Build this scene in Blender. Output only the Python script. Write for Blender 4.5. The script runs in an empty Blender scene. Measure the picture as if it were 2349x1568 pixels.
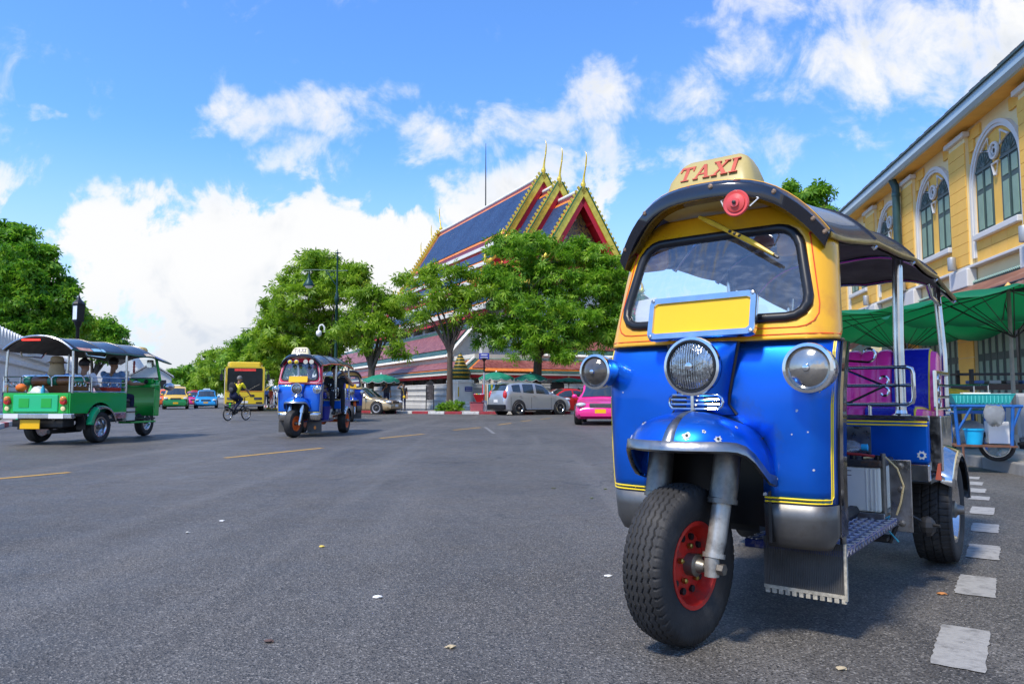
import bpy, math, random
import numpy as np
from mathutils import Matrix, Vector

scene = bpy.context.scene
COL = scene.collection
PI = math.pi
rnd = random.Random(7)

# ---------------------------------------------------------------- camera, world, sun, exposure
CAM_H = 0.93
PITCH = math.atan(126.0 / 1700.0)
cam_d = bpy.data.cameras.new('camera')
cam = bpy.data.objects.new('camera', cam_d)
COL.objects.link(cam)
cam.location = (0, 0, CAM_H)
cam.rotation_euler = (PI / 2 + PITCH, 0, 0)
cam_d.sensor_width = 36.0
cam_d.lens = 1700.0 / 2348.0 * 36.0
cam_d.clip_start = 0.05
cam_d.clip_end = 4000
cam_d.dof.use_dof = False
scene.camera = cam

SUN_EL = math.radians(57)
SUN_AZ = math.radians(222)          # compass-like angle from +Y, clockwise: behind the camera and to its left
sun_dir = Vector((math.sin(SUN_AZ) * math.cos(SUN_EL), math.cos(SUN_AZ) * math.cos(SUN_EL), math.sin(SUN_EL)))
sl = bpy.data.lights.new('sun', 'SUN')
sl.energy = 2.9
sl.angle = math.radians(7.0)
sl.color = (1.0, 0.925, 0.80)
so = bpy.data.objects.new('sun', sl)
COL.objects.link(so)
so.rotation_euler = sun_dir.to_track_quat('Z', 'Y').to_euler()
so.location = (0, 0, 60)

scene.view_settings.view_transform = 'Standard'
scene.view_settings.look = 'None'
scene.view_settings.gamma = 1.0
scene.view_settings.use_curve_mapping = False
scene.view_settings.exposure = 0.72
try:
    scene.cycles.use_denoising = True
    scene.cycles.max_bounces = 8
    scene.cycles.transparent_max_bounces = 12
except Exception:
    pass


def build_world():
    w = bpy.data.worlds.new('World')
    scene.world = w
    w.use_nodes = True
    nt = w.node_tree
    N, L = nt.nodes, nt.links
    N.clear()

    def nd(t, **k):
        n = N.new(t)
        for a, v in k.items():
            setattr(n, a, v)
        return n

    def inp(n, i, v):
        if hasattr(v, 'links') or isinstance(v, bpy.types.NodeSocket):
            L.new(v, n.inputs[i])
        else:
            n.inputs[i].default_value = v

    def math_(op, a, b=None, c=None, clamp=False):
        n = nd('ShaderNodeMath', operation=op, use_clamp=clamp)
        inp(n, 0, a)
        if b is not None:
            inp(n, 1, b)
        if c is not None:
            inp(n, 2, c)
        return n.outputs[0]

    def vec(op, a, b=None):
        n = nd('ShaderNodeVectorMath', operation=op)
        inp(n, 0, a)
        if b is not None:
            inp(n, 1, b)
        return n.outputs['Value'] if op in ('LENGTH', 'DOT_PRODUCT') else n.outputs[0]

    def sstep(x, a, b):
        n = nd('ShaderNodeMapRange', interpolation_type='SMOOTHSTEP')
        inp(n, 0, x)
        n.inputs[1].default_value = a
        n.inputs[2].default_value = b
        return n.outputs[0]

    sky = nd('ShaderNodeTexSky', sky_type='NISHITA')
    sky.sun_disc = False
    sky.sun_elevation = SUN_EL
    sky.sun_rotation = SUN_AZ
    sky.altitude = 0
    sky.air_density = 1.0
    sky.dust_density = 0.35
    sky.ozone_density = 2.2
    hs = nd('ShaderNodeMix', data_type='RGBA', blend_type='MULTIPLY')
    hs.inputs[0].default_value = 1.0
    L.new(sky.outputs[0], hs.inputs[6])
    hs.inputs[7].default_value = (0.56, 0.88, 1.27, 1)

    tc = nd('ShaderNodeTexCoord')
    d = tc.outputs['Generated']
    sep = nd('ShaderNodeSeparateXYZ')
    L.new(d, sep.inputs[0])
    yy = math_('MAXIMUM', math_('ABSOLUTE', sep.outputs[1]), 0.12)
    u = math_('DIVIDE', sep.outputs[0], yy)
    v = math_('DIVIDE', math_('MAXIMUM', sep.outputs[2], 0.0), yy)
    cmb = nd('ShaderNodeCombineXYZ')
    L.new(u, cmb.inputs[0])
    L.new(v, cmb.inputs[1])
    uv = cmb.outputs[0]

    def noise(vecin, scale, detail, rough=0.55, dist=0.0, off=(0, 0, 0)):
        n = nd('ShaderNodeTexNoise', noise_dimensions='2D')
        L.new(vec('ADD', vecin, off), n.inputs['Vector'])
        n.inputs['Scale'].default_value = scale
        n.inputs['Detail'].default_value = detail
        n.inputs['Roughness'].default_value = rough
        n.inputs['Distortion'].default_value = dist
        return n.outputs[0]

    # cloud banks: (u, v, half width, half height, weight); u = tan of bearing, v = tan of elevation
    banks = [
        (-0.36, 0.17, 0.30, 0.10, 1.05), (-0.22, 0.11, 0.34, 0.12, 1.05), (-0.60, 0.10, 0.22, 0.10, 0.75),
        (-0.32, 0.215, 0.13, 0.06, 1.0), (-0.15, 0.20, 0.10, 0.06, 1.0), (-0.50, 0.20, 0.12, 0.06, 0.9),
        (-0.24, 0.03, 0.60, 0.06, 0.8),
        (-0.36, 0.39, 0.07, 0.04, 0.66), (-0.25, 0.385, 0.10, 0.035, 0.66), (-0.12, 0.355, 0.12, 0.036, 0.64), (-0.28, 0.325, 0.08, 0.03, 0.55), (-0.17, 0.41, 0.06, 0.02, 0.55),
        (0.03, 0.375, 0.10, 0.045, 0.68), (0.115, 0.43, 0.06, 0.05, 0.88), (-0.02, 0.255, 0.11, 0.075, 0.98), (0.12, 0.30, 0.06, 0.08, 0.66),
        (0.23, 0.41, 0.09, 0.05, 0.62), (0.36, 0.47, 0.08, 0.06, 0.72), (0.52, 0.45, 0.17, 0.06, 0.78), (0.66, 0.50, 0.20, 0.10, 0.9), (0.58, 0.56, 0.12, 0.04, 0.7),
        (0.42, 0.56, 0.14, 0.05, 0.72), (0.24, 0.34, 0.07, 0.05, 0.55), (0.47, 0.355, 0.05, 0.02, 0.5),
        (-0.66, 0.30, 0.10, 0.03, 0.55), (-0.55, 0.275, 0.12, 0.03, 0.62), (-0.66, 0.235, 0.07, 0.02, 0.6),
        (-0.65, 0.395, 0.02, 0.012, 0.6), (-0.515, 0.372, 0.014, 0.008, 0.6),
    ]

    def density(vin):
        # ragged edges: shift the lookup with noise
        nz = nd('ShaderNodeTexNoise', noise_dimensions='2D')
        L.new(vin, nz.inputs['Vector'])
        nz.inputs['Scale'].default_value = 7.0
        nz.inputs['Detail'].default_value = 4
        nz.inputs['Roughness'].default_value = 0.6
        n = nd('ShaderNodeVectorMath', operation='MULTIPLY_ADD')
        L.new(nz.outputs['Color'], n.inputs[0])
        n.inputs[1].default_value = (0.16, 0.10, 0)
        n2 = nd('ShaderNodeVectorMath', operation='ADD')
        n2.inputs[1].default_value = (-0.08, -0.05, 0)
        L.new(vin, n2.inputs[0])
        L.new(n2.outputs[0], n.inputs[2])
        p = n.outputs[0]
        acc = None
        for (bu, bv, ru, rv, wt) in banks:
            q = nd('ShaderNodeVectorMath', operation='MULTIPLY_ADD')
            L.new(p, q.inputs[0])
            q.inputs[1].default_value = (1 / ru, 1 / rv, 0)
            q.inputs[2].default_value = (-bu / ru, -bv / rv, 0)
            qq = nd('ShaderNodeVectorMath', operation='DOT_PRODUCT')
            L.new(q.outputs[0], qq.inputs[0])
            L.new(q.outputs[0], qq.inputs[1])
            b = math_('MULTIPLY_ADD', qq.outputs['Value'], -0.36 * wt, wt * 0.93)
            acc = b if acc is None else math_('MAXIMUM', acc, b)
        fine = noise(vin, 9.0, 7, 0.62, 0.3, (3.1, 1.7, 0))
        wide = noise(vin, 2.2, 2, 0.5, 0.0, (9.4, 5.2, 0))
        fin2 = noise(vin, 30.0, 5, 0.6, 0.0, (7.7, 2.9, 0))
        acc = math_('ADD', acc, math_('MULTIPLY', math_('SUBTRACT', fin2, 0.5), 0.35))
        s = math_('ADD', math_('MAXIMUM', acc, math_('MULTIPLY', wide, math_('MULTIPLY_ADD', sstep(v, 0.56, 0.95), 0.26, 0.50))), math_('MULTIPLY', math_('SUBTRACT', fine, 0.5), 1.25))  # extra cloud added high overhead, out of view, to whiten the ambient light
        return s

    d0 = density(uv)
    ma, mb_ = sstep(d0, 0.42, 0.64), sstep(d0, 0.34, 0.90)
    hiv = sstep(v, 0.24, 0.36)
    mask = math_('ADD', math_('MULTIPLY', mb_, hiv), math_('MULTIPLY', ma, math_('SUBTRACT', 1.0, hiv)))
    # greyer folds and undersides inside the thick banks
    low = noise(uv, 5.5, 5, 0.55, 0.6, (1.2, 8.8, 0))
    shade = math_('MULTIPLY', sstep(d0, 0.55, 1.1), sstep(low, 0.38, 0.62))
    shade = math_('MAXIMUM', shade, math_('MULTIPLY', sstep(v, 0.17, 0.03), math_('MULTIPLY_ADD', low, 0.7, 0.25)), None)
    ccol = nd('ShaderNodeMix', data_type='RGBA')
    L.new(shade, ccol.inputs[0])
    ccol.inputs[6].default_value = (4.15, 4.17, 4.2, 1)
    ccol.inputs[7].default_value = (2.95, 3.2, 3.6, 1)
    # no clouds below the horizon
    hz = sstep(sep.outputs[2], -0.01, 0.015)
    mk = math_('MULTIPLY', mask, hz)
    mx = nd('ShaderNodeMix', data_type='RGBA')
    L.new(mk, mx.inputs[0])
    hzf = sstep(sep.outputs[2], 0.34, 0.0)
    hm = nd('ShaderNodeMix', data_type='RGBA')
    L.new(math_('MULTIPLY', hzf, 0.85), hm.inputs[0])
    L.new(hs.outputs[2], hm.inputs[6])
    hm.inputs[7].default_value = (3.1, 3.75, 4.6, 1)
    L.new(hm.outputs[2], mx.inputs[6])
    L.new(ccol.outputs[2], mx.inputs[7])
    bg = nd('ShaderNodeBackground')
    bg.inputs['Strength'].default_value = 0.145
    L.new(mx.outputs[2], bg.inputs['Color'])
    out = nd('ShaderNodeOutputWorld')
    L.new(bg.outputs[0], out.inputs[0])


build_world()

# ---------------------------------------------------------------- photo-to-place helpers (pixels of a 2348 px wide copy)
_cp, _sp = math.cos(PITCH), math.sin(PITCH)


def _ray(px, py):
    a = (px - 1174.0) / 1700.0
    b = (784.0 - py) / 1700.0
    return Vector((a, _cp - b * _sp, _sp + b * _cp))


def G(px, py, z=0.0):
    r = _ray(px, py)
    t = (z - CAM_H) / r.z
    return Vector((r.x * t, r.y * t, z))


def AT(px, py, Y):
    r = _ray(px, py)
    t = Y / r.y
    return Vector((r.x * t, Y, CAM_H + r.z * t))


# ---------------------------------------------------------------- materials
MATS = {}


def mat(name, base, rough=0.5, metal=0.0, var=0.12, vscale=4.0, bump=0.0, bscale=60.0, spec=0.5, coat=0.0,
        trans=0.0, alpha=1.0, dirt=None, dirt_amt=0.0, dirt_scale=3.0, sss=0.0, rvar=0.0, emit=0.0, ior=1.45, stretch=None):
    if name in MATS:
        return MATS[name]
    m = bpy.data.materials.new(name)
    m.use_nodes = True
    nt = m.node_tree
    N, L = nt.nodes, nt.links
    b = N['Principled BSDF']
    b.inputs['Metallic'].default_value = metal
    b.inputs['Roughness'].default_value = rough
    b.inputs['Specular IOR Level'].default_value = spec
    b.inputs['Coat Weight'].default_value = coat
    b.inputs['Coat Roughness'].default_value = 0.06
    b.inputs['Transmission Weight'].default_value = trans
    b.inputs['IOR'].default_value = ior
    b.inputs['Alpha'].default_value = alpha
    tc = N.new('ShaderNodeTexCoord')
    vec = tc.outputs['Object']
    if stretch:
        mp = N.new('ShaderNodeMapping')
        mp.inputs['Scale'].default_value = stretch
        L.new(vec, mp.inputs[0])
        vec = mp.outputs[0]
    nz = N.new('ShaderNodeTexNoise')
    nz.inputs['Scale'].default_value = vscale
    nz.inputs['Detail'].default_value = 5
    nz.inputs['Roughness'].default_value = 0.6
    L.new(vec, nz.inputs['Vector'])
    rmp = N.new('ShaderNodeMapRange')
    rmp.inputs[1].default_value = 0.28
    rmp.inputs[2].default_value = 0.72
    L.new(nz.outputs[0], rmp.inputs[0])
    mx = N.new('ShaderNodeMix')
    mx.data_type = 'RGBA'
    mx.inputs[6].default_value = tuple(max(0, c * (1 - var)) for c in base) + (1,)
    mx.inputs[7].default_value = tuple(min(1, c * (1 + var)) for c in base) + (1,)
    L.new(rmp.outputs[0], mx.inputs[0])
    col = mx.outputs[2]
    if dirt:
        n2 = N.new('ShaderNodeTexNoise')
        n2.inputs['Scale'].default_value = dirt_scale
        n2.inputs['Detail'].default_value = 8
        n2.inputs['Roughness'].default_value = 0.68
        L.new(vec, n2.inputs['Vector'])
        r2 = N.new('ShaderNodeMapRange')
        r2.inputs[1].default_value = 0.62 - 0.25 * dirt_amt
        r2.inputs[2].default_value = 0.80 - 0.12 * dirt_amt
        L.new(n2.outputs[0], r2.inputs[0])
        m2 = N.new('ShaderNodeMix')
        m2.data_type = 'RGBA'
        L.new(r2.outputs[0], m2.inputs[0])
        L.new(col, m2.inputs[6])
        m2.inputs[7].default_value = tuple(dirt) + (1,)
        col = m2.outputs[2]
    L.new(col, b.inputs['Base Color'])
    if rvar:
        n3 = N.new('ShaderNodeTexNoise')
        n3.inputs['Scale'].default_value = vscale * 2.3
        n3.inputs['Detail'].default_value = 6
        L.new(vec, n3.inputs['Vector'])
        r3 = N.new('ShaderNodeMapRange')
        r3.inputs[1].default_value = 0.3
        r3.inputs[2].default_value = 0.7
        r3.inputs[3].default_value = max(0.02, rough - rvar)
        r3.inputs[4].default_value = min(1, rough + rvar)
        L.new(n3.outputs[0], r3.inputs[0])
        L.new(r3.outputs[0], b.inputs['Roughness'])
    if bump:
        n4 = N.new('ShaderNodeTexNoise')
        n4.inputs['Scale'].default_value = bscale
        n4.inputs['Detail'].default_value = 6
        L.new(vec, n4.inputs['Vector'])
        bp = N.new('ShaderNodeBump')
        bp.inputs['Strength'].default_value = bump
        bp.inputs['Distance'].default_value = 0.01
        L.new(n4.outputs[0], bp.inputs['Height'])
        L.new(bp.outputs[0], b.inputs['Normal'])
    if emit:
        b.inputs['Emission Color'].default_value = tuple(base) + (1,)
        b.inputs['Emission Strength'].default_value = emit
    MATS[name] = m
    return m


def glass_mat(name, tint, rough=0.02, alpha=0.3):
    """window glass: partly clear, partly a mirror"""
    if name in MATS:
        return MATS[name]
    m = bpy.data.materials.new(name)
    m.use_nodes = True
    nt = m.node_tree
    N, L = nt.nodes, nt.links
    N.remove(N['Principled BSDF'])
    out = N['Material Output']
    tr = N.new('ShaderNodeBsdfTransparent')
    tr.inputs[0].default_value = tuple(tint) + (1,)
    gl = N.new('ShaderNodeBsdfGlossy')
    gl.inputs['Roughness'].default_value = rough
    gl.inputs['Color'].default_value = (0.95, 0.97, 1, 1)
    fr = N.new('ShaderNodeLayerWeight')
    fr.inputs['Blend'].default_value = 0.35
    mr = N.new('ShaderNodeMapRange')
    mr.inputs[3].default_value = alpha * 0.6
    mr.inputs[4].default_value = min(1, alpha * 2.4)
    L.new(fr.outputs['Facing'], mr.inputs[0])
    nz = N.new('ShaderNodeTexNoise')
    nz.inputs['Scale'].default_value = 14
    nz.inputs['Detail'].default_value = 6
    df = N.new('ShaderNodeBsdfDiffuse')
    df.inputs[0].default_value = (0.75, 0.77, 0.78, 1)
    mm = N.new('ShaderNodeMapRange')
    mm.inputs[1].default_value = 0.45
    mm.inputs[2].default_value = 0.8
    mm.inputs[3].default_value = 0.015
    mm.inputs[4].default_value = 0.12
    L.new(nz.outputs[0], mm.inputs[0])
    m1 = N.new('ShaderNodeMixShader')
    L.new(mr.outputs[0], m1.inputs[0])
    L.new(tr.outputs[0], m1.inputs[1])
    L.new(gl.outputs[0], m1.inputs[2])
    m2 = N.new('ShaderNodeMixShader')
    L.new(mm.outputs[0], m2.inputs[0])
    L.new(m1.outputs[0], m2.inputs[1])
    L.new(df.outputs[0], m2.inputs[2])
    L.new(m2.outputs[0], out.inputs[0])
    MATS[name] = m
    return m


# ---------------------------------------------------------------- mesh builder
class MB:
    def __init__(self):
        self.v, self.f, self.mi = [], [], []
        self.T = None
        self.m = 0

    def _add(self, vs, fs):
        n = len(self.v)
        if self.T is not None:
            vs = [self.T @ Vector(p) for p in vs]
        self.v.extend(tuple(p) for p in vs)
        for f in fs:
            self.f.append(tuple(i + n for i in f))
            self.mi.append(self.m)
        return self

    def box(self, c, s, rot=None, taper=None):
        hx, hy, hz = s[0] / 2, s[1] / 2, s[2] / 2
        tx, ty = taper if taper else (1, 1)
        vs = [(-hx, -hy, -hz), (hx, -hy, -hz), (hx, hy, -hz), (-hx, hy, -hz),
              (-hx * tx, -hy * ty, hz), (hx * tx, -hy * ty, hz), (hx * tx, hy * ty, hz), (-hx * tx, hy * ty, hz)]
        R = None
        if rot is not None:
            R = rot if isinstance(rot, Matrix) else Matrix.Rotation(rot, 3, 'Z')
        vs = [(R @ Vector(p) if R else Vector(p)) + Vector(c) for p in vs]
        return self._add(vs, [(0, 3, 2, 1), (4, 5, 6, 7), (0, 1, 5, 4), (1, 2, 6, 5), (2, 3, 7, 6), (3, 0, 4, 7)])

    def box2(self, a, b):
        return self.box([(a[i] + b[i]) / 2 for i in range(3)], [abs(b[i] - a[i]) for i in range(3)])

    def loft(self, rings, closed=True, cap=(True, True), wrap=False):
        n = len(rings[0])
        vs = [p for r in rings for p in r]
        fs = []
        R = len(rings)
        for i in range(R if wrap else R - 1):
            j = (i + 1) % R
            for k in range(n if closed else n - 1):
                l = (k + 1) % n
                fs.append((i * n + k, i * n + l, j * n + l, j * n + k))
        if closed and not wrap:
            if cap[0]:
                fs.append(tuple(reversed(range(n))))
            if cap[1]:
                fs.append(tuple(range((R - 1) * n, R * n)))
        return self._add(vs, fs)

    def tube(self, pts, r, n=8, cap=True, flat=None):
        pts = [Vector(p) for p in pts]
        rr = r if isinstance(r, (list, tuple)) else [r] * len(pts)
        rings = []
        up = None
        for i, p in enumerate(pts):
            if i == 0:
                d = pts[1] - p
            elif i == len(pts) - 1:
                d = p - pts[i - 1]
            else:
                d = (pts[i + 1] - p).normalized() + (p - pts[i - 1]).normalized()
            if d.length < 1e-9:
                d = Vector((0, 0, 1))
            d.normalize()
            if up is None:
                up = Vector((0, 0, 1)) if abs(d.z) < 0.9 else Vector((1, 0, 0))
            a = d.cross(up)
            if a.length < 1e-6:
                a = d.cross(Vector((0, 1, 0)))
            a.normalize()
            b = a.cross(d).normalized()
            up = b
            fl = flat if flat else 1.0
            rings.append([p + (a * math.cos(2 * PI * k / n) + b * math.sin(2 * PI * k / n) * fl) * rr[i] for k in range(n)])
        return self.loft(rings, True, (cap, cap))

    def ring(self, c, R, r, axis='Y', n=24, m=6, a0=0, a1=2 * PI):
        full = abs(a1 - a0 - 2 * PI) < 1e-6
        cnt = n if full else n + 1
        rings = []
        for i in range(cnt):
            a = a0 + (a1 - a0) * i / n
            ring = []
            for k in range(m):
                t = 2 * PI * k / m
                q = R + r * math.cos(t)
                h = r * math.sin(t)
                if axis == 'Y':
                    p = (q * math.cos(a), h, q * math.sin(a))
                elif axis == 'X':
                    p = (h, q * math.cos(a), q * math.sin(a))
                else:
                    p = (q * math.cos(a), q * math.sin(a), h)
                ring.append(Vector(p) + Vector(c))
            rings.append(ring)
        return self.loft(rings, True, (not full, not full), wrap=full)

    def lathe(self, c, prof, axis='Z', n=24, cap=(True, True), sq=1.0):
        """prof: list of (radius, height along axis)"""
        rings = []
        for (r, h) in prof:
            ring = []
            for k in range(n):
                a = 2 * PI * k / n
                x, y = r * math.cos(a), r * math.sin(a) * sq
                p = {'Z': (x, y, h), 'Y': (x, h, y), 'X': (h, x, y)}[axis]
                ring.append(Vector(p) + Vector(c))
            rings.append(ring)
        return self.loft(rings, True, cap)

    def prism(self, poly, d0, d1, plane='XZ'):
        """poly of 2-D points pushed from d0 to d1 along the third axis"""
        def P(a, b, d):
            return {'XZ': (a, d, b), 'YZ': (d, a, b), 'XY': (a, b, d)}[plane]
        return self.loft([[P(a, b, d0) for a, b in poly], [P(a, b, d1) for a, b in poly]])

    def quad(self, *p):
        return self._add(p, [tuple(range(len(p)))])

    def ell(self, c, r, n=14, m=9, R=None):
        vs, fs = [], []
        rings = []
        for i in range(m + 1):
            th = PI * i / m
            st, ct = max(math.sin(th), 0.02), math.cos(th)
            ring = []
            for k in range(n):
                a = 2 * PI * k / n
                p = Vector((r[0] * st * math.cos(a), r[1] * st * math.sin(a), r[2] * ct))
                if R:
                    p = R @ p
                ring.append(p + Vector(c))
            rings.append(ring)
        return self.loft(rings)

    def build(self, name, material, parent=None, smooth=None, bevel=0.0, solid=0.0, M=None, seg=2, sub=0):
        me = bpy.data.meshes.new(name)
        me.from_pydata(self.v, [], self.f)
        ms = material if isinstance(material, (list, tuple)) else [material]
        for x in ms:
            me.materials.append(x)
        if len(ms) > 1:
            me.polygons.foreach_set('material_index', self.mi)
        if smooth is not None:
            me.polygons.foreach_set('use_smooth', [True] * len(me.polygons))
            me.set_sharp_from_angle(angle=math.radians(smooth))
        fix_normals(me)
        me.update()
        o = bpy.data.objects.new(name, me)
        COL.objects.link(o)
        if parent is not None:
            o.parent = parent
        if M is not None:
            o.matrix_local = M
        if sub:
            md = o.modifiers.new('sub', 'SUBSURF')
            md.levels = sub
            md.render_levels = sub
        if solid:
            md = o.modifiers.new('solid', 'SOLIDIFY')
            md.thickness = solid
            md.offset = 0
        if bevel:
            md = o.modifiers.new('bevel', 'BEVEL')
            md.width = bevel
            md.segments = seg
            md.limit_method = 'ANGLE'
            md.angle_limit = math.radians(35)
        return o


def fix_normals(me):
    import bmesh
    bm = bmesh.new()
    bm.from_mesh(me)
    bmesh.ops.recalc_face_normals(bm, faces=bm.faces)
    bm.to_mesh(me)
    bm.free()


def np_mesh(name, V, quads, material, parent=None, smooth=False):
    """fast mesh from numpy arrays (all quads)"""
    me = bpy.data.meshes.new(name)
    nv, nf = len(V), len(quads)
    me.vertices.add(nv)
    me.vertices.foreach_set('co', V.astype(np.float32).ravel())
    me.loops.add(nf * 4)
    me.loops.foreach_set('vertex_index', quads.astype(np.int32).ravel())
    me.polygons.add(nf)
    me.polygons.foreach_set('loop_start', np.arange(nf, dtype=np.int32) * 4)
    me.polygons.foreach_set('loop_total', np.full(nf, 4, dtype=np.int32))
    me.materials.append(material)
    me.update(calc_edges=True)
    if smooth:
        me.polygons.foreach_set('use_smooth', [True] * nf)
    o = bpy.data.objects.new(name, me)
    COL.objects.link(o)
    if parent is not None:
        o.parent = parent
    return o


def tag(o, label=None, cat=None, group=None, kind=None):
    if label:
        o['label'] = label
    if cat:
        o['category'] = cat
    if group:
        o['group'] = group
    if kind:
        o['kind'] = kind
    return o


def empty(name, loc=(0, 0, 0), rz=0.0, label=None, cat=None, group=None, s=1.0):
    o = bpy.data.objects.new(name, None)
    o.empty_display_size = 0.2
    COL.objects.link(o)
    o.location = loc
    o.rotation_euler = (0, 0, rz)
    o.scale = (s, s, s)
    return tag(o, label, cat, group)


def kids(o):
    return [c for c in bpy.data.objects if c.parent == o]


def copy_tree(o, parent=None, tree=None):
    if tree is None:
        tree = {}
        for c in bpy.data.objects:
            if c.parent:
                tree.setdefault(c.parent.name, []).append(c)
    c = o.copy()
    COL.objects.link(c)
    c.parent = parent
    for ch in tree.get(o.name, []):
        copy_tree(ch, c, tree)
    return c


def rrect(w, h, r, n=5, cx=0, cy=0):
    pts = []
    for (sx, sy, a0) in ((1, 1, 0), (-1, 1, PI / 2), (-1, -1, PI), (1, -1, 3 * PI / 2)):
        for i in range(n + 1):
            a = a0 + PI / 2 * i / n
            pts.append((cx + sx * (w / 2 - r) + r * math.cos(a), cy + sy * (h / 2 - r) + r * math.sin(a)))
    return pts


def resample(poly, n, closed=True):
    P = [Vector(p) for p in poly]
    if closed:
        P = P + [P[0]]
    L = [0]
    for i in range(1, len(P)):
        L.append(L[-1] + (P[i] - P[i - 1]).length)
    out = []
    cnt = n if closed else n - 1
    j = 0
    for k in range(n):
        t = L[-1] * k / cnt
        while j < len(L) - 2 and L[j + 1] < t:
            j += 1
        s = (t - L[j]) / max(L[j + 1] - L[j], 1e-9)
        out.append(P[j].lerp(P[j + 1], s))
    return out


def arc(c, R, a0, a1, n, plane='XZ'):
    out = []
    for i in range(n + 1):
        a = a0 + (a1 - a0) * i / n
        p, q = R * math.cos(a), R * math.sin(a)
        out.append({'XZ': (c[0] + p, c[1], c[2] + q), 'YZ': (c[0], c[1] + p, c[2] + q), 'XY': (c[0] + p, c[1] + q, c[2])}[plane])
    return out


# raised letters from strokes with slab serifs, unit height, flat in XZ
LET = {
    'T': (0.86, [[(0.33, 0), (0.53, 0), (0.53, 0.88), (0.33, 0.88)], [(0.02, 0.86), (0.84, 0.86), (0.84, 1.0), (0.02, 1.0)],
                 [(0.02, 0.66), (0.09, 0.66), (0.14, 0.87), (0.02, 0.87)], [(0.84, 0.66), (0.77, 0.66), (0.72, 0.87), (0.84, 0.87)], [(0.2, 0), (0.66, 0), (0.66, 0.07), (0.2, 0.07)]]),
    'A': (0.98, [[(0.08, 0.03), (0.21, 0.03), (0.55, 1.0), (0.43, 1.0)], [(0.67, 0.03), (0.87, 0.03), (0.58, 1.0), (0.42, 1.0)],
                 [(0.26, 0.28), (0.7, 0.28), (0.68, 0.39), (0.29, 0.39)], [(0.0, 0), (0.3, 0), (0.3, 0.07), (0, 0.07)], [(0.58, 0), (0.97, 0), (0.97, 0.07), (0.58, 0.07)]]),
    'X': (0.96, [[(0.08, 0.97), (0.3, 0.97), (0.88, 0.03), (0.66, 0.03)], [(0.72, 0.97), (0.84, 0.97), (0.26, 0.03), (0.12, 0.03)],
                 [(0.02, 0.93), (0.4, 0.93), (0.4, 1.0), (0.02, 1.0)], [(0.6, 0.93), (0.92, 0.93), (0.92, 1.0), (0.6, 1.0)], [(0.02, 0), (0.36, 0), (0.36, 0.07), (0.02, 0.07)], [(0.56, 0), (0.95, 0), (0.95, 0.07), (0.56, 0.07)]]),
    'I': (0.5, [[(0.15, 0), (0.35, 0), (0.35, 1), (0.15, 1)], [(0.02, 0), (0.48, 0), (0.48, 0.07), (0.02, 0.07)], [(0.02, 0.93), (0.48, 0.93), (0.48, 1.0), (0.02, 1.0)]]),
}


def letters(word, h, depth, fn, material, parent, gap=0.12):
    """one child per letter; fn(a, b, d) maps along / up / out to the local place"""
    tot = sum(LET[c][0] for c in word) + gap * (len(word) - 1)
    x = -tot / 2
    k = 0
    for c in word:
        w, strokes = LET[c]
        mb = MB()
        for s in strokes:
            k += 1
            e = depth + 0.0004 * k
            mb.loft([[fn((x + a) * h, b * h, -0.004) for a, b in s], [fn((x + a) * h, b * h, e) for a, b in s]])
        mb.build('letter', material, parent)
        x += w + gap
# ---------------------------------------------------------------- shared materials
CHROME = mat('chrome', (0.66, 0.655, 0.65), 0.10, 1.0, 0.16, 9, rvar=0.06)
WORN = mat('worn steel', (0.36, 0.35, 0.34), 0.34, 1.0, 0.25, 7, bump=0.12, bscale=30, dirt=(0.16, 0.10, 0.06), dirt_amt=0.35, dirt_scale=6, rvar=0.12)
STEEL = mat('stainless', (0.60, 0.60, 0.60), 0.2, 1.0, 0.16, 5, rvar=0.08)
DARKM = mat('dark metal', (0.035, 0.034, 0.034), 0.5, 0.4, 0.3, 8, bump=0.1)
GREASE = mat('greasy steel', (0.19, 0.175, 0.155), 0.42, 0.75, 0.35, 12, bump=0.15, bscale=40, dirt=(0.30, 0.26, 0.20), dirt_amt=0.5, dirt_scale=9)
BLACK = mat('black trim', (0.012, 0.012, 0.014), 0.35, 0.0, 0.25, 6)
RUBBER = mat('tyre rubber', (0.026, 0.025, 0.025), 0.72, 0.0, 0.35, 9, bump=0.15, bscale=140, dirt=(0.075, 0.068, 0.06), dirt_amt=0.35, dirt_scale=7)
VINYL = mat('black vinyl', (0.016, 0.016, 0.02), 0.27, 0.0, 0.25, 3, bump=0.12, bscale=14, coat=0.3)
LINING = mat('roof lining', (0.10, 0.09, 0.09), 0.8, 0.0, 0.4, 5, bump=0.2, bscale=20)
GLASS = glass_mat('windscreen glass', (0.86, 0.90, 0.92), 0.015, 0.16)
CARGLASS = mat('tinted car glass', (0.02, 0.028, 0.032), 0.05, 0.0, 0.3, 2, spec=0.9, coat=1.0)
LENS = mat('lamp glass', (0.50, 0.51, 0.50), 0.10, 0.9, 0.35, 30, bump=0.5, bscale=45, coat=0.9)
LENSD = mat('smoked lamp glass', (0.10, 0.085, 0.07), 0.06, 0.3, 0.5, 12, bump=0.3, bscale=40, coat=1.0)
REDL = mat('red lens', (0.55, 0.02, 0.02), 0.2, 0, 0.2, 20, coat=0.6)
ORANGEL = mat('orange lens', (0.75, 0.22, 0.03), 0.2, 0, 0.2, 20, coat=0.6)
AMBER = mat('amber plastic', (0.50, 0.20, 0.035), 0.4, 0, 0.3, 8)
PLATEY = mat('yellow plate', (0.90, 0.49, 0.002), 0.35, 0, 0.05, 3, coat=0.15)
CREAM = mat('cream plastic', (0.78, 0.66, 0.34), 0.42, 0, 0.1, 3, dirt=(0.42, 0.31, 0.12), dirt_amt=0.3)
WHITE = mat('white paint', (0.78, 0.77, 0.74), 0.45, 0, 0.06, 3)
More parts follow.
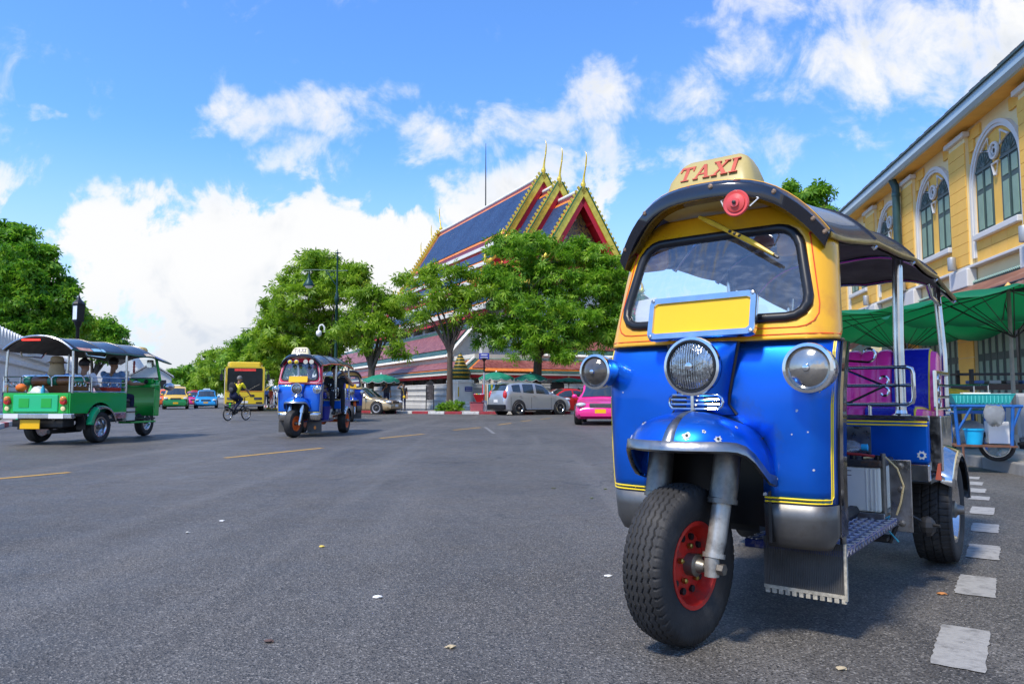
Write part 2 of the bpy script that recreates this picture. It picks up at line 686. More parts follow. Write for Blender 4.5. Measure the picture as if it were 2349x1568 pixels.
GOLD = mat('gilded', (0.86, 0.56, 0.07), 0.32, 0.35, 0.3, 3, bump=0.1, bscale=8)


def paint(name, c, metal=0.35, rough=0.26, coat=0.7, chips=None):
    return mat(name, c, rough, metal, 0.04, 1.0, coat=coat)


BLUE = mat('blue enamel', (0.003, 0.13, 0.66), 0.36, 0.82, 0.10, 2.5, coat=0.4, bump=0.03, bscale=7, dirt=(0.04, 0.11, 0.30), dirt_amt=0.3, dirt_scale=4, rvar=0.07)
YELLOW = mat('yellow enamel', (0.86, 0.42, 0.008), 0.32, 0.1, 0.06, 2.0, coat=0.5, bump=0.04, bscale=90, dirt=(0.70, 0.30, 0.02), dirt_amt=0.3, dirt_scale=5, rvar=0.08)
STRIPE = mat('yellow pinstripe', (0.85, 0.62, 0.02), 0.4, 0, 0.1, 9)
REDSTR = mat('red pinstripe', (0.75, 0.07, 0.02), 0.4, 0, 0.1, 9)
REDRIM = mat('red wheel paint', (0.55, 0.022, 0.015), 0.4, 0.0, 0.25, 9, dirt=(0.10, 0.05, 0.04), dirt_amt=0.35, dirt_scale=10)
PINKV = mat('pink vinyl', (0.93, 0.045, 0.36), 0.26, 0, 0.08, 6, bump=0.25, bscale=45, coat=0.35)
BLUEV = mat('blue vinyl', (0.01, 0.02, 0.42), 0.24, 0, 0.15, 6, bump=0.6, bscale=60, coat=0.4)


# ---------------------------------------------------------------- the setting
def asphalt():
    m = bpy.data.materials.new('asphalt')
    m.use_nodes = True
    nt = m.node_tree
    N, L = nt.nodes, nt.links
    b = N['Principled BSDF']
    tc = N.new('ShaderNodeTexCoord')
    def nz(scale, det, rough=0.6, dist=0.0, st=None):
        n = N.new('ShaderNodeTexNoise')
        n.inputs['Scale'].default_value = scale
        n.inputs['Detail'].default_value = det
        n.inputs['Roughness'].default_value = rough
        n.inputs['Distortion'].default_value = dist
        if st:
            mp = N.new('ShaderNodeMapping')
            mp.inputs['Rotation'].default_value = (0, 0, math.radians(-20))
            mp.inputs['Scale'].default_value = st
            L.new(tc.outputs['Object'], mp.inputs[0])
            L.new(mp.outputs[0], n.inputs['Vector'])
        else:
            L.new(tc.outputs['Object'], n.inputs['Vector'])
        return n.outputs[0]
    def rng(x, a, b_, c, d):
        r = N.new('ShaderNodeMapRange')
        L.new(x, r.inputs[0])
        for i, q in enumerate((a, b_, c, d)):
            r.inputs[1 + i].default_value = q
        return r.outputs[0]
    def mixc(f, a, b_):
        x = N.new('ShaderNodeMix')
        x.data_type = 'RGBA'
        L.new(f, x.inputs[0])
        for i, q in ((6, a), (7, b_)):
            if isinstance(q, tuple):
                x.inputs[i].default_value = q + (1,)
            else:
                L.new(q, x.inputs[i])
        return x.outputs[2]
    big = mixc(rng(nz(0.28, 6, 0.68), 0.34, 0.66, 0, 1), (0.066, 0.060, 0.053), (0.122, 0.112, 0.101))
    worn = mixc(rng(nz(1.0, 4, 0.6, 0.4, (1.6, 0.07, 1)), 0.50, 0.70, 0, 0.6), big, (0.165, 0.153, 0.139))
    oil = mixc(rng(nz(0.8, 6, 0.7, 0.6, (1.2, 0.25, 1)), 0.58, 0.72, 0, 0.8), worn, (0.042, 0.041, 0.042))
    ck = N.new('ShaderNodeTexVoronoi')
    ck.feature = 'DISTANCE_TO_EDGE'
    ck.inputs['Scale'].default_value = 0.42
    wv = N.new('ShaderNodeVectorMath')
    wv.operation = 'MULTIPLY_ADD'
    nn = N.new('ShaderNodeTexNoise')
    nn.inputs['Scale'].default_value = 1.6
    nn.inputs['Detail'].default_value = 7
    L.new(tc.outputs['Object'], nn.inputs['Vector'])
    L.new(nn.outputs['Color'], wv.inputs[0])
    wv.inputs[1].default_value = (1.5, 1.5, 0)
    L.new(tc.outputs['Object'], wv.inputs[2])
    L.new(wv.outputs[0], ck.inputs['Vector'])
    gate = rng(nz(0.16, 3), 0.47, 0.58, 0, 1)
    cm = N.new('ShaderNodeMath')
    cm.operation = 'MULTIPLY'
    L.new(rng(ck.outputs['Distance'], 0.004, 0.012, 0.85, 0), cm.inputs[0])
    L.new(gate, cm.inputs[1])
    oil = mixc(cm.outputs[0], oil, (0.028, 0.027, 0.027))
    vo = N.new('ShaderNodeTexVoronoi')
    vo.inputs['Scale'].default_value = 150
    L.new(tc.outputs['Object'], vo.inputs['Vector'])
    sp = N.new('ShaderNodeSeparateColor')
    L.new(vo.outputs['Color'], sp.inputs[0])
    st1 = mixc(rng(sp.outputs[0], 0.76, 0.97, 0, 0.7), oil, (0.34, 0.315, 0.285))
    st2 = mixc(rng(sp.outputs[1], 0.66, 0.90, 0, 0.9), st1, (0.022, 0.021, 0.020))
    L.new(st2, b.inputs['Base Color'])
    L.new(rng(nz(2.0, 6, 0.65), 0.3, 0.7, 0.42, 0.72), b.inputs['Roughness'])
    b.inputs['Specular IOR Level'].default_value = 0.45
    bp = N.new('ShaderNodeBump')
    bp.inputs['Strength'].default_value = 0.85
    bp.inputs['Distance'].default_value = 0.006
    ad = N.new('ShaderNodeMath')
    ad.operation = 'ADD'
    L.new(vo.outputs['Distance'], ad.inputs[0])
    L.new(rng(nz(40, 6, 0.7), 0.3, 0.7, 0, 0.7), ad.inputs[1])
    L.new(ad.outputs[0], bp.inputs['Height'])
    L.new(bp.outputs[0], b.inputs['Normal'])
    return m


ASPH = asphalt()
mb = MB()
mb.quad((-900, -60, 0), (900, -60, 0), (900, 1500, 0), (-900, 1500, 0))
tag(mb.build('road', ASPH), kind='structure')

ASPHL = mat('faint road paint', (0.17, 0.165, 0.16), 0.7, 0, 0.2, 9)
YLINE = mat('worn yellow line', (0.50, 0.28, 0.05), 0.7, 0, 0.25, 9, bump=0.1, dirt=(0.10, 0.09, 0.08), dirt_amt=0.45, dirt_scale=7)
WLINE = mat('worn white line', (0.36, 0.35, 0.33), 0.75, 0, 0.25, 14, bump=0.3, dirt=(0.13, 0.125, 0.12), dirt_amt=0.8, dirt_scale=14)


def strip(name, a, b, w, m, label=None, z=0.004):
    a, b = Vector((a[0], a[1], 0)), Vector((b[0], b[1], 0))
    d = (b - a).normalized()
    n = Vector((-d.y, d.x, 0)) * w / 2
    mb = MB()
    # ragged, worn outline
    c = resample([a - n, a + n, b + n, b - n], 44)
    rj = random.Random(int(a.x * 977 + a.y * 131))
    j = min(0.005, w * 0.03)
    mb._add([(p.x + rj.uniform(-j, j), p.y + rj.uniform(-j, j), z) for p in c], [tuple(range(len(c)))])
    o = mb.build(name, m)
    return tag(o, kind='structure')


# yellow dashes that curve through the junction
for (p, q) in (((-40, 1101), (160, 1083)), ((515, 1050), (740, 1027)), ((870, 1005), (972, 995)), ((1040, 986), (1102, 980)), ((1142, 974), (1172, 970)), ((1194, 966), (1218, 963.5)), ((1240, 961), (1262, 959))):
    strip('lane_dash', G(*p), G(*q), 0.11, YLINE)
# white squares beside the parked tuk-tuk
pts = []
base, dr = Vector((1.60, 2.76, 0)), Vector((0.562, 0.827, 0)).normalized()
for (y0, y1, x) in ((1440, 1532, 2200), (1322, 1366, 2238), (1250, 1281, 2254), (1201, 1220, 2258), (1163, 1179, 2252), (1138, 1146, 2244), (1120, 1129, 2237), (1105, 1112, 2228), (1093, 1098, 2222)):
    a, b = G(x, y1), G(x + (2 if x > 2230 else 10), y0)
    c = (a + b) / 2
    L_ = max(0.24, (b - a).length * 1.02)
    strip('road_square', c - dr * L_ / 2, c + dr * L_ / 2, 0.165, WLINE)
strip('road_mark', G(1112, 979), G(1134, 995), 0.10, ASPHL)
for k in range(6):
    a = Vector((-16.5 - k * 1.1 * 0.44 + 0.0, 36.0 + k * 0.3, 0)) + Vector((k * 1.6, 0.5 * k, 0))
    strip('road_mark', a, a + Vector((0.9, 0.35, 0)), 0.4, WLINE)
for k in range(5):
    a = Vector((-24 - 0.467 * k * 8 + 0, 48 + k * 8, 0))
    strip('road_mark', a, a + Vector((-1.4, 3.0, 0)), 0.14, WLINE)

CONC = mat('pavement concrete', (0.25, 0.235, 0.215), 0.8, 0, 0.22, 1.2, bump=0.25, bscale=18, dirt=(0.10, 0.09, 0.08), dirt_amt=0.4, dirt_scale=1.5)
KRED = mat('kerb red', (0.33, 0.03, 0.04), 0.65, 0, 0.3, 5, dirt=(0.12, 0.09, 0.09), dirt_amt=0.4, dirt_scale=4)
KWHITE = mat('kerb white', (0.60, 0.58, 0.54), 0.65, 0, 0.2, 5, dirt=(0.18, 0.16, 0.14), dirt_amt=0.4, dirt_scale=4)


def pavement(name, poly, h=0.13, kerb=None, blocks=1.0, colours=True, kw=0.18):
    mb = MB()
    mb.prism([(p[0], p[1]) for p in poly], -0.05, h, 'XY')
    o = tag(mb.build(name, CONC, bevel=0.01), kind='structure')
    if kerb:
        k = 0
        for a, b in zip(kerb[:-1], kerb[1:]):
            a, b = Vector((a[0], a[1], 0)), Vector((b[0], b[1], 0))
            n = max(1, round((b - a).length / blocks))
            d = (b - a) / n
            ang = math.atan2(d.y, d.x)
            for i in range(n):
                c = a + d * (i + 0.5)
                mb = MB()
                mb.box((0, 0, 0), (d.length - 0.012, kw, h + 0.06))
                mt = (KRED if k % 2 else KWHITE) if colours else CONC
                q = mb.build('kerb_block', mt, o, bevel=0.02)
                q.matrix_local = Matrix.Translation((c.x, c.y, (h + 0.06) / 2 - 0.045)) @ Matrix.Rotation(ang, 4, 'Z')
                k += 1
    return o


# temple corner pavement: curved corner
TC = Vector((-3.2, 47.0, 0))
TU = Vector((-0.444, 0.896, 0))
TV = Vector((0.896, 0.444, 0))


def TW(x, y, z=0.0):
    return TC + TV * x + TU * y + Vector((0, 0, z))


corner = [TW(40, -9.2), TW(14, -9.0), TW(4, -8.6), TW(0, -7.5), TW(-3.2, -5.4), TW(-5.8, -2.2), TW(-7.4, 2.5), TW(-7.9, 8), TW(-7.9, 60), TW(-7.9, 200)]
pavement('pavement_temple', corner + [TW(40, 200)], 0.13, corner[:-1][::1], 0.95)
# left pavement by the palace wall
lp = [(-11.4, 16.0), (-13.2, 18.2), (-16.5, 24.5), (-27.4, 46.5), (-72, 136.5), (-110, 213)]
pavement('pavement_palace', [(-60, 12)] + [(-11.9, 15.0)] + lp + [(-160, 213)], 0.13, [(-30, 6.2), (-11.9, 15.0)] + lp[:4], 1.0)
# right pavement in front of the shops
BN = Vector((0.98618, -0.16568, 0))
BD = Vector((0.16568, 0.98618, 0))


def BW(x, y, z=0.0):
    """x: towards the shops from the camera's own line, y: along the shop front"""
    return BN * x + BD * y + Vector((0, 0, z))


k0 = [BW(4.75, 6.0), BW(4.6, 9.5), BW(4.55, 12.0), BW(4.75, 18), BW(4.9, 30), BW(5.6, 44), BW(9, 47)]
pavement('pavement_shops', [BW(14, 6.0)] + k0 + [BW(14, 47)], 0.13, k0, 1.6, False, 0.22)

# verge of grass by the left kerb
GRASS = mat('grass blades', (0.06, 0.13, 0.02), 0.6, 0, 0.4, 3)
rs = np.random.RandomState(3)
n = 5000
t = rs.rand(n)
px = -13.9 + (-17.6 + 13.9) * t - rs.rand(n) * 1.5 - 0.5
py = 18.4 + (26 - 18.4) * t + rs.rand(n) * 0.6
hgt = 0.06 + rs.rand(n) * 0.08
an = rs.rand(n) * PI
dx, dy = np.cos(an) * 0.012, np.sin(an) * 0.012
V = np.stack([np.stack([px - dx, py - dy, np.full(n, 0.12)], -1), np.stack([px + dx, py + dy, np.full(n, 0.12)], -1),
              np.stack([px + dx * 0.2 + rs.randn(n) * 0.02, py + rs.randn(n) * 0.02, 0.13 + hgt], -1), np.stack([px - dx * 0.2 + rs.randn(n) * 0.02, py, 0.128 + hgt], -1)], 1).reshape(-1, 3)
gr = np_mesh('grass', V, np.arange(n * 4).reshape(-1, 4), GRASS)
tag(gr, 'short green grass verge behind the red and white kerb', 'grass', kind='stuff')


# ---------------------------------------------------------------- trees
def leaf_mat(name, a, b, c):
    m = bpy.data.materials.new(name)
    m.use_nodes = True
    nt = m.node_tree
    N, L = nt.nodes, nt.links
    p = N['Principled BSDF']
    g = N.new('ShaderNodeNewGeometry')
    r = N.new('ShaderNodeValToRGB')
    e = r.color_ramp.elements
    e[0].color, e[1].color = tuple(a) + (1,), tuple(c) + (1,)
    x = r.color_ramp.elements.new(0.5)
    x.color = tuple(b) + (1,)
    tc = N.new('ShaderNodeTexCoord')
    nz = N.new('ShaderNodeTexNoise')
    nz.inputs['Scale'].default_value = 0.9
    nz.inputs['Detail'].default_value = 3
    L.new(tc.outputs['Object'], nz.inputs['Vector'])
    ma = N.new('ShaderNodeMath')
    ma.operation = 'MULTIPLY_ADD'
    L.new(g.outputs['Random Per Island'], ma.inputs[0])
    ma.inputs[1].default_value = 0.62
    mb2 = N.new('ShaderNodeMapRange')
    mb2.inputs[1].default_value = 0.35
    mb2.inputs[2].default_value = 0.65
    mb2.inputs[3].default_value = 0.0
    mb2.inputs[4].default_value = 0.42
    L.new(nz.outputs[0], mb2.inputs[0])
    L.new(mb2.outputs[0], ma.inputs[2])
    L.new(ma.outputs[0], r.inputs[0])
    L.new(r.outputs[0], p.inputs['Base Color'])
    p.inputs['Roughness'].default_value = 0.45
    p.inputs['Specular IOR Level'].default_value = 0.35
    out = N['Material Output']
    tl = N.new('ShaderNodeBsdfTranslucent')
    L.new(r.outputs[0], tl.inputs[0])
    mx = N.new('ShaderNodeMixShader')
    mx.inputs[0].default_value = 0.5
    L.new(p.outputs[0], mx.inputs[1])
    L.new(tl.outputs[0], mx.inputs[2])
    L.new(mx.outputs[0], out.inputs[0])
    return m


LEAF1 = leaf_mat('palmate leaves', (0.05, 0.15, 0.006), (0.15, 0.34, 0.015), (0.40, 0.60, 0.06))
LEAF2 = leaf_mat('bright feathery leaves', (0.08, 0.18, 0.006), (0.21, 0.38, 0.016), (0.46, 0.62, 0.07))
LEAF3 = leaf_mat('dark broad leaves', (0.03, 0.12, 0.008), (0.11, 0.30, 0.015), (0.34, 0.55, 0.04))
BARK = mat('bark', (0.085, 0.062, 0.045), 0.85, 0, 0.35, 6, bump=0.6, bscale=14, stretch=(1, 1, 0.25), dirt=(0.22, 0.17, 0.12), dirt_amt=0.4, dirt_scale=3)


def leaves_for(blobs, n, ll, lw, seed, per=7, droop=0.35, shell=0.55, clump=1.0):
    """star-shaped tufts spread through ellipsoid blobs: (cx, cy, cz, rx, ry, rz)"""
    r = np.random.RandomState(seed)
    vol = np.array([(b[3] * b[4] * b[5]) ** (2 / 3.) for b in blobs])
    pr = vol / vol.sum()
    nt_ = n // per
    which = r.choice(len(blobs), nt_, p=pr)
    B = np.array(blobs)[which]
    d = r.randn(nt_, 3)
    d /= np.linalg.norm(d, axis=1)[:, None]
    # lumps: the radius wobbles with direction so that the outline is uneven and gaps open
    k1, k2 = r.randn(3) * 3, r.randn(3) * 6
    ph_ = r.rand(len(blobs)) * 9
    lump = 1.04 + 0.22 * np.sin(d @ k1 + ph_[which]) + 0.18 * np.sin(d @ k2 + 2 * ph_[which])
    rad = (shell + (1 - shell) * r.rand(nt_) ** 0.6) * lump
    c = B[:, :3] + d * B[:, 3:] * rad[:, None]
    # twig clusters
    nsub = max(1, nt_ // 22)
    cent = c[r.choice(nt_, nsub)]
    own = r.randint(0, nsub, nt_)
    w = (0.62 * clump)
    c = np.where((r.rand(nt_) < 0.9)[:, None], cent[own] + r.randn(nt_, 3) * np.array([0.42, 0.42, 0.24]) * w, c)
    ax = d * 0.6 + r.randn(nt_, 3) * 0.35 + np.array([0, 0, 0.35])
    ax /= np.linalg.norm(ax, axis=1)[:, None]
    t1 = np.cross(ax, r.randn(nt_, 3))
    t1 /= np.linalg.norm(t1, axis=1)[:, None] + 1e-9
    t2 = np.cross(ax, t1)
    out = []
    sc = (0.7 + 0.6 * r.rand(nt_))
    for k in range(per):
        a = 2 * PI * k / per + r.rand(nt_) * 0.5
        dirv = t1 * np.cos(a)[:, None] + t2 * np.sin(a)[:, None] + ax * (0.25 - 0.2 * r.rand(nt_))[:, None]
        dirv[:, 2] -= droop * (0.5 + r.rand(nt_))
        dirv /= np.linalg.norm(dirv, axis=1)[:, None]
        sd = np.cross(dirv, ax)
        sd /= np.linalg.norm(sd, axis=1)[:, None] + 1e-9
        l_ = (ll * sc)[:, None]
        w_ = (lw * sc)[:, None]
        b0 = c + dirv * l_ * 0.06
        m1 = c + dirv * l_ * 0.5 + sd * w_ * 0.5
        m2 = c + dirv * l_ * 0.5 - sd * w_ * 0.5
        tip = c + dirv * l_ + np.array([0, 0, -1]) * l_ * 0.12
        out.append(np.stack([b0, m1, tip, m2], 1))
    V = np.concatenate(out, 0)
    return V.reshape(-1, 3), np.arange(len(V) * 4).reshape(-1, 4)


def tree(label, base, blobs, trunk, n, ll, lw, lm, seed, group='street trees', per=7, limbs=True, rad=0.22, fork=0.4, shell=0.55, droop=0.35, clump=1.0, cat='tree', name='street_tree'):
    T = empty(name, base, 0, label, cat, group)
    r = random.Random(seed)
    mb = MB()
    top = Vector(trunk)
    fk = Vector((top.x * fork, top.y * fork, top.z * fork))
    mid = fk * 0.5 + Vector((r.uniform(-0.12, 0.12), r.uniform(-0.12, 0.12), 0))
    mb.tube([(0, 0, -0.1), (mid.x * 0.3, mid.y * 0.3, fk.z * 0.12), mid, fk], [rad * 1.45, rad * 1.05, rad * 0.9, rad * 0.85], 10)
    mb.build('trunk', BARK, T, smooth=60)
    if limbs:
        order = sorted(blobs, key=lambda b: -b[3])[:9]
        for b in order:
            e = Vector(b[:3])
            a = fk + Vector((0, 0, -0.15))
            h = a.lerp(e, 0.45) + Vector((r.uniform(-0.3, 0.3), r.uniform(-0.3, 0.3), (e.z - a.z) * 0.12))
            mb = MB()
            mb.tube([a, a.lerp(h, 0.5) + Vector((0, 0, 0.1)), h, h.lerp(e, 0.6) + Vector((r.uniform(-0.2, 0.2), 0, 0.15)), e], [rad * 0.55, rad * 0.42, rad * 0.3, rad * 0.2, rad * 0.06], 7)
            for q in range(4):
                s = h.lerp(e, 0.1 + 0.22 * q)
                v = Vector((r.gauss(0, 1) * b[3] * 0.7, r.gauss(0, 1) * b[4] * 0.7, r.uniform(0.0, 0.8) * b[5]))
                mb.tube([s, s + v * 0.5 + Vector((0, 0, 0.1)), s + v], [rad * 0.17, rad * 0.10, rad * 0.03], 5)
            mb.build('limb', BARK, T, smooth=60)
    V, Q = leaves_for(blobs, n, ll, lw, seed, per, droop, shell, clump)
    np_mesh('crown', V, Q, lm, T)
    return T


def blob_cloud(seed, rx, ry, z0, z1, n, size, flat=0.75, cx=0, cy=0):
    r = random.Random(seed)
    out = []
    for k in range(n):
        f = (k + 0.5) / n
        z = z0 + (z1 - z0) * f
        e = math.sin(PI * (0.18 + 0.74 * f)) ** 0.8
        a = k * 2.4 + r.uniform(-0.4, 0.4)
        q = r.uniform(0.25, 0.85) * e
        s = size * r.uniform(0.75, 1.2)
        out.append((cx + rx * q * math.cos(a), cy + ry * q * math.sin(a), z, s, s, s * flat))
    return out


# the large tree on the corner, left of the parked tuk-tuk
Yb = 43.5
def bl(px, py, rpx, Y, base, ry=None, fl=0.8):
    p = AT(px, py, Y) - Vector(base)
    r_ = rpx / 1700.0 * Y
    return (p.x, p.y, p.z, r_, ry or r_, r_ * fl)


b0 = G(1228, 942, 0.1)
b0 = Vector((1.45, 44.5, 0.12))
bs = [bl(1190, 560, 44, 44, b0), bl(1160, 610, 50, 44.5, b0), bl(1240, 570, 52, 45, b0), bl(1130, 660, 46, 44, b0), bl(1210, 650, 66, 44, b0), bl(1290, 640, 62, 44.5, b0), bl(1150, 720, 58, 44, b0),
      bl(1235, 730, 72, 43.5, b0), bl(1310, 720, 66, 44, b0), bl(1370, 650, 58, 45, b0), bl(1375, 590, 40, 45.5, b0), bl(1400, 620, 40, 46, b0), bl(1390, 720, 60, 45, b0), bl(1130, 770, 44, 43.5, b0), bl(1200, 785, 46, 43, b0), bl(1290, 780, 52, 43, b0), bl(1370, 780, 50, 44, b0), bl(1275, 590, 40, 46, b0), bl(1330, 580, 34, 46, b0), bl(1420, 690, 46, 46, b0)]
tree('big leafy tree on the temple corner, its dense crown in front of the temple gables', b0, bs, (0.2, 0, 5.5), 46000, 0.36, 0.09, LEAF1, 11, rad=0.30, fork=0.62)
# the thin tree with a bare trunk in front of the small pagoda post
b1 = Vector((-3.62, 43.2, 0.12))
bs = [bl(985, 640, 38, 43, b1), bl(1030, 630, 36, 43.5, b1), bl(955, 690, 36, 43, b1), bl(1010, 690, 40, 43, b1), bl(1065, 680, 38, 43.2, b1), bl(1085, 720, 36, 43, b1), bl(975, 735, 30, 43, b1), bl(1040, 740, 36, 43, b1), bl(1105, 665, 26, 43.4, b1), bl(940, 640, 24, 43.6, b1), bl(1000, 608, 22, 43.2, b1), bl(1060, 625, 22, 43.2, b1)]
tree('slender street tree with a tall bare trunk and thin crown, beside the pagoda post', b1, bs, (0.0, 0, 6.3), 6500, 0.40, 0.085, LEAF2, 12, rad=0.19, fork=0.55, shell=0.35)
# forked tree behind the second tuk-tuk
b2 = Vector((-8.6, 45.2, 0.12))
bs = [bl(845, 690, 36, 46, b2), bl(880, 700, 36, 46.2, b2), bl(905, 730, 32, 46, b2), bl(815, 720, 30, 47, b2), bl(850, 740, 34, 45, b2), bl(900, 765, 26, 45, b2), bl(800, 765, 32, 45, b2), bl(870, 670, 26, 45.4, b2), bl(918, 690, 22, 45.4, b2), bl(830, 790, 26, 45, b2), bl(920, 800, 24, 45, b2)]
tree('forked dark-trunked street tree directly behind the parasol by the gold sedan', b2, bs, (0.1, 0, 5.4), 10000, 0.34, 0.085, LEAF2, 13, rad=0.24, fork=0.45, shell=0.4)
# the avenue down the left street
specs = [(-13.6, 55.5, [(690, 690, 60), (745, 640, 62), (720, 620, 52), (780, 660, 54), (700, 760, 66), (770, 750, 64), (640, 760, 50), (735, 590, 34), (770, 610, 36), (810, 640, 38), (680, 820, 56), (750, 815, 56), (825, 625, 26)], 34000, 'tallest tree of the avenue, behind the tall lamp post'),
         (-17.2, 62.0, [(655, 720, 46), (620, 710, 28), (660, 660, 30), (620, 770, 46), (670, 790, 48), (600, 820, 44), (650, 840, 44)], 17000, 'second tree of the avenue, just left of the tall lamp post'),
         (-23.5, 75.0, [(600, 790, 36), (560, 800, 30), (575, 840, 42), (620, 850, 36), (540, 850, 30)], 11000, 'third tree of the avenue, above the yellow bus'),
         (-32.0, 92.0, [(540, 815, 24), (560, 850, 30), (520, 835, 24), (500, 860, 26), (535, 870, 26)], 8000, 'fourth tree of the avenue, above the roof of the yellow bus'),
         (-44.0, 116.0, [(505, 815, 18), (490, 840, 22), (515, 850, 24), (480, 865, 20), (500, 880, 20)], 6000, 'fifth tree of the avenue, left of the yellow bus'),
         (-60.0, 148.0, [(478, 815, 13), (470, 840, 16), (480, 860, 18), (462, 870, 15), (485, 880, 16)], 4500, 'wispy tree of the avenue, above the blue taxi')]
for i, (x, y, bb, n, lb) in enumerate(specs):
    bs_ = Vector((x, y, 0.12))
    f = y / 45.0
    tree(lb, bs_, [bl(a, b, c, y + (k % 3 - 1) * 0.8, bs_) for k, (a, b, c) in enumerate(bb)], (0, 0, 5.2), n, 0.36 * f ** 0.6, 0.10 * f ** 0.7, LEAF2 if i != 2 else LEAF1, 20 + i, rad=0.24, fork=0.5, shell=0.4, clump=f ** 0.7, group='avenue trees')
# far end of the street
far = [(-93, 215, [(430, 850, 11), (415, 860, 12), (400, 855, 9), (440, 865, 12), (425, 880, 14), (405, 880, 11)], 'rounded dark tree closing the street, above the pink taxi', LEAF3),
       (-104, 240, [(385, 862, 9), (372, 870, 9), (390, 880, 12), (375, 888, 11), (405, 870, 9)], 'dark tree closing the street, beside the white gatehouse', LEAF3),
       (-80, 195, [(455, 868, 12), (445, 885, 13), (470, 880, 14), (455, 895, 12)], 'low bushy tree closing the street, above the red cars', LEAF2)]
for i, (x, y, bb, lb, lm) in enumerate(far):
    bs_ = Vector((x, y, 0.0))
    tree(lb, bs_, [bl(a, b, c, y, bs_) for (a, b, c) in bb], (0, 0, 4.5), 5000, 1.0, 0.36, lm, 40 + i, rad=0.3, fork=0.5, shell=0.5, clump=3.0, group='far trees')
# trees behind the palace wall
b4 = Vector((-36.5, 53.0, 0))
bs = [bl(20, 560, 48, 53, b4), bl(70, 590, 48, 52, b4), bl(100, 640, 46, 52, b4), bl(40, 640, 60, 51, b4), bl(120, 690, 44, 52, b4), bl(60, 700, 60, 51, b4), bl(10, 700, 50, 51, b4), bl(-40, 600, 60, 54, b4), bl(0, 530, 30, 54, b4), bl(45, 535, 24, 53, b4), bl(150, 660, 22, 53, b4), bl(140, 735, 36, 52, b4), bl(90, 755, 40, 51, b4), bl(20, 760, 40, 51, b4), bl(160, 700, 22, 53, b4)]
tree('huge leafy tree rising behind the white palace wall, above the green tuk-tuk', b4, bs, (0, 0, 9), 44000, 0.38, 0.15, LEAF3, 31, rad=0.45, fork=0.5, per=5, group='palace trees', shell=0.5)
b5 = Vector((-47.5, 84.0, 0))
bs = [bl(215, 770, 22, 84, b5), bl(245, 755, 22, 85, b5), bl(265, 775, 20, 85, b5), bl(235, 790, 26, 84, b5), bl(270, 800, 18, 85, b5), bl(200, 800, 24, 84, b5), bl(190, 765, 22, 83, b5), bl(250, 815, 22, 84, b5), bl(285, 790, 10, 85, b5)]
tree('rounded tree behind the palace wall, above the front of the green tuk-tuk', b5, bs, (0, 0, 6), 12000, 0.5, 0.2, LEAF3, 32, rad=0.3, fork=0.5, per=5, group='palace trees', clump=1.5)
b5b = Vector((-41.0, 62.0, 0))
bs = [bl(165, 720, 26, 64, b5b), bl(185, 745, 24, 66, b5b), bl(150, 765, 30, 64, b5b), bl(190, 785, 22, 66, b5b)]
tree('bright tree filling the gap behind the palace wall, beside the black lamp', b5b, bs, (0, 0, 6), 9000, 0.42, 0.17, LEAF2, 34, rad=0.25, fork=0.5, per=5, group='palace trees')
b6 = AT(1850, 905, 52)
b6.z = 0
bs = [bl(1815, 430, 18, 52, b6), bl(1835, 455, 24, 52, b6), bl(1870, 445, 22, 52, b6), bl(1895, 460, 18, 52, b6), bl(1900, 435, 12, 52, b6), bl(1860, 480, 30, 52, b6), bl(1820, 500, 40, 52, b6), bl(1880, 520, 40, 52, b6), bl(1800, 560, 40, 52, b6)]
tree('green treetop showing over the roof of the parked tuk-tuk', b6, bs, (0, 0, 13), 9000, 0.42, 0.16, LEAF1, 33, rad=0.4, fork=0.7, shell=0.35)
# trees that show through the windscreen, further up the street on the right
b7 = Vector((9.5, 58.0, 0))
bs = blob_cloud(5, 4.2, 3.5, 3.2, 8.6, 10, 1.7)
tree('street tree further along the temple wall, glimpsed through the yellow windscreen', b7, bs, (0, 0, 4.5), 14000, 0.36, 0.12, LEAF1, 35, rad=0.25, fork=0.55)

# ---------------------------------------------------------------- palace wall on the left with battlements
PW = mat('whitewashed wall', (0.70, 0.69, 0.66), 0.8, 0, 0.06, 1.2, bump=0.1, bscale=9, dirt=(0.40, 0.38, 0.34), dirt_amt=0.15, dirt_scale=1.4)
wa = Vector((-29.0, 42.0, 0))
wd = Vector((-0.4375, 0.8992, 0))
W = empty('palace_wall', wa, math.atan2(wd.y, wd.x), 'long white palace wall with pointed battlements behind the green tuk-tuk', 'wall')
prof = [(-0.55, 0.1), (-0.55, 0.7), (-0.4, 0.8), (-0.35, 2.75), (-0.52, 2.85), (-0.52, 3.05), (-0.38, 3.15), (-0.38, 3.35), (-0.6, 3.45), (-0.6, 3.65), (-0.3, 3.75), (0.4, 3.75), (0.4, 0.1)]
mb = MB()
mb.loft([[(-22, a, b) for a, b in prof], [(110, a, b) for a, b in prof]])
mb.build('wall_body', PW, W)
mer = MB()
mer.prism([(-0.42, 0), (0.42, 0), (0.44, 0.55), (0.30, 0.85), (0.0, 1.12), (-0.30, 0.85), (-0.44, 0.55)], -0.18, 0.18)
m0 = mer.build('merlon', PW, W, bevel=0.03)
m0.location = (-20, 0, 3.745)
for k in range(1, 118):
    m = m0.copy()
    COL.objects.link(m)
    m.parent = W
    m.location = (-20 + k * 1.02, 0, 3.745)
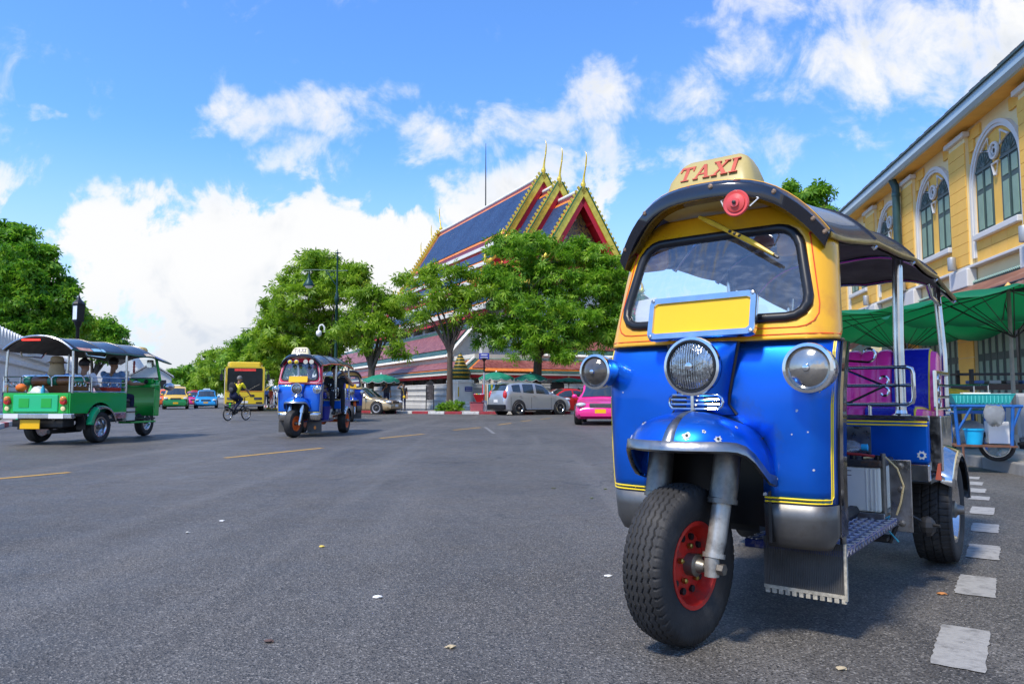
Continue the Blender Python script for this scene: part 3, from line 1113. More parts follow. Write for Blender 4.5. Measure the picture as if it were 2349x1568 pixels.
# gatehouse
gp = AT(345, 905, 95)
GH = empty('gatehouse', (gp.x, gp.y, 0), math.radians(24), 'small white gatehouse with pointed gable and dark windows at the end of the wall', 'building')
mb = MB()
mb.prism([(-2.3, 0), (2.3, 0), (2.3, 3.6), (0, 5.1), (-2.3, 3.6)], 0, 9)
mb.build('walls', PW, GH)
mb = MB()
for sg in (-1, 1):
    mb.quad((0, -0.3, 5.3), (sg * 2.6, -0.3, 3.6), (sg * 2.6, 9.2, 3.6), (0, 9.2, 5.3))
mb.build('roof', mat('grey white roof', (0.55, 0.54, 0.52), 0.8, 0, 0.1, 1), GH, solid=0.15)
for x in (-1.2, 0.1, 1.4):
    MB().box2((x - 0.35, -0.02, 2.0), (x + 0.35, 0.05, 3.1)).build('window', DARKM, GH)
gp2 = AT(262, 830, 100)
G2 = empty('white_gable_hall', (gp2.x, gp2.y, 0), math.radians(20), 'steep white gable behind the wall between the two palace trees', 'building')
mb = MB()
mb.prism([(-3.2, 0), (3.2, 0), (3.2, 4.2), (0, 9.3), (-3.2, 4.2)], 0, 12)
mb.build('walls', PW, G2)
MB().box2((-0.4, -0.03, 5.2), (0.4, 0.05, 6.2)).build('window', DARKM, G2)
# ---------------------------------------------------------------- temple
def tile_mat(name, c, c2, scale=7.0, rough=0.42):
    m = bpy.data.materials.new(name)
    m.use_nodes = True
    nt = m.node_tree
    N, L = nt.nodes, nt.links
    b = N['Principled BSDF']
    tc = N.new('ShaderNodeTexCoord')
    vo = N.new('ShaderNodeTexVoronoi')
    vo.inputs['Scale'].default_value = scale
    L.new(tc.outputs['Object'], vo.inputs['Vector'])
    sp = N.new('ShaderNodeSeparateColor')
    L.new(vo.outputs['Color'], sp.inputs[0])
    nz = N.new('ShaderNodeTexNoise')
    nz.inputs['Scale'].default_value = 0.6
    nz.inputs['Detail'].default_value = 5
    L.new(tc.outputs['Object'], nz.inputs['Vector'])
    ad = N.new('ShaderNodeMath')
    ad.operation = 'MULTIPLY_ADD'
    L.new(sp.outputs[0], ad.inputs[0])
    ad.inputs[1].default_value = 0.55
    L.new(nz.outputs[0], ad.inputs[2])
    r = N.new('ShaderNodeMapRange')
    r.inputs[1].default_value = 0.4
    r.inputs[2].default_value = 1.1
    L.new(ad.outputs[0], r.inputs[0])
    x = N.new('ShaderNodeMix')
    x.data_type = 'RGBA'
    L.new(r.outputs[0], x.inputs[0])
    x.inputs[6].default_value = tuple(c) + (1,)
    x.inputs[7].default_value = tuple(c2) + (1,)
    L.new(x.outputs[2], b.inputs['Base Color'])
    b.inputs['Roughness'].default_value = rough
    bp = N.new('ShaderNodeBump')
    bp.inputs['Strength'].default_value = 0.6
    bp.inputs['Distance'].default_value = 0.04
    L.new(vo.outputs['Distance'], bp.inputs['Height'])
    L.new(bp.outputs[0], b.inputs['Normal'])
    return m


TBLUE = tile_mat('blue glazed tiles', (0.006, 0.022, 0.075), (0.022, 0.058, 0.145), 8, 0.55)
TMAROON = tile_mat('maroon glazed tiles', (0.12, 0.012, 0.02), (0.20, 0.03, 0.035), 8)
TRED = tile_mat('brick red glazed tiles', (0.15, 0.03, 0.026), (0.31, 0.11, 0.095), 6)
TGREEN = tile_mat('green glazed tiles', (0.012, 0.05, 0.04), (0.06, 0.13, 0.10), 7)
TORANGE = tile_mat('orange glazed tiles', (0.62, 0.15, 0.02), (0.80, 0.28, 0.05), 8)
TWHITE = mat('white lime trim', (0.72, 0.70, 0.65), 0.7, 0, 0.1, 1.5)
TREDP = mat('temple red', (0.55, 0.012, 0.025), 0.5, 0, 0.15, 1.2)


def floral():
    m = bpy.data.materials.new('mosaic pediment')
    m.use_nodes = True
    nt = m.node_tree
    N, L = nt.nodes, nt.links
    b = N['Principled BSDF']
    tc = N.new('ShaderNodeTexCoord')
    nz = N.new('ShaderNodeTexNoise')
    nz.inputs['Scale'].default_value = 3.0
    nz.inputs['Detail'].default_value = 4
    nz.inputs['Distortion'].default_value = 2.5
    L.new(tc.outputs['Object'], nz.inputs['Vector'])
    r = N.new('ShaderNodeValToRGB')
    e = r.color_ramp.elements
    e[0].position, e[0].color = 0.40, (0.012, 0.010, 0.06, 1)
    e[1].position, e[1].color = 0.46, (0.36, 0.23, 0.05, 1)
    for p, c in ((0.54, (0.30, 0.17, 0.04, 1)), (0.57, (0.015, 0.012, 0.05, 1))):
        q = r.color_ramp.elements.new(p)
        q.color = c
    L.new(nz.outputs[0], r.inputs[0])
    vo = N.new('ShaderNodeTexVoronoi')
    vo.inputs['Scale'].default_value = 1.25
    L.new(tc.outputs['Object'], vo.inputs['Vector'])
    mr = N.new('ShaderNodeMapRange')
    mr.inputs[1].default_value = 0.26
    mr.inputs[2].default_value = 0.20
    L.new(vo.outputs['Distance'], mr.inputs[0])
    x = N.new('ShaderNodeMix')
    x.data_type = 'RGBA'
    L.new(mr.outputs[0], x.inputs[0])
    L.new(r.outputs[0], x.inputs[6])
    x.inputs[7].default_value = (0.62, 0.42, 0.36, 1)
    L.new(x.outputs[2], b.inputs['Base Color'])
    b.inputs['Roughness'].default_value = 0.4
    return m


FLORAL = floral()
TROT = math.atan2(0.444, 0.896)
TEMPLE = empty('temple', TC, TROT, 'tall tiered temple with blue tiled roof, red gables and gilded finials', 'temple')
AX = 10.9


def slope(parent, A, B, C, D, name, bands, lift=0.055):
    """sheet A-B (top, along the ridge) to D-C (bottom); bands: list of (inset, material), outermost first"""
    A, B, C, D = map(Vector, (A, B, C, D))
    nrm = (B - A).cross(D - A).normalized()
    if nrm.z < 0:
        nrm = -nrm
    Lu, Lv = (B - A).length, (D - A).length
    for i, (ins, m) in enumerate(bands):
        iu0 = iu1 = min(0.45, ins / Lu)
        iv = min(0.45, ins / Lv)
        P = lambda u, v: (A.lerp(B, u)).lerp(D.lerp(C, u), v) + nrm * lift * i
        mb = MB()
        mb.quad(P(iu0, iv), P(1 - iu1, iv), P(1 - iu1, 1 - iv), P(iu0, 1 - iv))
        mb.build(name if i == len(bands) - 1 else name + '_border', m, parent, solid=0.06 if i == 0 else 0.0)


def chofa(parent, p, d, h, m=None):
    """horn-shaped finial at p that leans along d"""
    p, d = Vector(p), Vector(d).normalized()
    pts, rr = [], []
    for k in range(15):
        t = k / 14
        z = h * t
        lean = h * np.interp(t, [0, .12, .3, .6, .8, .92, 1.0], [0, .01, .04, .145, .18, .165, .11])
        pts.append(p + d * lean + Vector((0, 0, z)))
        rr.append(h * np.interp(t, [0, .06, .12, .22, .55, .62, .9, 1.0], [.05, .07, .062, .034, .020, .026, .014, .004]))
    mb = MB()
    mb.tube(pts, rr, 8)
    mb.ell(p + Vector((0, 0, h * 0.10)), (h * 0.075, h * 0.075, h * 0.08), 10, 7)
    mb.ell(pts[8] + d * 0.02 * h, (h * 0.022, h * 0.022, h * 0.02), 6, 4)
    mb.build('finial', m or GOLD, parent, smooth=60)


def bargeboard(parent, a, b, dy, m=GOLD, w=0.55, teeth=0.36, hook=True):
    """gilded rake from apex a down to b; teeth stand on the upper edge"""
    a, b = Vector(a), Vector(b)
    d = (b - a)
    ln = d.length
    d.normalize()
    nrm = Vector((-d.z, 0, d.x))
    if nrm.z < 0:
        nrm = -nrm
    out = Vector((0, dy, 0))
    mb = MB()
    mb.loft([[a - nrm * w * 0.5 - d * 0.1, a + nrm * w * 0.42 - d * 0.1, a + nrm * w * 0.42 - d * 0.1 + out * 0.16, a - nrm * w * 0.5 - d * 0.1 + out * 0.16],
             [b - nrm * w * 0.5, b + nrm * w * 0.42, b + nrm * w * 0.42 + out * 0.16, b - nrm * w * 0.5 + out * 0.16]])
    bb = mb.build('bargeboard', m, parent, bevel=0.03)
    mb = MB()
    mb.tube([a + nrm * w * 0.46 + out * 0.18 - d * 0.05, b + nrm * w * 0.46 + out * 0.18], 0.05, 6)
    mb.build('green_beading', mat('green glass beading', (0.02, 0.14, 0.06), 0.3, 0.3, 0.3, 6), bb)
    if w > 0.4:
        mb = MB()
        o2 = out * 0.02
        mb.loft([[a - nrm * w * 1.15, a - nrm * w * 0.5, a - nrm * w * 0.5 + out * 0.07, a - nrm * w * 1.15 + out * 0.07], [b - nrm * w * 1.15, b - nrm * w * 0.5, b - nrm * w * 0.5 + out * 0.07, b - nrm * w * 1.15 + out * 0.07]])
        mb.build('red_lining_board', TREDP, bb)
    n = int(ln / teeth)
    for k in range(n):
        c = a + d * (ln * (k + 0.5) / n) + nrm * w * 0.5
        mb = MB()
        e = teeth * 0.36
        mb.loft([[c - d * e + out * 0.02, c + d * e + out * 0.02, c + d * e + out * 0.12, c - d * e + out * 0.12], [c - d * e * 1.2 + nrm * 0.22 + out * 0.04, c + d * e * 0.1 + nrm * 0.26 + out * 0.04, c + d * e * 0.1 + nrm * 0.26 + out * 0.1, c - d * e * 1.2 + nrm * 0.22 + out * 0.1]])
        mb.build('leaf_tooth', m, bb)
    if hook:
        s = 1 if d.x > 0 else -1
        mb = MB()
        mb.tube([b + out * 0.1, b + d * 0.35 + out * 0.1 + Vector((0, 0, 0.02)), b + d * 0.55 + Vector((s * 0.18, 0, 0.18)) + out * 0.1, b + d * 0.5 + Vector((s * 0.22, 0, 0.62)) + out * 0.1, b + d * 0.5 + Vector((s * 0.08, 0, 1.0)) + out * 0.1], [0.17, 0.19, 0.16, 0.10, 0.02], 7)
        mb.build('hooked_end', m, bb, smooth=60)
    return bb


BANDS = [(0.0, TMAROON), (0.50, TORANGE), (0.85, TBLUE)]
BANDS2 = [(0.0, TWHITE), (0.10, TORANGE), (0.30, TBLUE)]


def tier(y0, y1, za, hw, drop, ends, low=True, near_ped=False):
    """gabled roof from y0 to y1; ends: which gables are dressed"""
    T = TEMPLE
    for sg in (-1, 1):
        A, B = (AX, y0, za), (AX, y1, za)
        C, D = (AX + sg * hw, y1, za - drop), (AX + sg * hw, y0, za - drop)
        slope(T, A, B, C, D, 'roof_field', BANDS)
        MB().box2((AX + sg * (hw - 0.05), y0 + 0.1, za - drop - 0.32), (AX + sg * (hw + 0.12), y1 - 0.1, za - drop - 0.02)).build('white_fascia', TWHITE, T)
        MB().box2((AX + sg * (hw - 0.25), y0 + 0.3, za - drop - 0.75), (AX + sg * (hw - 0.06), y1 - 0.3, za - drop - 0.33)).build('red_frieze', TREDP, T)
        # second and third roofs below
        x, z = hw - 0.05, za - drop - 0.55
        for (w2, d2) in ((1.45, 1.45), (1.5, 1.3)):
            A, B = (AX + sg * (x - 0.15), y0 - 0.15, z + 0.1), (AX + sg * (x - 0.15), y1 + 0.15, z + 0.1)
            C, D = (AX + sg * (x + w2), y1 + 0.15, z - d2), (AX + sg * (x + w2), y0 - 0.15, z - d2)
            slope(T, A, B, C, D, 'lower_roof', BANDS2)
            MB().box2((AX + sg * (x + w2 - 0.05), y0, z - d2 - 0.26), (AX + sg * (x + w2 + 0.1), y1, z - d2 - 0.03)).build('white_fascia', TWHITE, T)
            MB().box2((AX + sg * (x + w2 - 0.28), y0, z - d2 - 0.62), (AX + sg * (x + w2 - 0.07), y1, z - d2 - 0.27)).build('red_frieze', TREDP, T)
            for (ye, dyy, yes) in ((y0 - 0.2, -1, 0 in ends), (y1 + 0.2, 1, 1 in ends)):
                if yes:
                    bargeboard(T, (AX + sg * (x - 0.1), ye, z + 0.1), (AX + sg * (x + w2), ye, z - d2), dyy, GOLD, 0.3, 0.34)
                    mb = MB()
                    mb.quad((AX + sg * (x - 0.1), ye - dyy * 0.4, z - 0.1), (AX + sg * (x + w2), ye - dyy * 0.4, z - d2 - 0.15), (AX + sg * (x + w2 - 0.4), ye - dyy * 0.4, z - d2 - 0.9), (AX + sg * (x - 0.1), ye - dyy * 0.4, z - 1.3))
                    mb.build('red_cheek', TREDP, T, solid=0.1)
            x += w2 - 0.1
            z -= d2 + 0.42
    mb = MB()
    mb.tube([(AX, y0 - 0.2, za + 0.10), (AX, y0 + (y1 - y0) * 0.12, za + 0.03), (AX, (y0 + y1) / 2, za), (AX, y1 - (y1 - y0) * 0.12, za + 0.03), (AX, y1 + 0.2, za + 0.10)], 0.16, 8)
    mb.build('ridge_cap', TWHITE, T, smooth=60)
    for (ye, dyy, k) in ((y0 - 0.1, -1, 0), (y1 + 0.1, 1, 1)):
        if k not in ends:
            continue
        for sg in (-1, 1):
            bargeboard(T, (AX, ye, za + 0.05), (AX + sg * hw * 1.0, ye, za - drop), dyy)
            mb = MB()
            mb.quad((AX, ye, za - 0.35), (AX + sg * (hw - 0.25), ye, za - drop - 0.2), (AX + sg * (hw - 0.25), ye - dyy * 1.6, za - drop - 0.2), (AX, ye - dyy * 1.6, za - 0.35))
            mb.build('red_soffit', TREDP, T, solid=0.06)
            for f in (0.35, 0.72):
                MB().box((AX + sg * (hw - 0.3) * f, ye - dyy * 0.5, za - 0.45 - (drop - 0.15) * f - 0.15), (0.22, 1.0, 0.22)).build('purlin_end', TREDP, T)
        chofa(T, (AX, ye + dyy * 0.05, za + 0.15), (0, dyy, 0), 2.75)
        mb = MB()
        yw = ye - dyy * 1.1
        mb.prism([(AX - hw + 0.45, za - drop - 0.1), (AX + hw - 0.45, za - drop - 0.1), (AX, za - 0.7)], yw, yw - dyy * 0.2)
        mb.build('pediment', FLORAL if near_ped else TREDP, T)


tier(9.1, 32.4, 19.07, 3.35, 5.35, (0, 1))
tier(6.5, 35.0, 17.66, 3.25, 5.2, (0, 1))
tier(2.97, 38.5, 16.30, 3.2, 5.1, (0, 1), near_ped=True)
# lowest eaves and white hall with pillars and windows
for sg in (-1, 1):
    slope(TEMPLE, (AX + sg * 5.9, 3.4, 8.9), (AX + sg * 5.9, 38, 8.9), (AX + sg * 8.1, 39, 7.3), (AX + sg * 8.1, 2.6, 7.3), 'eave_roof', BANDS2)
    MB().box2((AX + sg * 8.02, 2.7, 7.0), (AX + sg * 8.16, 38.9, 7.26)).build('white_fascia', TWHITE, TEMPLE)
    MB().box2((AX + sg * 7.8, 2.9, 6.62), (AX + sg * 8.0, 38.7, 6.98)).build('red_frieze', TREDP, TEMPLE)
    for k in range(12):
        MB().box2((AX + sg * 7.1, 4.2 + k * 3.0, 0), (AX + sg * 7.6, 4.7 + k * 3.0, 6.7)).build('pillar', PW, TEMPLE)
        if k < 11:
            MB().box2((AX + sg * 6.19, 5.6 + k * 3.0, 3.0), (AX + sg * 6.3, 6.9 + k * 3.0, 5.6)).build('window', mat('dark shutters', (0.05, 0.03, 0.03), 0.5), TEMPLE)
MB().box2((AX - 6.2, 4.0, 0), (AX + 6.2, 38, 9.2)).build('hall_walls', PW, TEMPLE)
MB().box2((AX - 4.5, 3.9, 9.25), (AX + 4.5, 37.5, 11.4)).build('clerestory', TREDP, TEMPLE)
MB().tube([TEMPLE.matrix_world.inverted() @ Vector((0, 0, 0)) if False else (AX, 20.5, 19.0), (AX, 20.5, 22.3), (AX, 20.5, 25.4)], [0.06, 0.05, 0.02], 6).build('lightning_rod', DARKM, TEMPLE)

# galleries round the court, behind the boundary wall
GAL = empty('gallery', TC, TROT, 'low gallery of brick-red tiled roofs with green borders behind the temple wall', 'building')
GB = [(0.0, TGREEN), (0.42, TORANGE), (0.58, TRED)]
slope(GAL, (1.6, 1.6, 3.5), (1.6, 48, 3.5), (-0.25, 48, 2.5), (-0.25, -0.25, 2.5), 'low_roof', GB)
slope(GAL, (1.6, 1.6, 3.5), (34, 1.6, 3.5), (34, -0.25, 2.5), (-0.25, -0.25, 2.5), 'low_roof', GB)
MB().tube([(1.6, 1.6, 3.56), (-0.25, -0.25, 2.58)], 0.09, 6).build('hip_ridge', TWHITE, GAL)
for (a, b) in (((-0.28, -0.28, 2.36), (-0.15, 48, 2.47)), ((-0.145, -0.28, 2.36), (34, -0.15, 2.47))):
    MB().box2(a, b).build('white_eave', TWHITE, GAL)
for (a, b) in (((-0.12, -0.12, 2.16), (-0.02, 48, 2.355)), ((-0.015, -0.12, 2.16), (34, -0.02, 2.355))):
    MB().box2(a, b).build('red_eave', TREDP, GAL)
for (a, b) in (((1.55, 1.5, 3.4), (1.75, 48, 3.78)), ((1.76, 1.5, 3.4), (34, 1.7, 3.78))):
    MB().box2(a, b).build('white_band', TWHITE, GAL)
# upper roofs with gables
def gab(x0, x1, c, hw, z0, z1, along, gable_m):
    def P(a, s, z):
        return (c + s, a, z) if along == 'y' else (a, c + s, z)
    for sg in (-1, 1):
        slope(GAL, P(x0, 0, z1), P(x1, 0, z1), P(x1, sg * hw, z0), P(x0, sg * hw, z0), 'upper_roof', [(0.0, TWHITE), (0.25, TGREEN), (0.75, TRED)])
        a, b = Vector(P(x0 - 0.02, 0, z1 + 0.05)), Vector(P(x0 - 0.02, sg * (hw + 0.1), z0 - 0.02))
        MB().tube([a, b], 0.14, 4).build('verge', TWHITE, GAL)
    mb = MB()
    mb._add([P(x0 + 0.25, -hw, z0), P(x0 + 0.25, hw, z0), P(x0 + 0.25, 0, z1 - 0.1)], [(0, 1, 2)])
    mb.build('gable_face', gable_m, GAL, solid=0.1)
    for sg in (-1, 1):
        a, b = sorted((P(x0 + 0.3, sg * (hw - 0.35), 3.3), P(x1, sg * (hw - 0.25), z0 + 0.02)), key=lambda q: q[0])
        MB().box2(a, b).build('upper_wall', PW, GAL)


gab(5.2, 48, 3.4, 2.3, 3.75, 6.3, 'y', TWHITE)
gab(6.6, 34, 3.6, 2.2, 3.75, 5.5, 'x', mat('green mosaic gable', (0.25, 0.35, 0.22), 0.5, 0, 0.6, 4, dirt=(0.55, 0.42, 0.10), dirt_amt=0.7, dirt_scale=5))
# orange hip of the corner pavilion
slope(GAL, (2.4, 0.9, 3.15), (4.6, 0.9, 3.15), (5.6, -0.3, 2.58), (1.4, -0.3, 2.58), 'corner_tiles', [(0.0, TORANGE)], 0.03)

# boundary wall with heavy mouldings
BWALL = mat('grey white wall', (0.47, 0.46, 0.44), 0.75, 0, 0.10, 1.2, bump=0.1, bscale=6, dirt=(0.27, 0.26, 0.24), dirt_amt=0.3, dirt_scale=1.6)
prof = [(0.0, 0.05), (0.0, 0.40), (0.10, 0.44), (0.10, 0.62), (0.05, 0.66), (0.05, 0.74), (0.17, 0.80), (0.17, 0.98), (0.12, 1.02), (0.12, 1.12), (0.22, 1.18), (0.22, 1.42), (0.14, 1.46), (0.14, 1.56), (0.20, 1.6), (0.20, 1.76), (0.45, 1.80), (0.45, 0.05)]
for (nm, ax, ln, lb) in (('temple_wall', 'x', 32, 'grey-white moulded temple wall running behind the silver car'), ('temple_wall', 'y', 55, 'grey-white moulded temple wall running back behind the gold sedan')):
    mb = MB()
    if ax == 'x':
        mb.loft([[(0.45, -0.30 + a - 0.30, b) for a, b in prof], [(ln, -0.30 + a - 0.3, b) for a, b in prof]])
    else:
        mb.loft([[(-0.60 + a, 0.45, b) for a, b in prof], [(-0.60 + a, ln, b) for a, b in prof]])
    o = mb.build(nm, BWALL)
    o.location = TC
    o.rotation_euler = (0, 0, TROT)
    tag(o, lb, 'wall', 'temple walls')
# pagoda-topped corner post
PG = empty('pagoda_post', TC + TV * -0.15 + TU * -0.15, TROT, 'white corner post topped with a green and yellow ribbed pagoda spire', 'gate post')
mb = MB()
sq = lambda s, z: [(s * a, s * b, z) for a, b in ((1, 0.62), (0.82, 0.62), (0.82, 0.82), (0.62, 0.82), (0.62, 1), (-0.62, 1), (-0.62, 0.82), (-0.82, 0.82), (-0.82, 0.62), (-1, 0.62), (-1, -0.62), (-0.82, -0.62), (-0.82, -0.82), (-0.62, -0.82), (-0.62, -1), (0.62, -1), (0.62, -0.82), (0.82, -0.82), (0.82, -0.62), (1, -0.62))]
mb.loft([sq(s, z) for s, z in ((0.86, 0.05), (0.86, 0.35), (0.78, 0.42), (0.78, 0.55), (0.70, 0.62), (0.70, 1.75), (0.76, 1.82), (0.76, 1.95), (0.66, 2.0))])
mb.build('post_body', TWHITE, PG)
tm = [mat('green ceramic', (0.02, 0.07, 0.045), 0.4, 0, 0.5, 9), mat('yellow ceramic', (0.42, 0.27, 0.03), 0.4, 0, 0.4, 9)]
lv = [(2.0, 0.56, 0.62), (2.12, 0.60, 0.66), (2.24, 0.64, 0.66), (2.38, 0.66, 0.66), (2.52, 0.64, 0.60), (2.64, 0.58, 0.52), (2.74, 0.48, 0.42), (2.86, 0.44, 0.42), (2.96, 0.36, 0.34), (3.08, 0.36, 0.34), (3.18, 0.28, 0.27), (3.28, 0.28, 0.25), (3.38, 0.19, 0.20), (3.48, 0.15, 0.12), (3.6, 0.10, 0.06), (3.72, 0.05, 0.01)]
for k in range(len(lv) - 1):
    z0, r0, _ = lv[k]
    z1 = lv[k + 1][0]
    r1 = lv[k][2]
    mb = MB()
    mb.lathe((0, 0, 0), [(r0 * 0.93, z0), (r0 * 1.0, z0 + (z1 - z0) * 0.25), (r1, z0 + (z1 - z0) * 0.7), (r1 * 0.86, z1 + 0.005)], 'Z', 20)
    mb.build('spire_ring', tm[k % 2], PG, smooth=40)
MB().box2((0.02, -0.755, 1.28), (0.52, -0.715, 1.56)).build('blue_plaque', mat('enamel blue', (0.01, 0.03, 0.24), 0.4), PG)
for k in range(2):
    for j in range(5):
        MB().box2((0.07 + j * 0.085, -0.762, 1.34 + k * 0.11), (0.07 + j * 0.085 + 0.06, -0.7555, 1.37 + k * 0.11)).build('plaque_lettering', WHITE, PG)
MB().box2((-0.45, -0.735, 0.95), (-0.38, -0.712, 1.55)).build('yellow_strip', mat('yellow notice', (0.6, 0.4, 0.03), 0.5), PG)

# ---------------------------------------------------------------- yellow shop building on the right
BO = BN * 9.3
BLD = empty('yellow_building', BO, math.atan2(BN.y, BN.x), 'two-storey yellow building with arched windows and dark green shutters', 'building')
# local x into the building, y along the front
YW = mat('yellow limewash', (0.83, 0.48, 0.095), 0.75, 0, 0.10, 1.3, bump=0.06, bscale=12, dirt=(0.74, 0.42, 0.11), dirt_amt=0.4, dirt_scale=1.2)
YJ = mat('pale joints', (0.82, 0.66, 0.36), 0.75, 0, 0.05, 2)
WT = mat('white plaster trim', (0.64, 0.625, 0.59), 0.6, 0, 0.05, 2)
SHG = mat('grey-green shutter', (0.045, 0.08, 0.075), 0.45, 0, 0.12, 3)
SHP = mat('pale green shutter panel', (0.21, 0.315, 0.235), 0.45, 0, 0.10, 3)
Y0_, Y1_ = 14.0, 48.0
MB().box2((0.06, Y0_, 0), (7, Y1_, 8.52)).build('core_wall', YJ, BLD)
PER = 4.06
PC = [18.75 + PER * k - 0.0 for k in range(-1, 8)]
# blocks, one object each, with recessed pale joints
blk = {}
nblk = [0]
def block(y0, y1, z0, z1, x0=0.0, th=0.058):
    if y1 - y0 < 0.07 or y1 < 17.5:
        return
    nblk[0] += 1
    key = (round(y1 - y0, 2), round(z1 - z0, 2), x0, th)
    if key in blk:
        o = blk[key].copy()
        COL.objects.link(o)
    else:
        mb = MB()
        mb.box2((0, -(y1 - y0) / 2, -(z1 - z0) / 2), (th, (y1 - y0) / 2, (z1 - z0) / 2))
        o = mb.build('wall_block', YW, BLD)
        blk[key] = o
    o.location = (x0, (y0 + y1) / 2, (z0 + z1) / 2)
CH = 0.315
g_ = 0.006
for k in range(1, 8):
    pc = PC[k]
    # pier stands proud
    if pc < 47:
        MB().box2((-0.10, pc - 0.53, 4.55), (0.062, pc + 0.53, 8.3)).build('pier', YJ, BLD)
        z = 4.62
        j = 0
        while z < 8.0:
            block(pc - 0.54, pc + 0.54, z, z + CH - 2 * g_, -0.125, 0.03)
            block(pc - 0.0, pc + 0.0, z, z, 0)
            z += CH
            j += 1
        MB().box2((-0.20, pc - 0.66, 8.22), (-0.005, pc + 0.66, 8.36)).build('pier_cap', WT, BLD, bevel=0.015)
        MB().box2((-0.22, pc - 0.6, 3.98), (0.05, pc + 0.6, 4.50)).build('pier_base', WT, BLD, bevel=0.03)
    a, b = pc + 0.55, PC[k + 1] - 0.55 if k + 1 < len(PC) else pc + 3.5
    c = (a + b) / 2
    ARW = 1.46       # outer half width of the white arch
    zs_ = 6.68       # springing
    # courses beside and above the arch
    z = 4.62
    while z < 8.25:
        zt = z + CH
        zm = zt if zt > zs_ else z
        if z < 4.7:
            pass
        hw = ARW + 0.16 if zm < zs_ else (math.sqrt(max(0, (ARW + 0.16) ** 2 - (min(z, zs_ + 9) - zs_) ** 2)) if (z - zs_) < ARW + 0.16 else 0)
        if z < zs_:
            hw = ARW + 0.10
        if hw > 0.05:
            block(a - 0.04, c - hw, z, zt - 2 * g_)
            block(c + hw, b + 0.04, z, zt - 2 * g_)
        else:
            for q in range(3):
                w = (b - a) / 3
                block(a + q * w + g_, a + (q + 1) * w - g_, z, zt - 2 * g_)
        z += CH
    # under the sill
    for r_ in range(2):
        for q in range(3):
            w = 2 * (ARW - 0.2) / 3
            block(c - (ARW - 0.2) + q * w + g_, c - (ARW - 0.2) + (q + 1) * w - g_, 4.62 + r_ * CH, 4.62 + (r_ + 1) * CH - 2 * g_)
    # tympanum behind the twin windows
    MB().prism([(c - ARW + 0.12, 5.3)] + [(c - (ARW - 0.12) * math.cos(t), zs_ + (ARW - 0.12) * math.sin(t)) for t in [PI * i / 24 for i in range(25)]] + [(c + ARW - 0.12, 5.3)], 0.04, 0.075, 'YZ').build('tympanum', YW, BLD)
    # white arch moulding with straight legs
    for (ro, x0) in ((ARW - 0.02, -0.06), (ARW - 0.10, -0.03)):
        ri = ro - 0.10
        P_ = lambda r, t: (c - r * math.cos(t), zs_ + r * math.sin(t))
        ts = [PI * i / 28 for i in range(29)]
        mb = MB()
        prof = lambda p, q: [(x0, p[0], p[1]), (x0, q[0], q[1]), (0.07, q[0], q[1]), (0.07, p[0], p[1])]
        rings = [prof((c - ro, 4.75), (c - ri, 4.75))] + [prof(P_(ro, t), P_(ri, t)) for t in ts] + [prof((c + ro, 4.75), (c + ri, 4.75))]
        mb.loft(rings)
        mb.build('arch_moulding', WT, BLD, smooth=30)
    MB().box2((-0.12, c - ARW + 0.245, 5.20), (0.06, c + ARW - 0.245, 5.36)).build('sill', WT, BLD, bevel=0.02)
    # rosette and tracery between the two windows
    mb = MB()
    mb.ring((-0.02, c, 7.35), 0.20, 0.045, 'X', 20, 6)
    mb.ring((-0.02, c, 7.35), 0.09, 0.02, 'X', 14, 5)
    for i in range(6):
        t = 2 * PI * i / 6
        mb.ell((-0.015, c + 0.12 * math.cos(t), 7.35 + 0.12 * math.sin(t)), (0.015, 0.032, 0.032), 6, 4)
    mb.build('rosette', WT, BLD, smooth=60)
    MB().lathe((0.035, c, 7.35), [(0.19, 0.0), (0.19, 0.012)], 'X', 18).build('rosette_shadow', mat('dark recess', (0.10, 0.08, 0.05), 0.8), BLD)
    for (poly) in ([(c - 0.16, 7.02), (c + 0.16, 7.02), (c + 0.04, 6.7), (c - 0.04, 6.7)], [(c - 0.75, 7.55), (c - 0.35, 7.78), (c - 0.32, 7.42)], [(c + 0.75, 7.55), (c + 0.35, 7.78), (c + 0.32, 7.42)]):
        mb = MB()
        pp = [Vector((-0.01, p[0], p[1])) for p in poly]
        mb.tube(pp + [pp[0], pp[1]], 0.032, 6)
        mb.build('tracery', WT, BLD)
    for sg in (-1, 1):
        wy = c + sg * 0.70
        Wn = empty('window', (0, wy, 0))
        Wn.parent = BLD
        hw = 0.47
        zt = 7.10
        MB().prism([(-hw, 5.36), (hw, 5.36)] + [(hw * math.cos(t), zt + hw * math.sin(t)) for t in [PI * i / 16 for i in range(17)]], 0.02, 0.045, 'YZ').build('shutter_frame', SHG, Wn)
        # fanlight fretwork
        mb = MB()
        for i in range(7):
            t = PI * (i + 0.5) / 7
            mb.ell((0.012, 0.30 * math.cos(t), zt + 0.05 + 0.28 * math.sin(t)), (0.012, 0.055, 0.055), 6, 4)
            mb.tube([(0.014, 0, zt + 0.02), (0.014, 0.42 * math.cos(t), zt + 0.42 * math.sin(t))], 0.012, 4)
        mb.ell((0.012, 0, zt + 0.06), (0.012, 0.10, 0.10), 8, 4)
        mb.build('fanlight', mat('fretwork green', (0.07, 0.105, 0.09), 0.5), Wn)
        MB().box2((-0.005, -hw, 7.03), (0.03, hw, 7.10)).build('transom', SHG, Wn)
        MB().box2((-0.004, -0.022, 5.38), (0.028, 0.022, 7.028)).build('meeting_stile', SHG, Wn)
        for ss_ in (-1, 1):
            for (z0, z1) in ((5.46, 6.42), (6.56, 6.98)):
                MB().box2((0.006, ss_ * 0.235 - 0.145, z0), (0.03, ss_ * 0.235 + 0.145, z1)).build('shutter_panel', SHP, Wn, bevel=0.008)
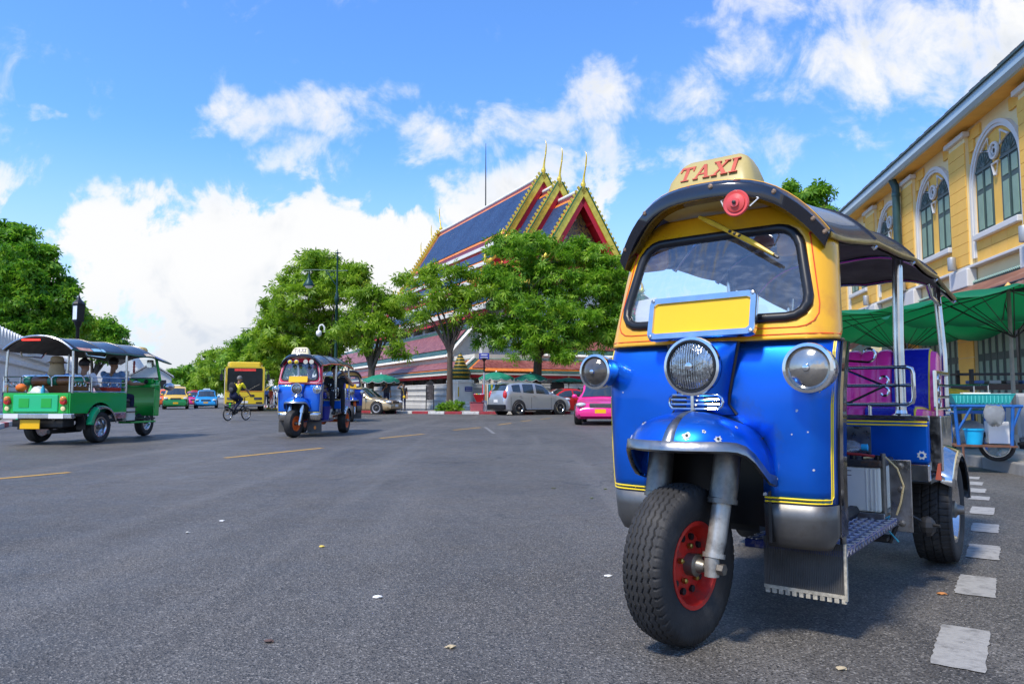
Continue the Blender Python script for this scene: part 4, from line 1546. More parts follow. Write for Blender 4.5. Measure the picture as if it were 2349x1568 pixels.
# string course, eaves, gutter
MB().box2((-0.14, Y0_, 4.50), (0.055, Y1_, 4.58)).build('string_course', WT, BLD, bevel=0.015)
MB().box2((-0.46, Y0_, 8.50), (7, Y1_, 8.56)).build('eaves_soffit', YW, BLD)
GUT = mat('pale blue gutter', (0.40, 0.50, 0.53), 0.4, 0.2, 0.08, 1, coat=0.2)
MB().prism([(-0.60, 8.82), (-0.62, 8.56), (-0.55, 8.46), (-0.462, 8.46), (-0.462, 8.82)], Y0_, Y1_, 'XZ').build('gutter', GUT, BLD)
MB().box2((-0.66, Y0_, 8.81), (-0.47, Y1_, 8.865)).build('gutter_lip', SHG, BLD)
RT = mat('grey roof tiles', (0.22, 0.20, 0.21), 0.7, 0, 0.3, 3)
mb = MB()
mb.quad((-0.56, Y0_, 8.87), (-0.56, Y1_, 8.87), (5, Y1_, 11.6), (5, Y0_, 11.6))
rfo = mb.build('roof', RT, BLD, solid=0.06)
tl = MB()
tl.box((0, 0, 0), (0.42, 0.29, 0.035), Matrix.Rotation(math.radians(-26), 3, 'Y'))
t0 = tl.build('roof_tile', RT, rfo, bevel=0.008)
t0.location = (-0.47, 17.0, 8.945)
rr_ = random.Random(5)
for r_ in range(2):
    for k in range(int(30 / 0.31)):
        o = t0.copy()
        COL.objects.link(o)
        o.location = (-0.47 + r_ * 0.36, 17.3 + k * 0.31, 8.95 + r_ * 0.18 + rr_.uniform(-0.008, 0.02))
# drainpipe
PIPE = mat('dark green pipe', (0.03, 0.075, 0.08), 0.4, 0.1, 0.15, 3)
mb = MB()
mb.tube([(-0.42, 27.3, 8.5), (-0.35, 27.3, 8.35), (-0.30, 27.3, 8.2), (-0.30, 27.3, 0.1)], 0.125, 14)
mb.lathe((-0.30, 27.3, 4.2), [(0.15, 0), (0.17, 0.05), (0.17, 0.15), (0.14, 0.2)], 'Z', 14)
mb.lathe((-0.30, 27.3, 7.9), [(0.135, 0), (0.14, 0.03), (0.14, 0.1), (0.13, 0.13)], 'Z', 14)
mb.build('drainpipe', PIPE, BLD, smooth=40)
for k in range(1, 6):
    MB().lathe((-0.30, PC[k] + 0.15, 4.55), [(0.10, 0), (0.11, 0.02), (0.11, 0.36), (0.10, 0.38)], 'Z', 14).build('lamp_can', mat('grey can', (0.36, 0.37, 0.37), 0.45, 0.4, 0.1, 4), BLD, smooth=40)
# ground floor: piers and folding shutters, valance and tarp
MB().box2((-0.05, Y0_, 3.72), (0.055, Y1_, 4.12)).build('valance_beam', SHG, BLD)
SCG = mat('pale scallops', (0.36, 0.52, 0.42), 0.6)
sc_ = MB()
sc_.lathe((0, 0, 0), [(0.035, -0.02), (0.035, 0.0)], 'X', 8)
s0 = sc_.build('scallop', SCG, BLD)
s0.location = (-0.06, 17.5, 4.10)
for k in range(1, 170):
    o = s0.copy()
    COL.objects.link(o)
    o.location = (-0.06, 17.5 + k * 0.10, 4.10)
for k in range(0, 8):
    pc = PC[k]
    MB().box2((-0.08, pc - 0.5, 0.1), (0.055, pc + 0.5, 3.70)).build('ground_pier', YJ, BLD)
    if 12 < pc < 30:
        z = 0.2
        while z < 3.5:
            MB().box2((-0.10, pc - 0.5, z), (-0.07, pc + 0.5, z + 0.44)).build('wall_block', YW, BLD)
            z += 0.46
    a, b = pc + 0.52, pc + PER - 0.52
    n = 8
    for j in range(n):
        y = a + (b - a) * (j + 0.5) / n
        w = (b - a) / n
        MB().box2((0.0, y - w / 2 + 0.008, 0.13), (0.054, y + w / 2 - 0.008, 3.4)).build('folding_leaf', SHG, BLD)
        if pc < 26:
            for (z0, z1) in ((0.4, 1.9), (2.1, 3.2)):
                MB().box2((-0.012, y - w / 2 + 0.09, z0), (0.004, y + w / 2 - 0.09, z1)).build('leaf_panel', SHP, BLD)
TARP = mat('brown tarpaulin', (0.20, 0.085, 0.05), 0.6, 0, 0.35, 1.2, bump=0.5, bscale=3, dirt=(0.34, 0.22, 0.17), dirt_amt=0.4, dirt_scale=1.5)
rings = []
rs = random.Random(8)
for k in range(47):
    y = 9 + k * 0.42
    f = 0.06 * math.sin(k * 1.7) + rs.uniform(-0.04, 0.04)
    rings.append([(-0.07, y, 4.02), (-0.5, y, 3.82 + f * 0.6), (-1.0, y, 3.58 + f), (-1.5, y, 3.36 - f * 0.5), (-1.92 + f * 0.5, y, 3.18 + f), (-1.98 + f * 0.6, y, 2.88 + f * 0.8), (-1.94 + f, y, 2.62 + f)])
mb = MB()
mb.loft(rings, closed=False)
aw = mb.build('tarp_awning', TARP, None, smooth=70, solid=0.01)
aw.location = BO
aw.rotation_euler = BLD.rotation_euler
tag(aw, 'sagging brown tarpaulin awning along the yellow building', 'awning')
mb = MB()
mb.tube([(-1.9, 9, 3.2), (-1.9, 28.3, 3.2)], 0.025, 6)
for y in (10, 16, 22, 28):
    mb.tube([(-1.9, y, 3.2), (-1.9, y, 0.13)], 0.025, 6)
mb.build('awning_frame', DARKM, aw)
def zigzag(t):
    t = t % 1.0
    return abs(t * 2 - 1) * 2 - 1


def tyre_mesh(r, w, rin, detail, kind='zig'):
    na = 600 if detail else 40
    # section from inner bead over the tread to the outer bead
    hw = w / 2
    side = [(-hw * 0.80, rin), (-hw * 0.93, rin + (r - rin) * 0.18), (-hw * 1.04, rin + (r - rin) * 0.45), (-hw * 1.02, rin + (r - rin) * 0.68), (-hw * 0.93, r - (r - rin) * 0.10)]
    ntr = 76 if detail else 6
    tread = [(-hw * 0.86 + 2 * hw * 0.86 * j / ntr, None) for j in range(ntr + 1)]
    prof = side + tread + [(-x, q) for x, q in reversed(side)]
    V = np.zeros((na, len(prof), 3))
    for i in range(na):
        a = 2 * PI * i / na
        for j, (x, q) in enumerate(prof):
            rr = q
            if q is None:
                e = abs(x) / (hw * 0.86)
                rr = r - 0.016 * e ** 2.2
                if detail:
                    if kind == 'zig':
                        z = zigzag(i / na * 50) * hw * 0.045
                        for gx in (-0.60, -0.30, 0.0, 0.30, 0.60):
                            if abs(x - z - gx * hw) < hw * 0.034:
                                rr -= 0.012
                        if e > 0.90 and (i % 12) < 3:
                            rr -= 0.006
                    else:
                        for gx in (-0.42, 0.0, 0.42):
                            if abs(x - gx * hw) < hw * 0.045:
                                rr -= 0.008
                        if (i % 12) < 2 and e > 0.45:
                            rr -= 0.007
                        if (i + int(20 * x / hw)) % 12 < 2 and e < 0.4:
                            rr -= 0.006
            elif detail and j in (4, len(prof) - 5) and (i % 12) < 3:
                rr -= 0.004
            V[i, j] = (x, rr * math.cos(a), rr * math.sin(a))
    m = len(prof)
    i, j = np.meshgrid(np.arange(na), np.arange(m - 1), indexing='ij')
    i2 = (i + 1) % na
    Q = np.stack([i * m + j, i2 * m + j, i2 * m + j + 1, i * m + j + 1], -1).reshape(-1, 4)
    return V.reshape(-1, 3), Q


def wheel(parent, loc, r, w, rin, rim_mat, detail=False, kind='zig', steer=0.0, dish=1, hub_mat=None, holes=10, spokes=0, name='wheel'):
    """axis along local X; dish=+1 shows the open face towards +X"""
    e = empty(name, loc)
    e.parent = parent
    e.rotation_euler = (0, 0, steer)
    V, Q = tyre_mesh(r, w, rin, detail, kind)
    t = np_mesh('tyre', V, Q, RUBBER, e, smooth=not detail)
    s = dish
    hw = w / 2
    mb = MB()
    mb.lathe((0, 0, 0), [(rin * 1.0, -hw * 0.82 * s), (rin * 0.93, -hw * 0.70 * s), (rin * 0.9, 0.0), (rin * 0.93, hw * 0.70 * s), (rin * 1.05, hw * 0.84 * s), (rin * 1.05, hw * 0.88 * s),
                         (rin * 0.95, hw * 0.86 * s), (rin * 0.86, hw * 0.55 * s), (rin * 0.80, hw * 0.2 * s), (rin * 0.62, hw * 0.26 * s), (rin * 0.40, hw * 0.40 * s), (rin * 0.2, hw * 0.42 * s), (0.004, hw * 0.42 * s)], 'X', 40 if detail else 22)
    mb.build('rim', rim_mat, e, smooth=40)
    if holes:
        for k in range(holes if detail else 0):
            h = MB()
            a = 2 * PI * k / holes
            h.lathe((hw * 0.25 * s, rin * 0.66 * math.cos(a), rin * 0.66 * math.sin(a)), [(rin * 0.085, -0.004), (rin * 0.085, 0.012 * 1)], 'X', 10)
            h.build('vent_hole', BLACK, e)
    h = MB()
    hm = hub_mat or GREASE
    h.lathe((0, 0, 0), [(rin * 0.27, hw * 0.3 * s), (rin * 0.27, hw * 0.9 * s), (rin * 0.18, hw * 1.0 * s), (rin * 0.12, hw * 1.35 * s), (0.004, hw * 1.37 * s)], 'X', 18)
    h.build('hub', hm, e, smooth=40)
    if detail:
        for k in range(5):
            a = 2 * PI * k / 5 + 0.3
            b = MB()
            b.lathe((hw * 0.42 * s, rin * 0.44 * math.cos(a), rin * 0.44 * math.sin(a)), [(0.011, 0), (0.011, 0.014 * s), (0.006, 0.018 * s)], 'X', 6)
            b.build('wheel_nut', mat('brass nut', (0.45, 0.30, 0.07), 0.35, 0.9, 0.3, 30), e)
    return e


def lamp(parent, c, r, depth, lens, name='side_lamp', shell=None):
    """round lamp that faces local -Y"""
    mb = MB()
    mb.lathe(c, [(r * 0.55, depth), (r * 0.86, depth * 0.8), (r * 0.98, depth * 0.35), (r * 1.0, 0.0), (r * 1.05, -0.008), (r * 1.03, -0.022), (r * 0.90, -0.024), (r * 0.87, -0.012), (0.003, -0.008)], 'Y', 36)
    o = mb.build(name, shell or CHROME, parent, smooth=35)
    g = MB()
    g.lathe(c, [(r * 0.868, -0.013), (r * 0.72, -0.024), (r * 0.4, -0.036), (0.003, -0.04)], 'Y', 28, cap=(False, True))
    g.build('lens', lens, o, smooth=60)
    if r > 0.11:
        q = MB()
        for k in range(-8, 9):
            x = k * r * 0.09
            h_ = math.sqrt(max(0, (r * 0.80) ** 2 - x * x))
            yo = c[1] - 0.027 - 0.014 * (1 - (x / r) ** 2)
            q.tube([(c[0] + x, yo + 0.016, c[2] - h_), (c[0] + x, yo, c[2] - h_ * 0.5), (c[0] + x, yo - 0.002, c[2]), (c[0] + x, yo, c[2] + h_ * 0.5), (c[0] + x, yo + 0.016, c[2] + h_)], 0.0028, 4)
        q.build('lens_fluting', LENS, o, smooth=50)['kind'] = 'stuff'
        MB().ring((c[0], c[1] - 0.022, c[2]), r * 0.89, 0.006, 'Y', 36, 6).build('lens_gasket', BLACK, o)
    b = MB()
    b.lathe((c[0], c[1] - 0.04, c[2]), [(r * 0.17, 0.004), (r * 0.13, -0.006), (0.002, -0.009)], 'Y', 12)
    b.build('bulb_cap', CHROME, o, smooth=50)
    return o


def wrap(s, a, r):
    sg = 1 if s >= 0 else -1
    s = abs(s)
    if s <= a:
        return sg * s, 0.0
    if s <= a + r * PI / 2:
        t = (s - a) / r
        return sg * (a + r * math.sin(t)), r * (1 - math.cos(t))
    return sg * (a + r), r + (s - a - r * PI / 2)


def cowl_pt(s, z, out=0.0):
    k = 1 - 0.05 * (1.15 - z) / 0.77
    x, y = wrap(s, 0.42, 0.08)
    x *= 0.965
    yb = -0.03 * max(0, 1 - (x / 0.5) ** 2) + 0.05 * max(0, (z - 0.98) / 0.17) ** 2 + 0.03 * max(0, (0.75 - z) / 0.35) ** 2
    n = max(0.0, min(1.0, 1 - (y / 0.08)))
    return (x * k + (out * (1 - n) * (1 if x > 0 else -1)), 0.205 + y + yb - out * n, z)


def scr_pt(s, z, out=0.0):
    t = (z - 1.15) / 0.5
    k = 1 - 0.085 * t
    x, y = wrap(s, 0.40, 0.10)
    x *= 0.975
    yb = -0.03 * max(0, 1 - (x / 0.5) ** 2)
    n = max(0.0, min(1.0, 1 - y / 0.10))
    return (x * k + (out * (1 - n) * (1 if x > 0 else -1)), 0.225 + 0.15 * t + y + yb - out * n, z)


ROOF_E, ROOF_C = 1.57, 1.80


def roof_hw(y):
    return 0.455 + 0.085 * min(1, max(0, (y - 0.3) / 1.4))


def roof_z(x, y):
    q = min(1.0, abs(x) / roof_hw(y))
    return ROOF_E + (ROOF_C - ROOF_E) * (1 - q ** 3.2)


def tuk(name, label, cat, loc, phi, scale, o):
    R = empty(name, loc, -math.radians(phi), label, cat, o.get('group'), scale)
    det = o.get('detail', False)
    body, up = o['body'], o['upper']
    pin = o.get('pin', STRIPE)
    # ---- cowl with the opening for the wheel
    NX = 0.245
    ss = sorted(set([-0.60, -0.575, -0.546] + [-0.42 - 0.126 * k / 5 for k in range(5)] + [-0.42, -0.36, -0.3, -NX, -0.2, -0.1, 0, 0.1, 0.2, NX, 0.3, 0.36, 0.42] + [0.42 + 0.126 * k / 5 for k in range(5)] + [0.546, 0.575, 0.60]))
    zs = [0.53, 0.58, 0.64, 0.70, 0.76, 0.84, 0.92, 1.0, 1.06, 1.11, 1.148]

    def grid(ss, zs, skip, fn, out=0.0):
        mb = MB()
        idx = {}
        vs, fs = [], []
        for i, s in enumerate(ss):
            for j, z in enumerate(zs):
                idx[i, j] = len(vs)
                vs.append(fn(s, z, out))
        for i in range(len(ss) - 1):
            for j in range(len(zs) - 1):
                if skip((ss[i] + ss[i + 1]) / 2, (zs[j] + zs[j + 1]) / 2):
                    continue
                fs.append((idx[i, j], idx[i + 1, j], idx[i + 1, j + 1], idx[i, j + 1]))
        mb._add(vs, fs)
        return mb
    notch = lambda s, z: abs(s) < NX and z < 0.76
    # gentle dents are part of the sheet
    def dented(s, z, out=0.0):
        p = cowl_pt(s, z, out)
        if det:
            d = 0.010 * math.exp(-((s + 0.36) ** 2 / 0.004 + (z - 0.80) ** 2 / 0.0012)) + 0.008 * math.exp(-((s - 0.33) ** 2 / 0.006 + (z - 0.72) ** 2 / 0.004))
            return (p[0], p[1] + d, p[2])
        return p
    s2 = [s for s in ss if -0.5461 <= s <= 0.5461]
    c = grid(s2, zs, notch, dented).build('cowl_panel', body, R, smooth=50, solid=0.012)
    # polished valance along the bottom, both sides of the wheel
    for sg in (-1, 1):
        sv = [s for s in s2 if s * sg >= NX - 1e-6]
        mb = grid(sv, [0.36, 0.375, 0.41, 0.47, 0.527], lambda a, b: False, lambda s, z, q: cowl_pt(s, z, 0.004 - 0.03 * max(0, (0.41 - z) / 0.05)))
        mb.build('valance', o.get('valance', mat('dull valance steel', (0.19, 0.186, 0.18), 0.5, 0.9, 0.25, 6, bump=0.15, bscale=9, dirt=(0.13, 0.10, 0.07), dirt_amt=0.35, dirt_scale=5)), R, smooth=50, solid=0.012)
        st = [0.546, 0.565, 0.60, 0.66]
        mb = grid([sg * s for s in st], [0.40, 0.7, 0.95, 1.148], lambda a, b: False, cowl_pt, 0.004)
        mb.build('side_trim', o.get('side', mat('polished dark side', (0.06, 0.06, 0.075), 0.10, 0.9, 0.4, 6, rvar=0.06)), R, smooth=50, solid=0.012)
    # pinstripes: along the bottom, and up the corners
    for sg in (-1, 1):
        for dz in ((0.0, 0.014) if det else (0.004,)):
            pts = [cowl_pt(sg * s, 0.535 + dz, 0.008) for s in (NX + 0.005, 0.3, 0.36, 0.42, 0.45, 0.48, 0.505)] + [cowl_pt(sg * (0.505 + dz * 0.6), z, 0.008) for z in (0.56, 0.7, 0.9, 1.1, 1.14)]
            MB().tube(pts, 0.0035 if det else 0.005, 4).build('pinstripe', pin, R)
    # ---- nose in the middle
    def nose(t, z):
        hw = 0.148 - 0.045 * min(1, (1.15 - z) / 0.22) if z > 0.90 else 0.103 + 0.03 * (0.90 - z) / 0.04
        d = 0.085 if z < 1.08 else 0.085 - 0.06 * ((z - 1.08) / 0.07) ** 2
        q = abs(t)
        f = 1 - q ** 4
        return (t * hw, 0.172 - d * f, z)
    zz = [0.86, 0.90, 0.94, 0.98, 1.02, 1.06, 1.09, 1.12, 1.138, 1.148]
    tt = [-1, -0.95, -0.85, -0.6, -0.3, 0, 0.3, 0.6, 0.85, 0.95, 1]
    mb = MB()
    mb.loft([[nose(t, z) for t in tt] for z in zz], closed=False)
    mb.build('nose_panel', o.get('nose', body), R, smooth=60, solid=0.008)
    for sg in (-1, 1):
        MB().tube([(nose(sg, z)[0] * 1.02, 0.166, z) for z in zz], 0.007, 6).build('nose_trim', BLACK, R)
    lamp(R, (0, 0.072, 1.05), 0.112, 0.07, LENS, 'headlamp')
    # chrome grille badge
    mb = MB()
    for dz in (-0.03, -0.010, 0.010, 0.03):
        wv = 0.095 if abs(dz) > 0.02 else 0.1
        mb.tube([(-wv, 0.082, 0.91 + dz * 0.9), (-wv * 0.5, 0.068, 0.91 + dz * 0.9), (0, 0.064, 0.91 + dz * 0.9), (wv * 0.5, 0.068, 0.91 + dz * 0.9), (wv, 0.082, 0.91 + dz * 0.9)], 0.0055, 6)
    for sg in (-1, 1):
        mb.tube([(sg * 0.094, 0.082, 0.937), (sg * 0.108, 0.086, 0.925), (sg * 0.112, 0.088, 0.91), (sg * 0.108, 0.086, 0.895), (sg * 0.094, 0.082, 0.883)], 0.0055, 6)
    mb.box((0, 0.062, 0.91), (0.012, 0.012, 0.062))
    mb.build('grille', CHROME, R, smooth=50)
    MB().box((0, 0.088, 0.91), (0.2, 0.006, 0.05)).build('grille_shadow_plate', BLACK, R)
    # ---- mudguard: a half dome
    def guard(t, v):
        a = t * PI / 2
        A = Vector((0.155 * t, 0.175 - 0.10 * (1 - t * t), 0.872 - 0.05 * t * t))
        Rm = Vector((0.272 * math.sin(a), 0.19 - 0.36 * math.cos(a) ** 0.8 if abs(t) < 1 else 0.19, 0.742 - 0.14 * abs(math.sin(a)) ** 14))
        Cc = Vector((0.27 * math.sin(a), 0.17 - 0.30 * max(0, math.cos(a)) ** 0.8, 0.868 - 0.08 * abs(math.sin(a)) ** 5))
        return A * (1 - v) ** 2 + Cc * 2 * v * (1 - v) + Rm * v * v
    tt = [-1 + 2 * k / 24 for k in range(25)]
    mb = MB()
    mb.loft([[guard(t, v) for t in tt] for v in [k / 8 for k in range(9)]], closed=False)
    g = mb.build('mudguard', o.get('guard', body), R, smooth=60, solid=0.008)
    mb = MB()
    mb.loft([[guard(t, 1.0) + Vector((0, -0.004, 0.028)) + Vector((0.006 * math.sin(t * PI / 2), -0.004, 0)) for t in tt], [guard(t, 1.0) + Vector((0.010 * math.sin(t * PI / 2), -0.012, -0.004)) for t in tt], [guard(t, 1.0) + Vector((0, 0.004, -0.012)) for t in tt]], closed=False)
    mb.build('guard_rim', WORN, g, smooth=50, solid=0.006)
    MB().tube([guard(0, v) + Vector((0, -0.002, 0.002)) for v in [k / 8 for k in range(9)]], [0.010 + 0.016 * k / 8 for k in range(9)], 8, flat=0.5).build('guard_rib', WORN, g, smooth=50)
    MB().tube([guard(t, 0) + Vector((0, -0.004, 0)) for t in tt], 0.007, 6).build('guard_seal', BLACK, g)
    if det:
        chip = mat('chipped primer', (0.55, 0.54, 0.52), 0.6, 0.2, 0.3, 30)
        for (t, v, q) in ((0.16, 0.80, 0.017), (0.42, 0.84, 0.016), (-0.62, 0.85, 0.014), (-0.45, 0.55, 0.010), (0.3, 0.72, 0.008), (0.62, 0.5, 0.006)):
            p = guard(t, v)
            nrm = (guard(t + 0.02, v) - p).cross(guard(t, v + 0.02) - p).normalized()
            if nrm.y > 0:
                nrm = -nrm
            qn = nrm.to_track_quat('Z', 'Y').to_matrix()
            rr_ = random.Random(int(t * 100))
            pl = [(p + nrm * 0.0055 + qn @ Vector((q * rr_.uniform(0.5, 1.25) * math.cos(a), q * rr_.uniform(0.5, 1.25) * math.sin(a), 0))) for a in [2 * PI * k / 14 for k in range(14)]]
            mb = MB()
            mb.loft([[x - nrm * 0.002 for x in pl], pl])
            mb.build('paint_chip', chip, g)
            MB().lathe((0, 0, 0), [(q * 0.3, 0), (q * 0.3, 0.004), (0.001, 0.005)], 'Z', 8).build('rivet', DARKM, g, M=Matrix.Translation(p + nrm * 0.005) @ qn.to_4x4())
        for (s, z, q) in ((0.33, 0.71, 0.010), (0.38, 0.88, 0.006), (0.44, 0.66, 0.005), (0.25, 0.56, 0.011), (0.42, 0.8, 0.005), (0.3, 0.62, 0.004), (-0.3, 0.7, 0.004), (0.46, 0.95, 0.005), (0.36, 0.79, 0.004), (-0.33, 0.62, 0.005), (-0.4, 0.95, 0.004)):
            p = Vector(dented(s, z, 0.0065))
            rr_ = random.Random(int(s * 1000 + z * 77))
            pl = [p + Vector((q * rr_.uniform(0.4, 1.2) * math.cos(a), 0, q * rr_.uniform(0.4, 1.2) * math.sin(a))) for a in [2 * PI * k / 10 for k in range(10)]]
            MB().loft([[x + Vector((0, 0.003, 0)) for x in pl], pl]).build('paint_chip', chip, c)
    # ---- windscreen surround
    zc = 1.425
    outer, inner = [], []
    hole = [(a * (1.0 - 0.07 * (b / 0.2)), b + zc) for a, b in rrect(0.80, 0.375, 0.085, 6)]
    hole = [(p.x, p.y) for p in resample([(a, b, 0) for a, b in hole], 64)]
    def edge(a):
        ca, sa = math.cos(a), math.sin(a)
        k = min(0.575 / max(abs(ca), 1e-6), (0.275 if sa < 0 else 0.285) / max(abs(sa), 1e-6))
        return (ca * k, zc + sa * k)
    def pos(p):
        return scr_pt(p[0], p[1])
    rings = []
    out = [edge(math.atan2((p[1] - zc) , p[0] * 0.48) if False else math.atan2((p[1] - zc) / 0.28, p[0] / 0.575)) for p in hole]
    out = []
    for p in hole:
        a, b = p[0] / 0.40, (p[1] - zc) / 0.19
        k = 1 / max(abs(a), abs(b))
        out.append((a * k * 0.575, zc + b * k * (0.275 if b < 0 else 0.29)))
    for t in [0, 0.15, 0.3, 0.45, 0.6, 0.7, 0.8, 0.9, 1.0]:
        rg = [scr_pt(h[0] + (q[0] - h[0]) * t, h[1] + (q[1] - h[1]) * t) for h, q in zip(hole, out)]
        rings.append([(p[0], p[1], min(p[2], roof_z(p[0], p[1]) - 0.045)) for p in rg])
    mb = MB()
    mb.loft(rings, True, (False, False))
    fr = mb.build('windscreen_surround', up, R, smooth=50, solid=0.010)
    mb = MB()
    mb.tube([scr_pt(h[0], h[1], 0.004) for h in hole] + [scr_pt(hole[0][0], hole[0][1], 0.004)], 0.021, 8, cap=False)
    mb.build('gasket', BLACK, R, smooth=60)
    mb = MB()
    g0 = [[scr_pt(h[0] * t, zc + (h[1] - zc) * t, 0.004) for h in hole] for t in (1.0, 0.6, 0.3, 0.02)]
    mb.loft(g0, True, (False, True))
    mb.build('windscreen', GLASS, R, smooth=60)
    pinu = o.get('pin_upper', REDSTR)
    if det or o.get('pin_upper'):
        for off in ((0.040,) if det else (0.05,)):
            ho = [(p[0] + off * 1.0 * (1 if p[0] > 0 else -1) * min(1, abs(p[0]) / 0.3), p[1] + off * (1 if p[1] > zc else -1) * min(1, abs(p[1] - zc) / 0.12)) for p in hole]
            pts = [scr_pt(h[0], h[1], 0.006) for h in ho if h[1] < 1.60]
            k0 = max(range(len(ho)), key=lambda i: (ho[i][1] >= 1.60) * 1000 + i)
            seq = [scr_pt(ho[(k0 + 1 + i) % len(ho)][0], ho[(k0 + 1 + i) % len(ho)][1], 0.006) for i in range(len(ho))]
            seq = [q for q in seq if q[2] < 1.60]
            MB().tube(seq, 0.0028 if det else 0.007, 4).build('pinstripe', pinu, fr)
        for zz_ in (1.170,):
            MB().tube([scr_pt(s, zz_, 0.006) for s in [-0.55 + 1.1 * k / 24 for k in range(25)]], 0.0026, 4).build('pinstripe', pinu, fr)
    MB().tube([cowl_pt(s, 1.15, 0.006) for s in [-0.57 + 1.14 * k / 30 for k in range(31)]], 0.008, 6).build('waist_seal', BLACK, R)
    # ---- plate
    pt = o.get('plate_tilt', 0.0)
    P = empty('number_plate', (o.get('plate_x', -0.03), 0.15, 1.255))
    P.parent = R
    P.rotation_euler = (math.radians(-14), pt, 0)
    if det:
        mb = MB()
        ou = resample([(a, 0, b) for a, b in rrect(0.46, 0.185, 0.022, 4)], 56)
        inn = resample([(a, 0, b) for a, b in rrect(0.405, 0.128, 0.006, 4)], 56)
        mb.loft([[Vector((p.x, 0.014, p.z)) for p in ou], [Vector((p.x, -0.006, p.z)) for p in ou], [Vector((p.x * 0.985, -0.013, p.z * 0.965)) for p in ou], [Vector((p.x * 1.02, -0.012, p.z * 1.03)) for p in inn], [Vector((p.x, -0.002, p.z)) for p in inn]], True, (True, False))
        mb.build('plate_frame', CHROME, P, smooth=40)
        for sx in (-1, 1):
            for sz in (-1, 1):
                MB().lathe((sx * 0.213, -0.013, sz * 0.078), [(0.008, 0.004), (0.008, -0.003), (0.003, -0.004)], 'Y', 10).build('screw', WORN, P)
    MB().box((0, 0.0, 0), (0.41, 0.006, 0.134)).build('plate', PLATEY, P, bevel=0.002)
    # ---- lamps at the sides
    lamp(R, (-0.475, 0.125, 1.04), 0.074, 0.11, LENSD if det else LENS)
    lamp(R, (0.43, 0.115, 1.035), 0.088, 0.13, mat('clouded lamp glass', (0.36, 0.33, 0.29), 0.12, 0.85, 0.4, 9, coat=0.9, bump=0.2, bscale=20) if det else LENS)
    # ---- wiper
    if det:
        mb = MB()
        mb.tube([(-0.06, 0.30, 1.70), (0.0, 0.29, 1.665), (0.08, 0.285, 1.615)], [0.013, 0.021, 0.016], 8, flat=0.6)
        mb.tube([(0.075, 0.284, 1.617), (0.17, 0.262, 1.56), (0.27, 0.242, 1.49)], [0.010, 0.012, 0.006], 6)
        w = mb.build('wiper', mat('wiper yellow', (0.75, 0.45, 0.03), 0.4, 0, 0.2, 20), R, smooth=40)
        MB().tube([(0.09, 0.296, 1.603), (0.285, 0.252, 1.478)], 0.006, 5).build('wiper_blade', BLACK, w)
        for k in range(3):
            MB().ell((0.082 + 0.022 * k, 0.272 - 0.004 * k, 1.614 - 0.013 * k), (0.008, 0.005, 0.007), 8, 5).build('wiper_bolt', DARKM, w)
        # permit in the window
        MB().box((-0.315, 0.285, 1.31), (0.105, 0.002, 0.115), Matrix.Rotation(math.radians(-14), 3, 'X') @ Matrix.Rotation(math.radians(-6), 3, 'Y')).build('permit_paper', WHITE, R)
    # ---- roof
    Y0, Y1 = 0.20, 3.02
    frames = [0.20, 0.95, 1.62, 2.3, 3.02]
    nx = 28
    xs = [math.sin(PI / 2 * (-1 + 2 * k / nx)) for k in range(nx + 1)]
    ys = []
    for a, b in zip(frames[:-1], frames[1:]):
        ys += [a + (b - a) * k / 6 for k in range(6)]
    ys.append(frames[-1])

    def roof_pt(x, y, lift=0.0):
        f = 0
        for a, b in zip(frames[:-1], frames[1:]):
            if a <= y <= b:
                f = math.sin(PI * (y - a) / (b - a))
        sag = -0.016 * f
        q = abs(x)
        x = x * roof_hw(y)
        lead = 0.15 * q ** 2 * max(0, 1 - (y - Y0) / 0.5)       # front corners sweep back
        arch = 0.02 * math.sin(PI * (y - Y0) / (Y1 - Y0))
        drop = -0.04 * max(0, (y - 2.3) / 0.7) ** 2 + 0.06 * q * min(1, max(0, y - 0.2))
        return (x, y + lead, roof_z(x, y) + sag + arch + lift + drop)
    mb = MB()
    mb.loft([[roof_pt(x, y) for x in xs] for y in ys], closed=False)
    rf = mb.build('roof', o.get('roof', VINYL), R, smooth=50, solid=0.014)
    mb = MB()
    mb.loft([[(p[0] * 0.97, p[1], p[2] - 0.022) for p in [roof_pt(x, y) for x in xs]] for y in ys[1:]], closed=False)
    mb.build('roof_lining', LINING, rf, smooth=60)
    lip = MB()
    lip.loft([[Vector(roof_pt(x, Y0)) + Vector((0, -0.012, 0.010)) for x in xs], [Vector(roof_pt(x, Y0)) + Vector((0.006 * x, -0.034, -0.012)) for x in xs],
              [Vector(roof_pt(x, Y0)) * 1.0 + Vector((-0.012 * x, -0.026, -0.055)) for x in xs], [Vector(roof_pt(x, Y0)) + Vector((-0.03 * x, 0.03, -0.06)) for x in xs]], closed=False)
    lip.build('roof_brim', o.get('brim', mat('black brim', (0.014, 0.015, 0.022), 0.16, 0.2, 0.2, 5, coat=0.8)), rf, smooth=60, solid=0.006)
    mb = MB()
    mb.tube([Vector(roof_pt(x, Y0)) + Vector((0, -0.008, 0.012)) for x in xs], 0.0045, 6)
    mb.build('brim_piping', o.get('pipe', YELLOW), rf, smooth=60)
    for sg in (-1, 1):
        mb = MB()
        mb.tube([Vector(roof_pt(sg, y)) + Vector((0, 0, -0.006)) for y in ys], 0.012, 6)
        mb.build('eave_piping', o.get('eave', mat('tarnished brass trim', (0.30, 0.22, 0.06), 0.4, 0.6, 0.5, 9)), rf, smooth=60)
